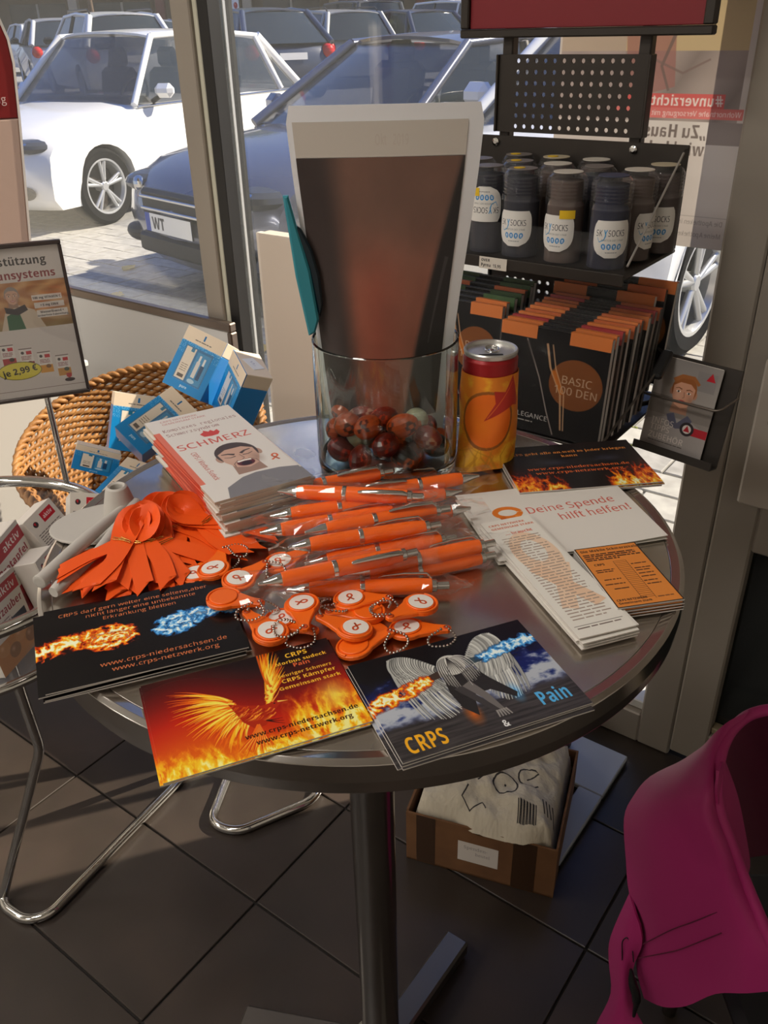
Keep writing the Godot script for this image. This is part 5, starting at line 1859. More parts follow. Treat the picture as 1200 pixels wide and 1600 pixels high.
func vase_and_folder():
	var c := v3(-0.517, T, -0.70)
	var v := thing("glass_vase", "wide clear glass cylinder vase holding painted pebbles and a tall photo sleeve", "vase", c)
	var g := mat(Color(0.93, 0.97, 0.96, 0.0), 0.02)
	g.transparency = BaseMaterial3D.TRANSPARENCY_ALPHA
	g.refraction_enabled = true
	g.refraction_scale = 0.05
	var ro := 0.0776
	put("wall", mlathe([V(0.0, 0.0004), V(ro - 0.006, 0.0004), V(ro - 0.001, 0.004), V(ro, 0.010), V(ro, 0.1485), V(ro - 0.0014, 0.150), V(ro - 0.003, 0.1485), V(ro - 0.0036, 0.018), V(ro - 0.008, 0.0135), V(0.0, 0.0125)], 72), g, v)
	# painted pebbles
	var looks := [[rgb(158, 154, 128), rgb(206, 92, 40), "pale grey-green painted pebble with an orange patch"], [rgb(104, 20, 16), rgb(196, 52, 24), "dark red painted pebble with a bright loop"], [rgb(206, 82, 26), rgb(92, 26, 14), "orange painted pebble"], [rgb(28, 24, 28), rgb(196, 84, 30), "black painted pebble with an orange loop"], [rgb(150, 60, 52), rgb(206, 150, 130), "brick red painted pebble with pale strokes"]]
	var mats := []
	for k in looks.size():
		var p := Pad.new(self, 96, 64, looks[k][0])
		for q in 60:
			var x := R(0, 96)
			var y := R(0, 64)
			p.ell(x, y, R(1, 4), R(1, 4), looks[k][0].lightened(R(0, 0.15)) if q % 2 else looks[k][0].darkened(R(0, 0.25)), 0.6)
		if k == 0:
			p.ell(30, 44, 17, 12, looks[k][1])
		else:
			for s in 4:
				draw_loop(p, 14 + s * 23, R(20, 40), 8, looks[k][1], R(-0.8, 0.8))
		var m := print_mat(p.im, 0.28)
		mats.append(m)
	var shapes := []
	for k in 4:
		var b := MB.new()
		b.ball(v3(0.0160 + 0.001 * k, 0.0132, 0.0142 - 0.0006 * k), Transform3D.IDENTITY, 14, 9)
		shapes.append(b.done())
	var placed := []
	var n := 0
	var tries := 0
	while n < 52 and tries < 9000:
		tries += 1
		var lev := int(n / 14.0)
		var rmax: float = [0.056, 0.056, 0.05, 0.03][mini(lev, 3)]
		var a := R(0, TAU)
		var rr := rmax * sqrt(R(0, 1))
		var q := v3(cos(a) * rr, 0.0275 + lev * 0.0165 + R(-0.001, 0.003), sin(a) * rr)
		var ok := true
		for e in placed:
			if e.distance_to(q) < 0.0245 - tries * 0.0000006:
				ok = false
				break
		if not ok: continue
		placed.append(q)
		var kind: int = [0, 1, 2, 0, 1, 4, 1, 3, 0, 2, 4][rng.randi() % 11]
		if lev == 0: kind = [2, 1, 3, 2, 1, 0][rng.randi() % 6]
		var o := put("painted_pebble", shapes[rng.randi() % 4], mats[kind], null, Transform3D(Basis.from_euler(v3(R(-0.5, 0.5), R(0, TAU), R(-0.5, 0.5))), c + q))
		tag(o, looks[kind][2] + " in the glass vase", "pebble", "painted pebbles of one colour, kind %d, in the vase" % (kind + 1))
		n += 1
	# tall sleeve with a blurred photograph, curled into the vase below
	var f := thing("photo_sleeve", "tall white plastic sleeve with a blurred brown-red photograph standing in the vase", "photo sleeve", c + v3(0, 0, 0))
	var ex := v3(0.8007, 0, -0.599)
	var ez := v3(0.599, 0, 0.8007)
	var ys := [0.036, 0.08, 0.12, 0.155, 0.2, 0.26, 0.31, 0.352, 0.366, 0.3695]
	var hw := [0.062, 0.067, 0.0705, 0.0735, 0.078, 0.0845, 0.0895, 0.0925, 0.0925, 0.089]
	var mk := func(x0: float, x1: float, y0: float, y1: float, off: float, nr: int) -> Array:
		var rows := []
		for i in nr:
			var y := lerpf(y1, y0, float(i) / (nr - 1))
			var k := 0
			while k < ys.size() - 2 and ys[k + 1] < y: k += 1
			var w := lerpf(hw[k], hw[k + 1], clampf((y - ys[k]) / (ys[k + 1] - ys[k]), 0, 1))
			var curl := lerpf(0.022, 0.004, smoothstep(0.04, 0.36, y))
			var line := PackedVector3Array()
			for j in 13:
				var s := lerpf(x0, x1, j / 12.0)
				line.append(ex * (s * w + 0.004 * smoothstep(0.1, 0.37, y)) + v3(0, y, 0) + ez * (curl * (1.0 - s * s) + off - 0.006 + 0.03 * (y - 0.15)))
			rows.append(line)
		return rows
	var sleeve := mat(rgb(232, 232, 234), 0.3)
	sleeve.backlight_enabled = true
	sleeve.backlight = Color(0.35, 0.35, 0.36)
	put("sleeve", MB.new().sheet(mk.call(-1.0, 1.0, 0.036, 0.3695, 0.0, 24), 0.0014).done(), sleeve, f)
	var cap := Pad.new(self, 300, 30, rgb(196, 188, 178))
	cap.text("Okt   2019", 140, 20, 13, rgb(188, 176, 166), false)
	put("caption_strip", MB.new().sheet(mk.call(-0.94, 0.84, 0.3245, 0.3555, 0.0008, 3), 0.0004).done(), print_mat(cap.im, 0.4), f)
	put("photograph", MB.new().sheet(mk.call(-0.94, 0.84, 0.06, 0.324, 0.0008, 20), 0.0004).done(), print_mat(print_leg(), 0.35), f)
	# teal clip gripping the left edge
	var clip := thing("teal_clip", "teal translucent clip with a dark oval gripping the left edge of the sleeve", "clip", c)
	var tq := mat(rgb(14, 130, 146), 0.25)
	tq.clearcoat_enabled = true
	var e2 := Transform3D(Basis(ex, Vector3.UP, ez), Vector3.ZERO)
	put("spine", MB.new().prism(PackedVector2Array([V(-0.096, 0.292), V(-0.0905, 0.292), V(-0.084, 0.262), V(-0.074, 0.22), V(-0.068, 0.17), V(-0.0725, 0.156), V(-0.0795, 0.153), V(-0.089, 0.215)]), 0.001, 0.009, e2, 0.002).done(), tq, clip)
	put("oval", MB.new().prism(PackedVector2Array([V(-0.087, 0.265), V(-0.080, 0.26), V(-0.071, 0.24), V(-0.065, 0.215), V(-0.063, 0.185), V(-0.0665, 0.172), V(-0.069, 0.178), V(-0.075, 0.22)]), 0.0005, 0.0075, e2, 0.002).done(), mat(rgb(10, 30, 40), 0.2), clip)


func money_can():
	var c := v3(-0.430, T, -0.772)
	var t := thing("collecting_can", "drinks can made into a collecting tin with a coin slot, dressed in orange leaf print", "collecting can", c)
	put("can", mlathe([V(0, 0.002), V(0.026, 0.002), V(0.0295, 0.008), V(0.0295, 0.104), V(0.0295, 0.122), V(0.0272, 0.1262), V(0, 0.1258)], 48), mat(rgb(150, 20, 26), 0.3, 0.2), t)
	put("rim", mlathe([V(0.0255, 0.124), V(0.0285, 0.126), V(0.0292, 0.130), V(0.0282, 0.1315), V(0.0262, 0.131), V(0.0252, 0.1275), V(0.0, 0.1268)], 48), mat(rgb(206, 204, 200), 0.3, 0.75), t)
	var tab := []
	for k in 16:
		tab.append(v3(cos(TAU * k / 16) * 0.0075, 0.1285, sin(TAU * k / 16) * 0.011))
	put("pull_tab", mtube(tab, 0.0011, 6, true), M.chrome, t, at(v3(-0.001, 0, -0.004), 0.6))
	put("rivet", mlathe([V(0.003, 0.1266), V(0.003, 0.1286), V(0, 0.129)], 12), M.chrome, t, at(v3(-0.001, 0, -0.002)))
	put("coin_slot", mbox(v3(0.026, 0.0016, 0.0028), 0.0006, at(v3(0.006, 0.1274, 0.010), 0.62)), M.black, t)
	# paper sleeve whose lower corner juts out
	var p := Pad.new(self, 360, 200, rgb(226, 134, 26))
	var n := FastNoiseLite.new()
	n.seed = 12
	n.frequency = 0.02
	for y in 200:
		for x in 360:
			var v := n.get_noise_2d(x, y * 1.2)
			p.dot(x, y, rgb(226, 128, 22).lerp(rgb(240, 178, 44), clampf(v * 1.6 + 0.35 + (y - 120) / 300.0, 0, 1)))
	for e in [[247, 92, 58], [112, 96, 50], [12, 84, 50]]:
		p.ell(e[0], e[1], e[2] * 0.86 + 5, e[2] + 6, rgb(150, 84, 22))
		p.ell(e[0], e[1], e[2] * 0.86, e[2], rgb(238, 112, 16))
		p.glow(e[0] - 10, e[1] + 8, e[2] * 0.8, e[2] * 0.9, rgb(250, 140, 30), 0.6)
	for e in [[292, 34], [150, 30], [40, 30]]:
		p.poly([V(e[0] + 10, e[1] - 34), V(e[0] + 26, e[1] + 34), V(e[0] + 8, e[1] + 28), V(e[0] - 10, e[1] + 36), V(e[0] - 52, e[1] + 58), V(e[0] - 30, e[1] + 20), V(e[0] - 34, e[1] - 6), V(e[0] - 10, e[1] - 2)], rgb(182, 40, 24))
		p.stroke([V(e[0] - 46, e[1] + 52), V(e[0] + 8, e[1] - 20)], 2, 1, rgb(226, 112, 40))
	for k in 30:
		var x := R(0, 360)
		p.stroke([V(x, 200), V(x + R(-20, 20), 170), V(x + R(-30, 30), 150)], R(3, 8), 1, rgb(196, 128, 20), 0.6)
	var rows := []
	for i in 15:
		var u := i / 14.0
		var y := lerpf(0.1085, 0.0015, u)
		var line := PackedVector3Array()
		for k in 49:
			var a := TAU * k / 48 + 0.9
			var rr := 0.0306 + 0.0014 * smoothstep(0.0, 0.3, u) + 0.0006 * sin(a * 5.0 + u * 9.0)
			var corner := maxf(0.0, cos(a - 4.55))
			var corner2 := maxf(0.0, cos(a - 1.4))
			rr += (0.016 * pow(corner, 9.0) + 0.010 * pow(corner2, 9.0)) * smoothstep(0.62, 1.0, u)
			line.append(v3(cos(a) * rr, y, -sin(a) * rr))
		line.reverse()
		rows.append(line)
	rows.reverse()
	p.im.flip_y()
	p.im.flip_x()
	put("printed_sleeve", MB.new().sheet(rows, 0.0006).done(), print_mat(p.im, 0.5), t)


# ---------------------------------------------------------------- the sock and stocking rack
func pegboard(w: float, h: float, nx: int, ny: int, pitch: float, hole: float, thick: float, off := Vector2.ZERO) -> ArrayMesh:
	# a sheet with real round holes, centred; the holes form a grid round off
	var b := MB.new()
	b.smooth = -1
	var gx := nx * pitch / 2
	var gy := ny * pitch / 2
	for s in [1.0, -1.0]:
		var z: float = thick / 2 * s
		var face := func(x0: float, y0: float, x1: float, y1: float):
			if s > 0: b.quad(v3(x0, y0, z), v3(x1, y0, z), v3(x1, y1, z), v3(x0, y1, z))
			else: b.quad(v3(x1, y0, z), v3(x0, y0, z), v3(x0, y1, z), v3(x1, y1, z))
		face.call(-w / 2, -h / 2, off.x - gx, h / 2)
		face.call(off.x + gx, -h / 2, w / 2, h / 2)
		face.call(off.x - gx, -h / 2, off.x + gx, off.y - gy)
		face.call(off.x - gx, off.y + gy, off.x + gx, h / 2)
		for i in nx:
			for j in ny:
				var c := v3(off.x - gx + (i + 0.5) * pitch, off.y - gy + (j + 0.5) * pitch, z)
				for k in 8:
					var a0 := TAU * (k - 0.5) / 8
					var a1 := TAU * (k + 0.5) / 8
					var q := func(a: float) -> Vector3:   # on the cell's border
						var d := v3(cos(a), sin(a), 0)
						return c + d * (pitch / 2) / maxf(absf(d.x), absf(d.y))
					var corner := k % 2 == 1
					var h0 := c + v3(cos(a0), sin(a0), 0) * hole
					var h1 := c + v3(cos(a1), sin(a1), 0) * hole
					var o0: Vector3 = q.call(a0)
					var o1: Vector3 = q.call(a1)
					if s > 0: b.quad(h0, o0, o1, h1)
					else: b.quad(h1, o1, o0, h0)
					if corner:
						var m := c + v3(signf(cos(TAU * k / 8)), signf(sin(TAU * k / 8)), 0) * pitch / 2
						if s > 0: b.tri(o0, m, o1)
						else: b.tri(o1, m, o0)
					if s > 0: b.quad(h0, h1, h1 - v3(0, 0, thick), h0 - v3(0, 0, thick))
	for e in [[v3(w / 2, -h / 2, 0), v3(w / 2, h / 2, 0)], [v3(w / 2, h / 2, 0), v3(-w / 2, h / 2, 0)], [v3(-w / 2, h / 2, 0), v3(-w / 2, -h / 2, 0)], [v3(-w / 2, -h / 2, 0), v3(w / 2, -h / 2, 0)]]:
		var d := v3(0, 0, thick / 2)
		b.quad(e[0] + d, e[0] - d, e[1] - d, e[1] + d)
	return b.done()


func rack():
	var dm: StandardMaterial3D = M.dark_metal
	var o := v3(-0.607, 0, -1.30)
	var t := thing("display_rack", "dark brown metal display rack with perforated panels on a flat base, at the window", "rack", o)
	var plate := mat(rgb(172, 178, 186), 0.35)
	put("base_plate", boxat(v3(-0.225, 0.012, -0.05), v3(0.228, 0.024, 0.082), 0.002), plate, t)
	put("base_edge", boxat(v3(-0.222, 0.0002, -0.047), v3(0.2285, 0.0118, 0.079), 0.001), M.black, t)
	for s in [-1.0, 1.0]:
		put("base_arm", boxat(v3(s * 0.203 - 0.025, 0.012, 0.0825), v3(s * 0.203 + 0.025, 0.024, 0.275), 0.002), plate, t)
		put("base_edge", boxat(v3(s * 0.203 - 0.0245, 0.0002, 0.0825), v3(s * 0.203 + 0.0255, 0.0118, 0.273), 0.001), M.black, t)
	for s in [-1.0, 1.0]:
		put("post", boxat(v3(s * 0.1075 - 0.009, 0.024, -0.012), v3(s * 0.1075 + 0.009, 1.372, 0.006), 0.002), dm, t)
	var panels := [[0.24, 0.107, 13, 7, 1.2845], [0.24, 0.2, 13, 13, 0.975], [0.19, 0.13, 11, 8, 0.14]]
	for p in panels:
		var pb := put("pegboard", pegboard(p[0], p[1], p[2], p[3], 0.0150, 0.0034, 0.003, V(0.004, 0)), dm, t, at(v3(0, p[4], 0.009)))
		for s in [-1.0, 1.0]:
			put("side_flange", boxat(v3(s * p[0] / 2 - 0.002, -p[1] / 2, -0.014), v3(s * p[0] / 2 + 0.002, p[1] / 2, 0.006), 0.001), dm, pb)
	# tray for the sock tubes
	put("tray_floor", boxat(v3(-0.2, 1.079, 0.012), v3(0.192, 1.084, 0.204), 0.001), dm, t)
	put("tray_lip", boxat(v3(-0.2, 1.071, 0.2045), v3(0.192, 1.087, 0.207), 0.001), dm, t)
	var back := put("tray_back", boxat(v3(-0.2, 1.0845, 0.0125), v3(0.192, 1.226, 0.0155), 0.001), dm, t)
	for s in [-0.115, 0.112]:
		put("bolt", MB.new().lathe(PackedVector2Array([V(0.006, 0), V(0.006, 0.003), V(0.003, 0.004), V(0, 0.004)]), 8, Transform3D(Basis(Vector3.RIGHT, PI / 2), v3(s, 1.2165, 0.016))).done(), M.chrome, back)
	for s in [-1.0, 1.0]:
		var x := 0.191 if s > 0 else -0.2
		put("tray_side", MB.new().prism(PackedVector2Array([V(0.016, 1.0845), V(0.203, 1.0845), V(0.203, 1.094), V(0.05, 1.222), V(0.016, 1.226)]), x - 0.001, x + 0.001, Transform3D(Basis(v3(0, 0, 1), v3(0, 1, 0), v3(-1, 0, 0)), Vector3.ZERO) * Transform3D(Basis.IDENTITY, v3(0, 0, -2.0 * x))).done() if s < 0 else boxat(v3(x - 0.001, 1.0845, 0.016), v3(x + 0.001, 1.222, 0.034), 0.0005), dm, t)
		put("side_edge_highlight", mtube([v3(x, 1.218, 0.034), v3(x, 1.096, 0.196)], 0.0017, 6), mat(rgb(190, 186, 180), 0.3, 0.6), t)  # pale rod modelled in place of the highlight along the clear side edge
	put("front_guard", boxat(v3(-0.198, 1.0875, 0.2005), v3(0.19, 1.135, 0.2025)), clear_mat(rgb(235, 235, 235), 0.01, 0.03, 0.25), t)
	# shelf for the stockings
	put("shelf", boxat(v3(-0.2, 0.855, 0.012), v3(0.212, 0.859, 0.265), 0.001), dm, t)
	put("shelf_wire", mtube(bent([v3(0.209, 0.866, 0.268), v3(0.2335, 0.945, 0.138), v3(0.236, 0.95, 0.10), v3(0.2, 0.95, 0.06)], 0.02), 0.002, 6), mat(rgb(90, 84, 78), 0.4, 0.6), t)
	put("shelf_bracket", mbox(v3(0.016, 0.05, 0.012), 0.003, Transform3D(Basis(Vector3.RIGHT, -1.0), v3(0.2335, 0.948, 0.126))), M.black, t)
	# price tag stuck to the lip
	var pt := Pad.new(self, 120, 44, rgb(206, 198, 186))
	pt.text("OVER", 8, 17, 15, rgb(40, 36, 36), true)
	pt.text("Pyrma  15,95", 8, 36, 16, rgb(40, 36, 36), true, {"sx": 0.9})
	tag(put("price_tag", panel(0.045, 0.0165, 0.0006), [print_mat(pt.im, 0.6), M.paper], null, Transform3D(Basis(Vector3.RIGHT, -0.05), v3(-0.611, 1.0785, -1.0915))), "small white price tag stuck on the front lip of the sock tray", "price tag")
	# red sign on top
	var sg := thing("rack_sign", "deep red sign in a dark metal frame on top of the rack", "sign", v3(-0.598, 1.36, -1.285))
	var face := mat(rgb(122, 8, 24), 0.5)
	put("panel", boxat(v3(-0.178, 0.012, -0.008), v3(0.178, 0.26, 0.0), 0.001), face, sg)
	put("rail", boxat(v3(-0.193, 0.0, -0.012), v3(0.193, 0.0118, 0.006), 0.002), dm, sg)
	put("rail", boxat(v3(-0.193, 0.2602, -0.012), v3(0.193, 0.275, 0.006), 0.002), dm, sg)
	for s in [-1.0, 1.0]:
		put("stile", boxat(v3(s * 0.1855 - 0.0073, 0.012, -0.012), v3(s * 0.1855 + 0.0073, 0.26, 0.006), 0.002), dm, sg)
	sock_tubes()
	stockings()
	leaflet_holder()
	poster()
	box_and_bag()


func sock_tubes():
	var clear := clear_mat(rgb(235, 238, 240), 0.01, 0.04, 0.34)
	var lidm := clear_mat(rgb(235, 238, 240), 0.015, 0.03, 0.8)
	var lab := Pad.new(self, 200, 150, rgb(222, 218, 212))
	lab.text("SK", 14, 62, 34, rgb(60, 60, 64), false, {"sx": 0.9})
	lab.text("Y", 55, 62, 36, rgb(44, 140, 200), true, {"sx": 0.9})
	lab.text("SOCKS", 77, 62, 34, rgb(60, 60, 64), false, {"sx": 0.9})
	lab.stroke([V(24, 68), V(34, 86), V(58, 76), V(66, 58)], 2, 6, rgb(44, 140, 200))
	lab.text("FUNKTION EASY 3 PAAR", 44, 82, 11, rgb(130, 130, 130), false)
	for k in 4:
		lab.ell(56 + k * 29, 104, 12, 12, rgb(44, 130, 194))
		lab.ell(56 + k * 29, 102, 5, 4, rgb(220, 226, 232))
		lab.rect(52 + k * 29, 107, 9, 3, rgb(220, 226, 232))
	lab.words(62, 126, 80, 1, 8, rgb(150, 150, 150), 4, 0.4)
	var lm := print_mat(lab.im, 0.45)
	var yel := mat(rgb(226, 186, 30), 0.5)
	var dark := [rgb(38, 38, 48), rgb(84, 70, 64), rgb(30, 32, 52), rgb(70, 58, 56)]
	var defs := [
		[-0.648, -1.137, 0, true, "sock tube with its label upside down and a yellow sticker, front left"],
		[-0.593, -1.135, 0, false, "dark sock tube with a clear label and yellow dot on its lid, second in front"],
		[-0.525, -1.135, 1, false, "grey-brown sock tube with a clear label and a white lid, third in front"],
		[-0.459, -1.133, 2, false, "navy sock tube in loose clear film at the front right of the tray"],
		[-0.700, -1.197, 0, false, "dark sock tube at the left end behind the sleeve's edge"],
		[-0.633, -1.199, 0, false, "black sock tube with a yellow dot, second row left of the middle"],
		[-0.572, -1.199, 1, false, "brown-lidded sock tube in the second row behind the grey-brown one"],
		[-0.449, -1.196, 1, false, "tall grey-brown sock tube right behind the navy one"],
		[-0.668, -1.262, 0, false, "black sock tube with a yellow lid at the back left"],
		[-0.605, -1.262, 3, false, "sock tube with a yellow-edged lid in the back row"],
		[-0.541, -1.262, 1, false, "brown-lidded sock tube in the back row behind the grey-brown one"],
		[-0.510, -1.201, 0, false, "black sock tube with a dark lid in the second row, right of the middle"],
		[-0.436, -1.258, 3, false, "sock tube with its label half visible by the tray's right end"],
	]
	var protos := {}
	for i in defs.size():
		var d: Array = defs[i]
		var t := thing("sock_tube", d[4], "sock tube", v3(d[0], 1.0845, d[1]), 0.0, "sock tubes in the rack tray")
		var r := 0.0275
		var h := 0.118
		var c: Color = dark[d[2]]
		if not protos.has(d[2]):
			protos[d[2]] = mat(c, 0.9)
		put("socks", mlathe([V(0, 0.002), V(r - 0.0025, 0.002), V(r - 0.0025, 0.076), V(r - 0.006, 0.082), V(r - 0.006, 0.108), V(0, 0.108)], 24), protos[d[2]], t)
		put("tube", mlathe([V(0, 0.0005), V(r, 0.0005), V(r, 0.080)], 32), clear, t)
		var lid := [V(r + 0.0008, 0.078), V(r + 0.0008, 0.086)]
		for k in 5:
			lid.append_array([V(r - 0.0012, 0.0868 + k * 0.0045), V(r + 0.0004, 0.0885 + k * 0.0045), V(r + 0.0004, 0.0905 + k * 0.0045)])
		lid.append_array([V(r - 0.001, 0.1105), V(r - 0.002, 0.1135), V(r - 0.007, h), V(0, h)])
		put("lid", mlathe(lid, 32), lidm, t)
		var disc := mlathe([V(0, h + 0.0004), V(r - 0.0075, h + 0.0004), V(r - 0.0075, h + 0.0012), V(0, h + 0.0012)], 24)
		put("lid_label", disc, mat([rgb(120, 112, 108), rgb(206, 198, 186), rgb(60, 66, 90), rgb(190, 176, 150)][d[2]], 0.5), t)
		if i in [1, 5, 8, 9]:
			put("yellow_dot", mlathe([V(0, h + 0.0014), V(0.008, h + 0.0014), V(0.008, h + 0.002), V(0, h + 0.002)], 16), yel, t, at(v3(-0.004, 0, 0.004)))
		if i in [0, 1, 2, 3, 7, 12]:
			var turn: float = {0: 0.3, 1: 0.16, 2: 0.02, 3: 0.6, 7: 1.35, 12: 0.3}[i]
			var rows := []
			for a in 11:
				var v := a / 10.0
				var hw := 0.92 * sqrt(maxf(0.0, 1.0 - pow(absf(v - 0.42) / 0.6, 3.0)))
				var line := PackedVector3Array()
				for k in 13:
					var s := (k / 6.0 - 1.0) * hw
					var y := 0.066 - v * 0.048
					if d[3]: y = 0.046 + v * 0.048
					line.append(v3(sin(s + turn) * (r + 0.0006), y, cos(s + turn) * (r + 0.0006)))
				if d[3]: line.reverse()
				rows.append(line)
			put("label", MB.new().sheet(rows, 0.0002).done(), lm, t)
		if i == 0 or i == 2:
			var rows := []
			for a in 2:
				var line := PackedVector3Array()
				for k in 7:
					var s := (k / 6.0 - 0.5) * 0.75 + (-0.35 if i == 0 else 0.55)
					line.append(v3(sin(s) * (r + 0.0012), (0.092 if i == 0 else 0.073) - a * 0.011, cos(s) * (r + 0.0012)))
				rows.append(line)
			put("yellow_sticker", MB.new().sheet(rows, 0.0002).done(), yel, t)


func stockings():
	var p := Pad.new(self, 240, 260, rgb(22, 20, 21))
	p.stroke([V(60, 30), V(96, 120), V(120, 200), V(140, 256)], 3, 3, rgb(140, 128, 122))
	p.stroke([V(62, 36), V(86, 100)], 8, 2, rgb(58, 54, 54), 0.6)
	p.ell(176, 122, 58, 62, rgb(122, 70, 34))
	p.stroke([V(106, 34), V(118, 90), V(146, 150), V(156, 240)], 5, 4, rgb(196, 150, 110), 0.9)
	p.stroke([V(118, 34), V(130, 90), V(154, 150), V(162, 240)], 3, 3, rgb(206, 160, 120), 0.8)
	p.stroke([V(126, 96), V(150, 150)], 9, 7, rgb(196, 108, 36), 0.8)
	p.text("BASIC", 178, 122, 25, rgb(190, 160, 130), false, {"al": 0.5})
	p.text("100 DEN", 178, 148, 25, rgb(190, 160, 130), false, {"al": 0.5})
	p.text("LEG ELEGANCE", 12, 226, 17, rgb(206, 200, 194), false)
	p.words(20, 234, 76, 1, 6, rgb(150, 146, 140), 3, 0.5)
	var front := print_mat(p.im, 0.25)
	front.metallic_specular = 0.3
	var side := [mat(rgb(196, 190, 186), 0.4), mat(rgb(70, 64, 62), 0.4), mat(rgb(126, 112, 104), 0.4)]
	var orange := [mat(rgb(206, 112, 44), 0.5), mat(rgb(190, 92, 36), 0.5), mat(rgb(160, 40, 44), 0.5), mat(rgb(52, 84, 40), 0.5)]
	var film := clear_mat(rgb(240, 240, 240), 0.01, 0.05, 0.2)
	var make := func(at_: Transform3D, w: float, h: float, tone: int, label: String, group: String):
		var t := thing("stocking_pack", label, "stocking pack", Vector3.ZERO, 0.0, group)
		t.transform = at_
		put("pack", panel(w, h, 0.008), [front, side[tone % 3]], t)
		# folded header printed orange, black in the middle
		put("header", boxat(v3(-w / 2, h / 2 - 0.016, 0.0004), v3(-w * 0.16, h / 2 + 0.002, 0.0012)), orange[tone % 4], t)
		put("header", boxat(v3(w * 0.14, h / 2 - 0.016, 0.0004), v3(w / 2, h / 2 + 0.002, 0.0012)), orange[tone % 4], t)
		for e in [[-0.5, -0.16], [0.14, 0.5]]:
			put("header_top", boxat(v3(e[0] * w, h / 2 + 0.0005, -0.0082), v3(e[1] * w, h / 2 + 0.002, 0.0003)), orange[tone % 4], t)
		put("header_middle", boxat(v3(-w * 0.159, h / 2 + 0.0005, -0.0082), v3(w * 0.139, h / 2 + 0.0015, 0.0006)), M.black, t)
		put("clear_bag", boxat(v3(-w / 2 - 0.002, -h / 2, -0.0092), v3(w / 2 + 0.003, h / 2 + 0.0035, 0.002)), film, t)
	var n := 11
	var nth := ["", "first", "second", "third", "fourth", "fifth", "sixth", "seventh", "eighth", "ninth", "last"]
	for k in n:
		var tilt := -0.10 - 0.012 * k
		var xf := Transform3D(Basis(Vector3.UP, R(-0.02, 0.02)) * Basis(Vector3.RIGHT, tilt), v3(-0.484 + R(-0.003, 0.003) + 0.0006 * k, 0.938 + 0.0006 * k, -1.042 - 0.0146 * k))
		make.call(xf, 0.166, 0.15, 0 if k < 2 else rng.randi() % 3, "black stocking pack reading BASIC 100 DEN in front of the rack shelf" if k == 0 else "orange-headed stocking pack, %s in the row behind the BASIC pack" % nth[k], "stocking packs behind the BASIC one")
	for k in 3:
		var xf := Transform3D(Basis(Vector3.RIGHT, -0.16), v3(-0.492 + 0.010 * k, 0.955 + 0.008 * k, -1.208 - 0.014 * k))
		make.call(xf, 0.16, 0.15, [0, 1, 0][k], ["taller stocking pack with an orange and black header behind the row", "second tall stocking pack behind the row", "rearmost stocking pack whose orange header shows beside the wheel"][k], "stocking packs behind the BASIC one")
	for k in 7:
		var xf := Transform3D(Basis(Vector3.UP, R(-0.03, 0.03)) * Basis(Vector3.RIGHT, -0.12 - 0.015 * k), v3(-0.672 + R(-0.003, 0.003), 0.94 + 0.0026 * k, -1.095 - 0.016 * k))
		make.call(xf, 0.15, 0.146, [0, 0, 3, 3, 1, 3, 3][k], "front stocking pack of the left row, behind the can" if k == 0 else "stocking pack, %s in the left row behind the can" % nth[k], "stocking packs in the left row")


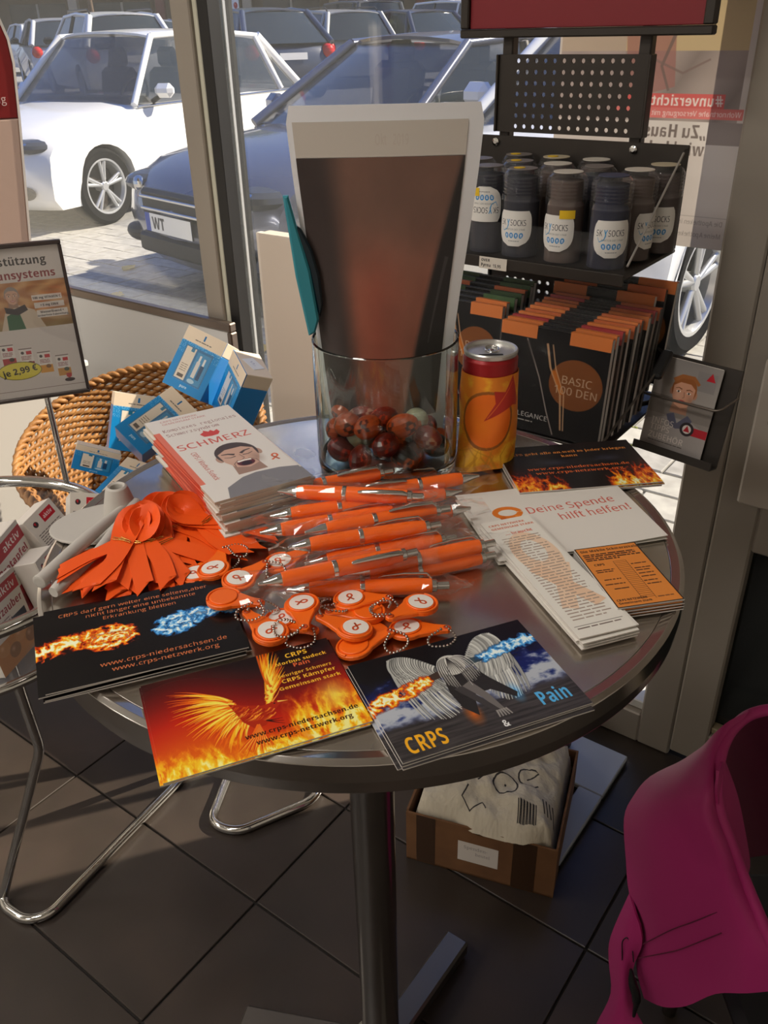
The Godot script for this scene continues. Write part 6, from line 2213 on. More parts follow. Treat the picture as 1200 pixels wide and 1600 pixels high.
func leaflet_holder():
	var tl := v3(-0.384, 0.952, -1.202)
	var tr := v3(-0.272, 0.951, -1.184)
	var bl := v3(-0.402, 0.817, -1.178)
	var xf := rect_xf(tl, tr, bl)
	var w := tl.distance_to(tr)
	var h := tl.distance_to(bl)
	var t := thing("leaflet_holder", "dark metal leaflet holder with a wire bail hung on the rack's right side", "leaflet holder")
	t.transform = xf
	var dm: StandardMaterial3D = M.dark_metal
	put("back_plate", mbox(v3(w + 0.012, h + 0.004, 0.002), 0.0008, at(v3(0.006, 0.002, -0.010))), dm, t)
	put("bottom_ledge", mbox(v3(w + 0.012, 0.002, 0.022), 0.0008, at(v3(0.006, -h / 2 - 0.001, 0.0005))), dm, t)
	put("front_lip", mbox(v3(w + 0.012, 0.012, 0.002), 0.0008, at(v3(0.006, -h / 2 + 0.004, 0.0122))), dm, t)
	put("wire_bail", mtube(bent([v3(-w / 2 - 0.002, 0.03, -0.008), v3(-w / 2 - 0.006, 0.012, 0.016), v3(w / 2 + 0.004, 0.016, 0.020), v3(w / 2 + 0.016, 0.036, -0.006)], 0.01), 0.0019, 7), mat(rgb(110, 100, 92), 0.35, 0.7), t)
	put("hook_arm", mtube([v3(-w / 2 - 0.03, -0.02, -0.02), v3(-w / 2 + 0.01, 0.0, -0.012)], 0.004, 8), dm, t)
	# leaflets in it
	var p := Pad.new(self, 200, 290, rgb(140, 132, 126))
	p.grad(0, 120, rgb(140, 134, 130), rgb(160, 152, 146))
	p.rect(0, 120, 200, 60, rgb(126, 118, 112))
	p.rect(128, 20, 60, 60, rgb(136, 130, 128))
	p.poly([V(0, 206), V(60, 184), V(140, 180), V(200, 206), V(200, 290), V(0, 290)], rgb(158, 150, 146))
	draw_head(p, 98, 98, 50, rgb(206, 150, 122), rgb(150, 88, 44))
	p.stroke([V(60, 66), V(84, 48), V(120, 46), V(140, 64)], 14, 10, rgb(160, 98, 52))
	p.poly([V(62, 176), V(84, 166), V(100, 196), V(128, 164), V(146, 178), V(130, 206), V(100, 214), V(76, 206)], rgb(86, 86, 104))
	p.rect(150, 196, 50, 26, rgb(176, 24, 40))
	p.ell(136, 206, 22, 22, rgb(40, 30, 34))
	p.ell(136, 206, 14, 14, rgb(214, 206, 198))
	p.poly([V(136, 194), V(146, 214), V(126, 214)], rgb(176, 24, 40))
	p.poly([V(170, 18), V(184, 44), V(156, 44)], rgb(186, 24, 40))
	p.text("INFOS", 20, 214, 26, rgb(216, 204, 194), false)
	p.text("TIPPS", 20, 236, 26, rgb(216, 204, 194), false)
	p.text("ZUBEHÖR", 20, 262, 26, rgb(216, 204, 194), false)
	p.words(22, 268, 120, 1, 5, rgb(90, 82, 78), 3, 0.5)
	for k in 4:
		var o := put("leaflet", panel(w * 0.86, h * 0.97, 0.0007), [print_mat(p.im, 0.35) if k == 3 else M.paper, M.paper], null, xf * at(v3(-0.004 + 0.001 * (k - 3), 0.002, -0.0055 + k * 0.0012)))
		tag(o, "leaflet with a smiling fair-haired woman, headed INFOS TIPPS, in the wire holder" if k == 3 else "leaflet tucked behind the front one in the wire holder", "leaflet", "leaflets in the wire holder")


func poster():
	var p := Pad.new(self, 340, 720, rgb(206, 196, 188))
	# the photograph side faces the street; its picture shows through reversed
	for y in range(0, 522):
		for x in range(4, 318):
			var t := y / 522.0
			var c := rgb(150, 150, 110).lerp(rgb(200, 178, 138), smoothstep(0.55, 0.7, t))
			if t > 0.8: c = rgb(140, 128, 122).lerp(rgb(170, 156, 148), absf(sin(x * 0.03 + y * 0.02)))
			if x < 120: c = c.lerp(rgb(176, 160, 156), 0.6)
			p.dot(x, y, c)
	p.poly([V(110, 300), V(190, 280), V(210, 470), V(130, 490)], rgb(160, 110, 102), 0.7)
	p.stroke([V(206, 380), V(184, 440), V(200, 476)], 6, 4, rgb(120, 104, 98), 0.8)
	p.stroke([V(170, 430), V(220, 450), V(262, 430)], 4, 3, rgb(130, 110, 104), 0.7)
	p.rect(120, 480, 174, 22, rgb(214, 104, 100))
	p.text("#unverzichtbar", 291, 498, 21, rgb(240, 226, 218), true, {"mirror": true, "sx": 0.98})
	p.rect(110, 501, 216, 16, rgb(218, 124, 118))
	p.text("Wohnortnahe Versorgung mit Arznei", 322, 513, 11, rgb(244, 232, 226), false, {"mirror": true})
	p.rect(274, 521, 60, 34, rgb(150, 138, 132))
	p.rect(140, 521, 134, 48, rgb(216, 208, 200))
	p.text("„Zu Hause", 272, 546, 27, rgb(124, 112, 106), true, {"mirror": true, "sx": 0.9})
	p.text("wird bald", 272, 573, 27, rgb(124, 112, 106), true, {"mirror": true, "sx": 0.9})
	for k in 2:
		p.text(["Die Apotheken in der Stadt", "Meine Apotheke vor Ort"][k], 322, 682 + k * 20, 10, rgb(150, 140, 134), false, {"mirror": true})
	p.rect(170, 668, 160, 1, rgb(170, 160, 154))
	var pm := print_mat(p.im, 0.5)
	pm.backlight_enabled = true
	pm.backlight = Color(0.75, 0.75, 0.75)
	var o := put("window_poster", sheet_mesh(0.318, 0.67), pm, null, at(v3(-0.5365, 1.392, ZW + 0.004)))
	tag(o, "white poster stuck on the pane behind the rack, its print showing through reversed", "poster")


func sheet_mesh(w: float, h: float) -> ArrayMesh:
	var b := MB.new()
	b.quad(v3(-w / 2, -h / 2, 0), v3(w / 2, -h / 2, 0), v3(w / 2, h / 2, 0), v3(-w / 2, h / 2, 0))
	return b.done()


func box_and_bag():
	# open carton under the table: corners on the floor
	var a := v3(-0.628, 0.001, -0.886)
	var b := v3(-0.362, 0.001, -0.967)
	var x := (b - a).normalized()
	var z := x.cross(Vector3.UP)
	var t := thing("cardboard_box", "open brown cardboard box under the table with a handwritten label", "cardboard box")
	t.transform = Transform3D(Basis(x, Vector3.UP, z), (a + b) * 0.5 - z * 0.125)
	var w := a.distance_to(b)
	var d := 0.25
	var h := 0.125
	var card := mat(Color.WHITE, 0.85)
	card.albedo_texture = noise_tex(0.02, rgb(104, 70, 42), rgb(124, 86, 54), 128, 3, 61)
	card.uv1_triplanar = true
	card.uv1_scale = Vector3.ONE * 4.0
	var notch := PackedVector2Array([V(-w / 2, 0), V(w / 2, 0), V(w / 2, h), V(0.022, h)])
	for k in 9:
		var q := PI * k / 8
		notch.append(V(cos(q) * 0.014 , h - sin(q) * 0.014))
	notch.append(V(-w / 2, h))
	put("bottom", boxat(v3(-w / 2, 0, -d / 2), v3(w / 2, 0.004, d / 2)), card, t)
	var fr := put("front_wall", MB.new().prism(notch, d / 2 - 0.004, d / 2).done(), card, t)
	put("back_wall", boxat(v3(-w / 2, 0.004, -d / 2), v3(w / 2, h, -d / 2 + 0.004)), card, t)
	for s in [-1.0, 1.0]:
		put("side_wall", boxat(v3(s * (w / 2 - 0.002) - 0.002, 0.004, -d / 2 + 0.0041), v3(s * (w / 2 - 0.002) + 0.002, h + 0.004, d / 2 - 0.0041)), card, t)
	var tape := mat(rgb(62, 42, 28), 0.4)
	put("tape", boxat(v3(-w / 2 + 0.02, 0.002, d / 2 + 0.0001), v3(-w / 2 + 0.056, h, d / 2 + 0.0006)), tape, fr)
	put("tape", boxat(v3(w / 2 - 0.078, 0.002, d / 2 + 0.0001), v3(w / 2 - 0.036, h, d / 2 + 0.0006)), tape, fr)
	var lp := Pad.new(self, 180, 110, rgb(214, 206, 198))
	lp.text("Spenden-", 26, 36, 24, rgb(150, 140, 136), false, {"font": "Droid Serif"})
	lp.text("beutel", 78, 66, 22, rgb(150, 140, 136), false, {"font": "Droid Serif"})
	put("label", panel(0.075, 0.05, 0.0005), [print_mat(lp.im, 0.7), M.paper], fr, at(v3(-0.002, 0.062, d / 2 + 0.0007)))
	# the cotton bag crumpled in it
	var bp := Pad.new(self, 420, 420, rgb(206, 196, 176))
	var ink := rgb(44, 40, 40)
	var turned := PI + 0.5
	var circ := []
	for k in 18:
		circ.append(V(252 + cos(TAU * k / 17) * 36, 290 + sin(TAU * k / 17) * 34))
	bp.stroke(circ, 5, 5, ink)
	bp.ell(252, 290, 3, 3, ink)
	var gee := []
	for k in 14:
		var q := lerpf(0.6, 5.4, k / 13.0)
		gee.append(V(316 + cos(q) * 34, 236 + sin(q) * 32))
	bp.stroke(gee + [V(308, 244)], 5, 4, ink)
	bp.stroke([V(172, 300), V(246, 196)], 5, 4, ink)
	bp.text("for you", 250, 190, 44, ink, false, {"ang": turned, "font": "Droid Serif", "sx": 0.9})
	bp.text("let me", 130, 300, 32, ink, false, {"ang": turned, "font": "Droid Serif"})
	for k in 6:
		bp.stroke([V(300 + k * 9, 340), V(310 + k * 9, 392), V(315 + k * 9, 392), V(306 + k * 9, 338)], 3, 3, ink)
	for k in 4:
		bp.stroke([V(364 + k * 10, 300), V(378 + k * 10, 352)], 3, 3, ink)
	bp.stroke([V(150, 330), V(140, 370), V(170, 392), V(200, 366), V(214, 380)], 4, 3, ink)
	var cloth := print_mat(bp.im, 0.9)
	cloth.heightmap_enabled = true
	cloth.heightmap_scale = 0.12
	cloth.heightmap_texture = noise_tex(0.12, Color.BLACK, Color.WHITE, 256, 3, 15)
	var n := FastNoiseLite.new()
	n.seed = 31
	n.frequency = 9.0
	n.fractal_octaves = 3
	var rows := []
	for i in 41:
		var line := PackedVector3Array()
		for k in 41:
			var u := k / 20.0 - 1.0
			var v := i / 20.0 - 1.0
			var rr := maxf(absf(u), absf(v))
			var px := u * (w / 2 - 0.008)
			var pz := v * (d / 2 - 0.008)
			var y := h + 0.006 + 0.05 * (1.0 - pow(rr, 3.0)) + 0.024 * n.get_noise_2d(px * 0.9, pz * 0.9) * (1.25 - rr) + 0.010 * n.get_noise_2d(px * 2.4 + 5.0, pz * 2.4)
			if v > 0.72 and absf(u - 0.25) < 0.6:      # hangs over the front wall
				pz += 0.012 * smoothstep(0.72, 1.0, v) * smoothstep(0.6, 0.3, absf(u - 0.25))
				y = maxf(y, h + 0.006) - 0.012 * smoothstep(0.9, 1.0, v)
			elif rr > 0.9: y -= 0.045 * (rr - 0.9) / 0.1
			line.append(v3(px, y, pz))
		rows.append(line)
	var bag := thing("cotton_bag", "crumpled cream cotton bag with black handwriting lying in the cardboard box", "bag")
	bag.transform = t.transform
	put("cloth", MB.new().sheet(rows, 0.002).done(), cloth, bag)
	var hand := []
	for e in [[0.03, 0.16, -0.02], [0.045, 0.195, -0.05], [0.06, 0.222, -0.085], [0.075, 0.21, -0.10], [0.09, 0.172, -0.085]]:
		hand.append(PackedVector3Array([v3(e[0] - 0.013, e[1] - 0.004, e[2]), v3(e[0] + 0.013, e[1] + 0.003, e[2] + 0.004)]))
	put("handle", MB.new().sheet(hand, 0.0016).done(), mat(rgb(208, 198, 178), 0.9), bag)


# ---------------------------------------------------------------- what stands at the left
func left_side():
	# basket on a chrome stand
	var bl := v3(-1.3103, 0.7110, -0.6882)
	var br := v3(-1.0572, 0.7685, -1.0357)
	var bb := v3(-1.3530, 0.8057, -1.0293)
	var mid := (bl + br) * 0.5
	var e1 := (br - bl).normalized()
	var e2 := bb - mid
	e2 = (e2 - e1 * e2.dot(e1)).normalized()
	var up := e1.cross(e2).normalized()
	if up.y < 0: up = -up
	var bk := thing("wicker_basket", "round brown wicker basket tilted towards the room, holding blue gift boxes", "basket")
	bk.transform = Transform3D(Basis(e1, up, e1.cross(up)), mid)
	var R0 := 0.216
	var prof := func(v: float) -> Vector2: return V(lerpf(0.14, R0, pow(v, 0.7)), lerpf(-0.17, 0.0, v))     # radius, height
	var weave := MB.new()
	var rowsn := 26
	var stakes := 44
	for i in rowsn:
		var v := (i + 0.5) / rowsn
		var p: Vector2 = prof.call(v)
		var pts := PackedVector3Array()
		for k in stakes * 4:
			var a := TAU * k / (stakes * 4)
			var wob := 0.0035 * sin(a * stakes + (PI if i % 2 else 0.0))
			pts.append(v3(cos(a) * (p.x + wob), p.y + 0.0012 * sin(a * 7 + i), sin(a) * (p.x + wob)))
		weave.tube(pts, 0.0046, 6, true, Transform3D.IDENTITY, 0.8)
	var wick := mat(Color.WHITE, 0.6)
	wick.albedo_texture = noise_tex(0.03, rgb(122, 78, 36), rgb(182, 132, 72), 128, 3, 41)
	wick.uv1_triplanar = true
	wick.uv1_scale = Vector3(8, 22, 8)
	var wv := put("weave", weave.done(), wick, bk)
	wv.set_meta("kind", "stuff")
	var st := MB.new()
	for k in stakes:
		var a := TAU * k / stakes
		var pts := PackedVector3Array()
		for i in 7:
			var p: Vector2 = prof.call(i / 6.0)
			pts.append(v3(cos(a) * p.x, p.y, sin(a) * p.x))
		st.tube(pts, 0.0026, 5)
	var sk := put("stakes", st.done(), mat(rgb(170, 118, 62), 0.65), bk)
	sk.set_meta("kind", "stuff")
	for tw in 2:
		var pts := PackedVector3Array()
		for k in 220:
			var a := TAU * k / 220
			var q := a * 40 + tw * PI
			pts.append(v3(cos(a) * (R0 + 0.002 + 0.0045 * cos(q)), 0.006 + 0.0045 * sin(q), sin(a) * (R0 + 0.002 + 0.0045 * cos(q))))
		put("braided_rim", MB.new().tube(pts, 0.0052, 6, true).done(), wick, bk)
	put("bottom", mlathe([V(0, -0.176), V(0.145, -0.174), V(0.145, -0.168), V(0, -0.168)], 36), wick, bk)
	# its stand: one bent chrome tube
	var bs := thing("basket_stand", "bent chrome tube stand carrying the wicker basket", "stand")
	put("foot_tube", mtube(bent([v3(-1.16, 0.525, -0.93), v3(-1.10, 0.02, -0.93), v3(-1.05, 0.010, -0.835), v3(-0.99, 0.010, -0.722), v3(-0.93, 0.010, -0.735), v3(-0.85, 0.010, -0.90), v3(-1.0, 0.02, -1.06), v3(-1.16, 0.525, -0.97)], 0.045, 8), 0.0095, 10), M.chrome, bs)
	put("ring", mtube(circle(v3(-1.185, 0.52, -0.88), 0.15, 40), 0.008, 8, true), M.chrome, bs)
	gift_boxes()
	# chrome tub stand
	var c := v3(-1.0, 0.8, -0.41)
	var ts := thing("tub_stand", "chrome tube stand with a clear round tub of product cartons, left of the table", "display stand", v3(c.x, 0, c.z))
	put("rim", mtube(circle(v3(0, 0.8, 0), 0.205, 64), 0.0085, 10, true), M.chrome, ts)
	put("lower_ring", mtube(circle(v3(0, 0.712, 0), 0.190, 64), 0.0065, 10, true), M.chrome, ts)
	put("tub", mlathe([V(0, 0.714), V(0.189, 0.714), V(0.197, 0.79)], 64), clear_mat(rgb(225, 225, 230), 0.06, 0.03), ts)
	put("foot_tube", mtube(bent([v3(-0.05, 0.712, -0.05), v3(-0.0743, 0.36, -0.0706), v3(-0.176, 0.011, 0.026), v3(-0.155, 0.0105, 0.035), v3(-0.102, 0.0105, 0.03), v3(-0.076, 0.0105, -0.0), v3(-0.117, 0.0105, -0.32), v3(-0.13, 0.0105, -0.42), v3(-0.09, 0.712, -0.16)], 0.022, 8), 0.0085, 12), M.chrome, ts)
	put("brace", mtube([v3(-0.2, 0.80, 0), v3(-0.188, 0.712, 0)], 0.006, 8), M.chrome, ts)
	put("brace", mtube([v3(0.145, 0.80, 0.145), v3(0.133, 0.712, 0.133)], 0.006, 8), M.chrome, ts)
	cartons()
	# price sign on a thin pole
	var rt := v3(0.55, 0, -0.835)
	var sx := ax(v3(-1.003, 1.045, -0.659) - rt * 0.074, rt, Vector3.UP)
	var sg := thing("sign_holder", "framed price sign reading 2,99 € on a thin pole above the tub", "sign")
	sg.transform = sx
	var p := Pad.new(self, 420, 600, rgb(214, 206, 200))
	p.text("Zur Unterstützung", 366, 70, 42, rgb(40, 34, 34), true, {"al": 1.0})
	p.text("des Immunsystems", 392, 122, 42, rgb(136, 40, 46), true, {"al": 1.0})
	for y in range(134, 318):
		for x in 420:
			var g := sin(x * 0.06 + sin(y * 0.08) * 2.0) * 0.5 + 0.5
			p.dot(x, y, rgb(176, 120, 76).lerp(rgb(206, 160, 110), g).lerp(rgb(120, 110, 70), clampf((y - 250) / 100.0, 0, 0.6)))
	p.poly([V(150, 318), V(176, 250), V(230, 222), V(286, 246), V(316, 318)], rgb(206, 190, 170))
	p.poly([V(176, 318), V(180, 262), V(226, 240), V(240, 318)], rgb(40, 96, 62))
	draw_head(p, 214, 186, 34, rgb(206, 164, 140), rgb(150, 140, 134))
	p.poly([V(178, 226), V(214, 236), V(254, 222), V(262, 244), V(222, 262), V(180, 250)], rgb(46, 34, 44))
	for e in [[284, 190, 112, 22, "100 mg VITAMIN C"], [288, 220, 112, 22, "+ 5 mg ZINK"], [292, 250, 116, 30, ""]]:
		p.rect(e[0], e[1], e[2], e[3], rgb(222, 214, 206))
		p.text(e[4], e[0] + 56, e[1] + 16, 12, rgb(50, 44, 44), true, {"al": 0.5})
	p.text("Wasserlösend +", 350, 263, 12, rgb(50, 44, 44), true, {"al": 0.5})
	p.text("zuckerfreie Zubereitung", 350, 276, 10, rgb(50, 44, 44), true, {"al": 0.5})
	for k in 5:
		var x0 := 60 + k * 66
		var y0 := 352 + k * 22
		p.rect(x0, y0, 50, 88, rgb(226, 220, 214))
		p.rect(x0, y0, 50, 4, rgb(120, 104, 98))
		p.rect(x0 + 26, y0 + 12, 20, 14, rgb(196, 36, 48))
		p.ell(x0 + 12, y0 + 18, 6, 6, rgb(60, 52, 52))
		p.words(x0 + 4, y0 + 32, 40, 3, 6, rgb(150, 90, 90), k, 0.5)
		p.rect(x0, y0 + 56, 50, 32, [rgb(160, 40, 50), rgb(176, 40, 48), rgb(140, 24, 44), rgb(214, 150, 50), rgb(196, 140, 60)][k])
		p.ell(x0 + 34, y0 + 62, 10, 8, [rgb(120, 30, 30), rgb(60, 40, 34), rgb(100, 16, 30), rgb(120, 80, 30), rgb(70, 84, 70)][k])
	p.ell(180, 486, 84, 38, rgb(120, 110, 40))
	p.ell(180, 486, 81, 35, rgb(222, 208, 70))
	p.text("je 2,99 €", 182, 498, 34, rgb(36, 32, 26), true, {"al": 0.5, "ang": -0.12})
	p.poly([V(352, 520), V(372, 520), V(372, 534), V(362, 542), V(352, 534)], rgb(176, 30, 40))
	p.ell(362, 548, 20, 8, rgb(60, 50, 50))
	p.rect(0, 568, 420, 2, rgb(130, 110, 100))
	put("paper", panel(0.140, 0.200, 0.001), [print_mat(p.im, 0.4), M.paper], sg)
	var fr := mat(rgb(84, 76, 74), 0.3, 0.7)
	put("frame_rail", boxat(v3(-0.074, 0.0988, -0.004), v3(0.074, 0.104, 0.004), 0.001), fr, sg)
	put("frame_rail", boxat(v3(-0.074, -0.104, -0.004), v3(0.074, -0.0988, 0.004), 0.001), fr, sg)
	put("frame_stile", boxat(v3(-0.074, -0.0987, -0.004), v3(-0.0695, 0.0987, 0.004), 0.001), fr, sg)
	put("frame_stile", boxat(v3(0.0695, -0.0987, -0.004), v3(0.074, 0.0987, 0.004), 0.001), fr, sg)
	put("clear_cover", boxat(v3(-0.0695, -0.0987, 0.0012), v3(0.0775, 0.1065, 0.002)), clear_mat(rgb(230, 230, 230), 0.02, 0.03), sg)
	put("pole", mtube([v3(0.016, -0.104, -0.002), v3(0.016, -0.24, -0.002)], 0.0042, 10), M.chrome, sg)
	# red and beige rounded display at the left edge
	var d2 := thing("floor_display", "tall beige cardboard display with a rounded red top at the left edge", "display")
	d2.transform = ax(v3(-1.488, 0, -0.921), v3(0.53, 0, -0.848), Vector3.UP)
	var rim := [V(-0.040, 0.782), V(-0.006, 1.052), V(0.0194, 1.2515), V(0.0285, 1.336), V(0.0275, 1.372), V(0.020, 1.402), V(0.004, 1.43), V(-0.022, 1.446), V(-0.06, 1.452)]
	var top := PackedVector2Array([V(-0.5, 1.2525)] + [V(0.0194, 1.2525)] + rim.slice(3) + [V(-0.5, 1.452)])
	put("body", MB.new().prism(PackedVector2Array([V(-0.5, 0.782)] + rim.slice(0, 3) + [V(-0.5, 1.2515)]), -0.02, 0.0, Transform3D.IDENTITY, 0.002).done(), mat(rgb(196, 168, 154), 0.5), d2)
	put("rounded_top", MB.new().prism(top, -0.02, 0.0, Transform3D.IDENTITY, 0.002).done(), mat(rgb(128, 22, 24), 0.45), d2)
	var band := PackedVector2Array()
	for q in rim: band.append(q + V(0.0002, 0))
	for k in range(rim.size() - 1, -1, -1): band.append(rim[k] + V(0.0040, 0.0 if k < 4 else 0.002))
	put("edge", MB.new().prism(band, -0.021, 0.001).done(), mat(rgb(226, 218, 212), 0.5), d2)
	# low cabinet that carries it
	var lc := thing("low_cabinet", "grey-white low cabinet under the red display, behind the clear tub", "cabinet", v3(-1.80, 0, -0.62))
	put("body", boxat(v3(-0.35, 0.45, -0.38), v3(0.268, 0.768, 0.22), 0.003), mat(rgb(176, 172, 168), 0.5), lc)
	for e in [[-0.33, -0.36], [0.25, -0.36], [-0.33, 0.2], [0.25, 0.2]]:
		put("leg", boxat(v3(e[0] - 0.012, 0.0, e[1] - 0.012), v3(e[0] + 0.012, 0.4495, e[1] + 0.012), 0.002), M.dark_metal, lc)
	put("top", boxat(v3(-0.36, 0.7685, -0.39), v3(0.276, 0.7815, 0.23), 0.002), mat(rgb(232, 232, 230), 0.35), lc)
	var tm := TextMesh.new()
	var sf := font("Droid Sans", false)
	tm.font = sf
	tm.text = "ung"
	tm.font_size = 24
	tm.pixel_size = 0.0007
	tm.depth = 0.0006
	put("lettering", tm, mat(rgb(220, 190, 186), 0.5), d2, at(v3(-0.008, 1.283, 0.0006)))


func circle(c: Vector3, r: float, n: int) -> Array:
	var o := []
	for k in n:
		o.append(c + v3(cos(TAU * k / n) * r, 0, sin(TAU * k / n) * r))
	return o


func gift_boxes():
	var p := Pad.new(self, 200, 260, rgb(24, 138, 206))
	p.rect(0, 0, 200, 60, rgb(236, 216, 190))
	p.rect(94, 14, 8, 22, rgb(30, 110, 170))
	p.words(58, 42, 84, 1, 8, rgb(120, 110, 100), 2, 0.4)
	for k in 700:
		var x := R(0, 200)
		var y := 60 + 50 * pow(R(0, 1), 2.0)
		p.rect(x, y, 1 + k % 2, 1 + k % 2, rgb(160, 210, 240))
	p.poly([V(30, 74), V(170, 74), V(170, 220), V(30, 220)], rgb(40, 120, 170))
	p.poly([V(36, 78), V(86, 78), V(86, 216), V(36, 216)], rgb(240, 226, 206))
	p.rect(62, 78, 16, 16, rgb(34, 130, 170))
	p.words(44, 150, 34, 4, 9, rgb(150, 130, 110), 4, 0.3)
	p.rect(46, 194, 30, 14, rgb(90, 76, 66))
	p.poly([V(96, 84), V(164, 84), V(164, 216), V(96, 216)], rgb(60, 150, 200))
	p.poly([V(108, 120), V(126, 120), V(126, 190), V(108, 190)], rgb(232, 226, 218))
	p.poly([V(112, 94), V(122, 94), V(122, 122), V(112, 122)], rgb(238, 236, 232))
	p.rect(132, 130, 18, 62, rgb(30, 76, 116))
	p.poly([V(136, 100), V(146, 100), V(146, 130), V(136, 130)], rgb(238, 236, 232))
	p.ell(118, 206, 18, 9, rgb(190, 220, 236))
	p.text("pure", 80, 244, 16, rgb(230, 240, 246), true)
	var face := print_mat(p.im, 0.3)
	var blue := mat(rgb(20, 128, 200), 0.25)
	blue.clearcoat_enabled = true
	var cream := mat(rgb(236, 216, 190), 0.5)
	# corner top left, top right, bottom left of each front, depth behind it, label
	var defs := [
		[v3(-1.1436, 0.9319, -0.9706), v3(-1.0656, 0.9087, -0.9834), v3(-1.1576, 0.8428, -0.9060), 0.05, "largest blue and cream gift box standing upright at the back of the basket"],
		[v3(-1.0650, 0.9064, -0.9840), v3(-1.0024, 0.8856, -0.9485), v3(-1.0641, 0.8000, -0.9402), 0.05, "gift box with a white sticker on its top, right end of the basket"],
		[v3(-1.0963, 0.8647, -0.8708), v3(-1.0417, 0.8275, -0.8743), v3(-1.1036, 0.8199, -0.7600), 0.035, "slanting blue and cream gift box in the middle, behind the booklets"],
		[v3(-1.2068, 0.8362, -0.8394), v3(-1.1613, 0.8101, -0.9083), v3(-1.1976, 0.7438, -0.7996), 0.035, "bright blue gift box half hidden behind the slanting one"],
		[v3(-1.1570, 0.8012, -0.7091), v3(-1.1144, 0.7729, -0.7588), v3(-1.1514, 0.7613, -0.6992), 0.04, "small cream gift box with a blue end lying at the left of the basket"],
		[v3(-1.0962, 0.7774, -0.7532), v3(-1.0346, 0.7743, -0.7602), v3(-1.0648, 0.7467, -0.6721), 0.035, "gift box lying lowest at the basket's front, by the grey funnel"],
	]
	for i in defs.size():
		var d: Array = defs[i]
		var xf := rect_xf(d[0], d[1], d[2])
		var w: float = d[0].distance_to(d[1])
		var h: float = d[0].distance_to(d[2])
		var dp: float = d[3]
		var t := thing("gift_box", d[4], "gift box", Vector3.ZERO, 0.0, "blue gift boxes in the basket")
		t.transform = xf
		put("front", panel(w, h, 0.0015), [face, blue], t)
		put("body", boxat(v3(-w / 2, -h / 2, -dp), v3(w / 2, h / 2 - h * 0.23, -0.0016), 0.001), blue, t)
		put("cream_end", boxat(v3(-w / 2, h / 2 - h * 0.229, -dp), v3(w / 2, h / 2, -0.0016), 0.001), cream, t)
		if i < 3:
			put("window_film", boxat(v3(-w * 0.34, -h * 0.36, 0.0003), v3(w * 0.35, h * 0.22, 0.0006)), clear_mat(rgb(240, 240, 240), 0.02, 0.03), t)
		if i == 1:
			var sp := Pad.new(self, 64, 64, rgb(238, 238, 240))
			sp.text("17,-", 16, 38, 18, rgb(120, 120, 160), false)
			put("price_sticker", leaf(0.032, 0.026, 0.0004), [print_mat(sp.im, 0.6), M.white], t, at(v3(0, h / 2 + 0.0002, -dp / 2), 0.4))


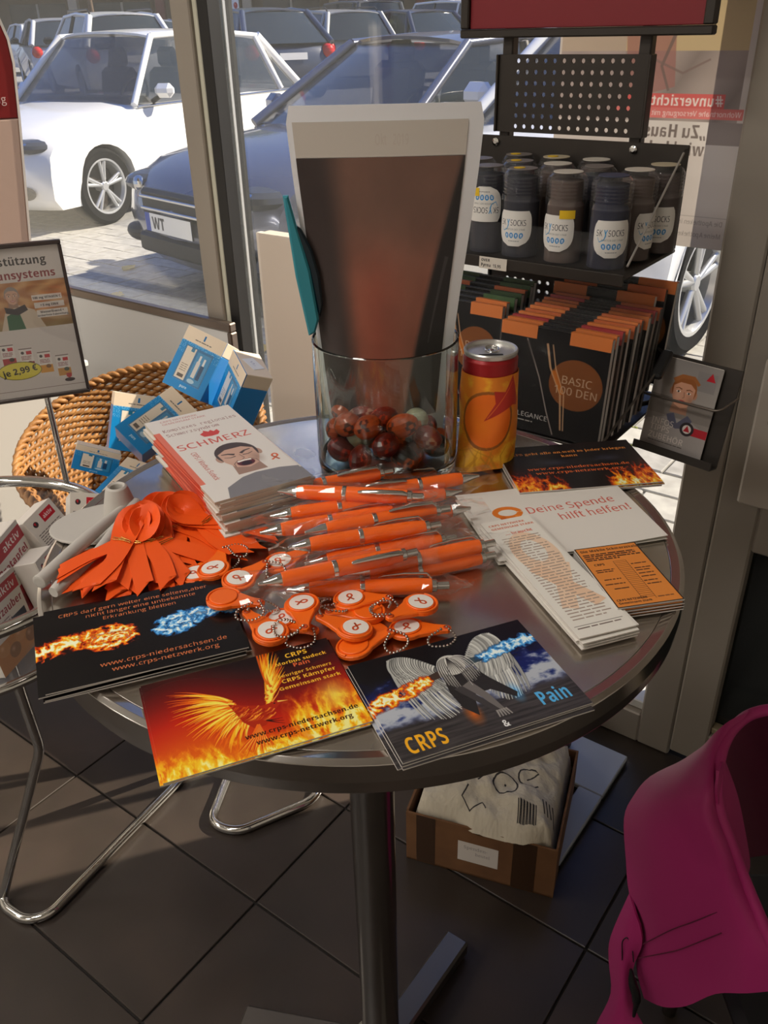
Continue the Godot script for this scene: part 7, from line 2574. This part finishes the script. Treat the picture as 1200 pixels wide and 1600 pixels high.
func cartons():
	var mk := func(title: String, sub: Color, back: bool, seed_: int) -> Image:
		var p := Pad.new(self, 180, 260, rgb(226, 216, 204))
		if back:
			p.ell(40, 40, 14, 12, rgb(60, 50, 50))
			p.poly([V(30, 34), V(44, 30), V(40, 46)], rgb(196, 30, 44))
			p.rect(84, 18, 76, 40, rgb(196, 30, 44))
			p.text("aktiv", 122, 46, 24, rgb(240, 230, 224), true, {"al": 0.5})
			p.words(16, 80, 150, 10, 10, rgb(120, 108, 104), seed_, 0.35)
			return p.im
		p.rect(0, 16, 180, 46, rgb(186, 26, 40))
		p.ell(30, 38, 14, 12, rgb(226, 216, 204))
		p.text("aktiv", 168, 50, 32, rgb(240, 228, 220), true, {"al": 1.0})
		p.text(title, 172, 104, 34, rgb(150, 34, 44), true, {"al": 1.0, "sx": 0.86})
		p.words(20, 116, 90, 2, 9, rgb(150, 120, 116), seed_, 0.35)
		p.rect(0, 168, 180, 92, sub)
		for k in 4:
			p.ell(36 + k * 38, 190 + (k % 2) * 28, 24, 22, sub.darkened(0.25) if k % 2 else sub.lightened(0.1))
			p.glow(30 + k * 38, 182 + (k % 2) * 28, 12, 12, Color(1, 0.8, 0.75), 0.5)
		p.rect(104, 128, 64, 24, rgb(40, 44, 60))
		p.rect(104, 152, 64, 12, rgb(222, 178, 40))
		return p.im
	var side := mat(rgb(222, 214, 204), 0.55)
	var sidep := Pad.new(self, 64, 130, rgb(230, 226, 222))
	sidep.rect(20, 14, 34, 22, rgb(196, 30, 44))
	sidep.words(10, 46, 44, 6, 9, rgb(150, 140, 150), 3, 0.3)
	var sm := print_mat(sidep.im, 0.35)
	var defs := [
		[v3(-0.8938, 0.8414, -0.4018), v3(-0.9424, 0.8470, -0.4853), v3(-0.8600, 0.740, -0.388), "Bratapfel", rgb(150, 34, 40), false, "tea carton reading Bratapfel standing in the clear tub"],
		[v3(-0.8573, 0.8154, -0.3605), v3(-0.8997, 0.8080, -0.4364), v3(-0.8300, 0.716, -0.352), "Winterzauber", rgb(190, 120, 50), false, "tea carton reading Winterzauber at the front of the clear tub"],
		[v3(-0.9377, 0.8392, -0.4943), v3(-0.9549, 0.8476, -0.5460), v3(-0.8943, 0.7598, -0.4856), "", rgb(0, 0, 0), true, "pale carton seen from its back, leaning in the tub behind the others"],
		[v3(-0.9549, 0.8446, -0.5490), v3(-0.9346, 0.8306, -0.5872), v3(-0.9046, 0.7726, -0.5309), "", rgb(0, 0, 0), true, "white carton with a red aktiv field, rightmost in the clear tub"],
		[v3(-0.8841, 0.8113, -0.4638), v3(-0.9065, 0.8096, -0.5020), v3(-0.8527, 0.7389, -0.4458), "", rgb(0, 0, 0), true, "pale carton lying in front of the leaning one in the tub"],
	]
	for i in defs.size():
		var d: Array = defs[i]
		# fronts face the viewer: from left to right along the first edge
		var xf := rect_xf(d[0], d[1], d[2])
		var w: float = d[0].distance_to(d[1])
		var h: float = absf((d[0] - d[2]).dot(xf.basis.y))
		var t := thing("tea_carton", d[6], "carton", Vector3.ZERO, 0.0, "cartons in the clear tub")
		t.transform = xf
		put("front", panel(w, h, 0.001), [print_mat(mk.call(d[3], d[4], d[5], i + 2), 0.4), side], t)
		put("body", boxat(v3(-w / 2, -h / 2, -0.032), v3(w / 2, h / 2, -0.0011), 0.0008), side, t)
		if i < 2:
			put("side_print", panel(0.03, h * 0.96, 0.0004), [sm, side], t, Transform3D(Basis(Vector3.UP, PI / 2), v3(w / 2 + 0.0005, 0, -0.0165)))


# ---------------------------------------------------------------- the jacket at the lower right
func smooth_grid(g: Array, n := 4) -> Array:
	var cub := func(l: Array, i: int, t: float) -> Vector3:
		var m := l.size()
		return Vector3(l[i]).cubic_interpolate(l[i + 1], l[maxi(i - 1, 0)], l[mini(i + 2, m - 1)], t)
	var wide := []
	for line in g:
		var o := []
		for i in line.size() - 1:
			for k in n:
				o.append(cub.call(line, i, float(k) / n))
		o.append(line[-1])
		wide.append(o)
	var res := []
	for i in wide.size():
		for k in (n if i < wide.size() - 1 else 1):
			var o := PackedVector3Array()
			for j in wide[0].size():
				var col := [wide[maxi(i - 1, 0)][j], wide[i][j], wide[mini(i + 1, wide.size() - 1)][j], wide[mini(i + 2, wide.size() - 1)][j]]
				o.append(Vector3(col[1]).cubic_interpolate(col[2], col[0], col[3], float(k) / n))
			res.append(o)
	return res


func jacket():
	var main := [
		[v3(-0.1663, 0.5814, -0.8234), v3(-0.1493, 0.6344, -0.7859), v3(-0.1350, 0.6745, -0.7631), v3(-0.1249, 0.7051, -0.7547), v3(-0.1140, 0.7243, -0.7615), v3(-0.0995, 0.7355, -0.7736)],
		[v3(-0.1950, 0.5518, -0.8068), v3(-0.1633, 0.6193, -0.7576), v3(-0.1410, 0.6633, -0.7315), v3(-0.1246, 0.6889, -0.7244), v3(-0.1149, 0.6984, -0.7310), v3(-0.1111, 0.6950, -0.7468)],
		[v3(-0.2074, 0.5218, -0.7933), v3(-0.1711, 0.5988, -0.7354), v3(-0.1433, 0.6455, -0.7056), v3(-0.1214, 0.6715, -0.6945), v3(-0.1070, 0.6868, -0.6918), v3(-0.1024, 0.6748, -0.7127)],
		[v3(-0.2114, 0.4888, -0.7819), v3(-0.1730, 0.5649, -0.7246), v3(-0.1417, 0.6107, -0.6957), v3(-0.1148, 0.6436, -0.6804), v3(-0.0984, 0.6620, -0.6779), v3(-0.0936, 0.6569, -0.6988)],
		[v3(-0.1978, 0.4233, -0.7752), v3(-0.1591, 0.5060, -0.7176), v3(-0.1272, 0.5603, -0.6883), v3(-0.0996, 0.5970, -0.6777), v3(-0.0788, 0.6299, -0.6704), v3(-0.0718, 0.6284, -0.6913)],
		[v3(-0.1845, 0.3757, -0.7682), v3(-0.1476, 0.4532, -0.7149), v3(-0.1150, 0.5034, -0.6905), v3(-0.0841, 0.5502, -0.6748), v3(-0.0604, 0.5899, -0.6673), v3(-0.0507, 0.5890, -0.6881)],
		[v3(-0.1620, 0.3282, -0.7630), v3(-0.1325, 0.3944, -0.7179), v3(-0.0999, 0.4479, -0.6928), v3(-0.0679, 0.4998, -0.6766), v3(-0.0407, 0.5516, -0.6638), v3(-0.0267, 0.5574, -0.6795)],
		[v3(-0.1553, 0.2547, -0.7593), v3(-0.1211, 0.3207, -0.7199), v3(-0.0873, 0.3828, -0.6945), v3(-0.0551, 0.4470, -0.6778), v3(-0.0266, 0.5104, -0.6595), v3(-0.0048, 0.5300, -0.6700)],
		[v3(-0.1365, 0.2006, -0.7578), v3(-0.1058, 0.2610, -0.7223), v3(-0.0768, 0.3214, -0.7008), v3(-0.0481, 0.4053, -0.6783), v3(-0.0176, 0.4613, -0.6598), v3(0.0155, 0.4866, -0.6698)]]
	var flap := [
		[v3(-0.1048, 0.6970, -0.7123), v3(-0.1056, 0.6976, -0.7274), v3(-0.1053, 0.6849, -0.7426)],
		[v3(-0.0990, 0.6779, -0.6980), v3(-0.0943, 0.6698, -0.7239), v3(-0.0869, 0.6459, -0.7450)],
		[v3(-0.0862, 0.6444, -0.6947), v3(-0.0793, 0.6290, -0.7206), v3(-0.0717, 0.6090, -0.7415)],
		[v3(-0.0695, 0.6149, -0.6915), v3(-0.0632, 0.5982, -0.7122), v3(-0.0561, 0.5717, -0.7329)],
		[v3(-0.0534, 0.5933, -0.6879), v3(-0.0526, 0.5840, -0.6980), v3(-0.0528, 0.5654, -0.7181)]]
	var low := [
		[v3(-0.1845, 0.3757, -0.7682), v3(-0.1701, 0.3813, -0.7459), v3(-0.1576, 0.3678, -0.7384)],
		[v3(-0.1999, 0.2636, -0.7746), v3(-0.1718, 0.3308, -0.7403), v3(-0.1489, 0.3383, -0.7351)],
		[v3(-0.1968, 0.2094, -0.7754), v3(-0.1693, 0.2835, -0.7358), v3(-0.1553, 0.2673, -0.7440)],
		[v3(-0.1841, 0.1523, -0.7683), v3(-0.1600, 0.2181, -0.7327), v3(-0.1480, 0.1988, -0.7455)],
		[v3(-0.1948, 0.0722, -0.7656), v3(-0.1584, 0.1635, -0.7228), v3(-0.1199, 0.1699, -0.7353)],
		[v3(-0.1990, 0.0250, -0.7637), v3(-0.1530, 0.1022, -0.7195), v3(-0.1025, 0.1164, -0.7329)]]
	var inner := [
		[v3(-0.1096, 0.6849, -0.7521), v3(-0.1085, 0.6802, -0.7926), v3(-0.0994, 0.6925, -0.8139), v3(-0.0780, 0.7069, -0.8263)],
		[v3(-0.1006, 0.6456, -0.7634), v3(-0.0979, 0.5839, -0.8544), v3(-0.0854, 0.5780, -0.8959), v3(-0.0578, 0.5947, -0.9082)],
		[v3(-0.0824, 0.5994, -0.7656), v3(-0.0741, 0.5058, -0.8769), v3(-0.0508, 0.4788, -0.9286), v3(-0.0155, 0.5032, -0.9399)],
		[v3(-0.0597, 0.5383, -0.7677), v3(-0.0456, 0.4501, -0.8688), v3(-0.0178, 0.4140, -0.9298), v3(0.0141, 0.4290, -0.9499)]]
	var pink := mat(rgb(160, 26, 98), 0.6)
	pink.rim_enabled = true
	pink.rim = 0.5
	pink.rim_tint = 0.6
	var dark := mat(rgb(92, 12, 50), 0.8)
	var t := thing("jacket", "magenta pink soft jacket hanging over the dark chair, collar turned up", "jacket")
	put("back_panel", MB.new().sheet(smooth_grid(main), 0.004).done(), pink, t)
	put("collar_flap", MB.new().sheet(smooth_grid(flap), 0.003).done(), pink, t)
	put("lower_panel", MB.new().sheet(smooth_grid(low), 0.003).done(), pink, t)
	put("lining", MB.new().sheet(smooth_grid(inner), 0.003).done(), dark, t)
	put("rolled_edge", mtube(bent([v3(-0.0282, 0.6636, -0.8695), v3(-0.0630, 0.7139, -0.8276), v3(-0.0847, 0.7304, -0.7955), v3(-0.1006, 0.7266, -0.7785), v3(-0.1098, 0.7150, -0.7621), v3(-0.1122, 0.7020, -0.7466), v3(-0.1090, 0.6913, -0.7269), v3(-0.1027, 0.6744, -0.7076), v3(-0.0930, 0.6572, -0.6968), v3(-0.0724, 0.6292, -0.6882), v3(-0.0520, 0.5923, -0.6860), v3(-0.0275, 0.5613, -0.6774), v3(-0.0053, 0.5295, -0.6700), v3(0.0154, 0.4893, -0.6678)], 0.02, 5), 0.0062, 10), pink, t)
	put("zip_tape", mtube(bent([v3(-0.1535, 0.2950, -0.7239), v3(-0.1485, 0.2729, -0.7229), v3(-0.1378, 0.2486, -0.7220), v3(-0.1378, 0.2073, -0.7220)], 0.01), PackedFloat32Array([0.002, 0.004, 0.0048, 0.005, 0.0055, 0.006, 0.006, 0.0062, 0.0062, 0.0062, 0.006, 0.0058, 0.0054, 0.005, 0.004, 0.002]), 7), M.black, t)
	put("cord", mtube(bent([v3(-0.1696, 0.2861, -0.7357), v3(-0.1745, 0.3221, -0.7366), v3(-0.1695, 0.3345, -0.7378), v3(-0.1605, 0.3194, -0.7377), v3(-0.1544, 0.2980, -0.7339)], 0.01), 0.0008, 6), M.black, t)
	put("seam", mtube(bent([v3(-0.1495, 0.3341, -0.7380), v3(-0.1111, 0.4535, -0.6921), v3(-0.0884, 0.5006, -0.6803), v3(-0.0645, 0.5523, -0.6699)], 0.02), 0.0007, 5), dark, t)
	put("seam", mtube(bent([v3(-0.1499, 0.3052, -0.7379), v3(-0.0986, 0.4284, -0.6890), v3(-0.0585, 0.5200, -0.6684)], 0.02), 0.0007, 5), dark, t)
	# the chair that carries it
	var ch := thing("chair", "dark chair mostly hidden under the pink jacket", "chair", v3(0.09, 0, -0.86), deg_to_rad(36.8))
	put("seat", mbox(v3(0.34, 0.03, 0.3), 0.012, at(v3(0.0, 0.30, -0.02))), M.black, ch)
	put("backrest", mbox(v3(0.30, 0.26, 0.02), 0.01, at(v3(0.0, 0.51, 0.155))), M.black, ch)
	for e in [[-0.15, -0.15], [0.15, -0.15], [-0.14, 0.13], [0.14, 0.13]]:
		put("leg", mtube([v3(e[0], 0.0, e[1]), v3(e[0] * 0.95, 0.29, e[1] * 0.9)], 0.011, 10), M.dark_metal, ch)
	for s in [-1.0, 1.0]:
		put("back_post", mtube([v3(s * 0.13, 0.29, 0.15), v3(s * 0.13, 0.62, 0.157)], 0.009, 8), M.dark_metal, ch)
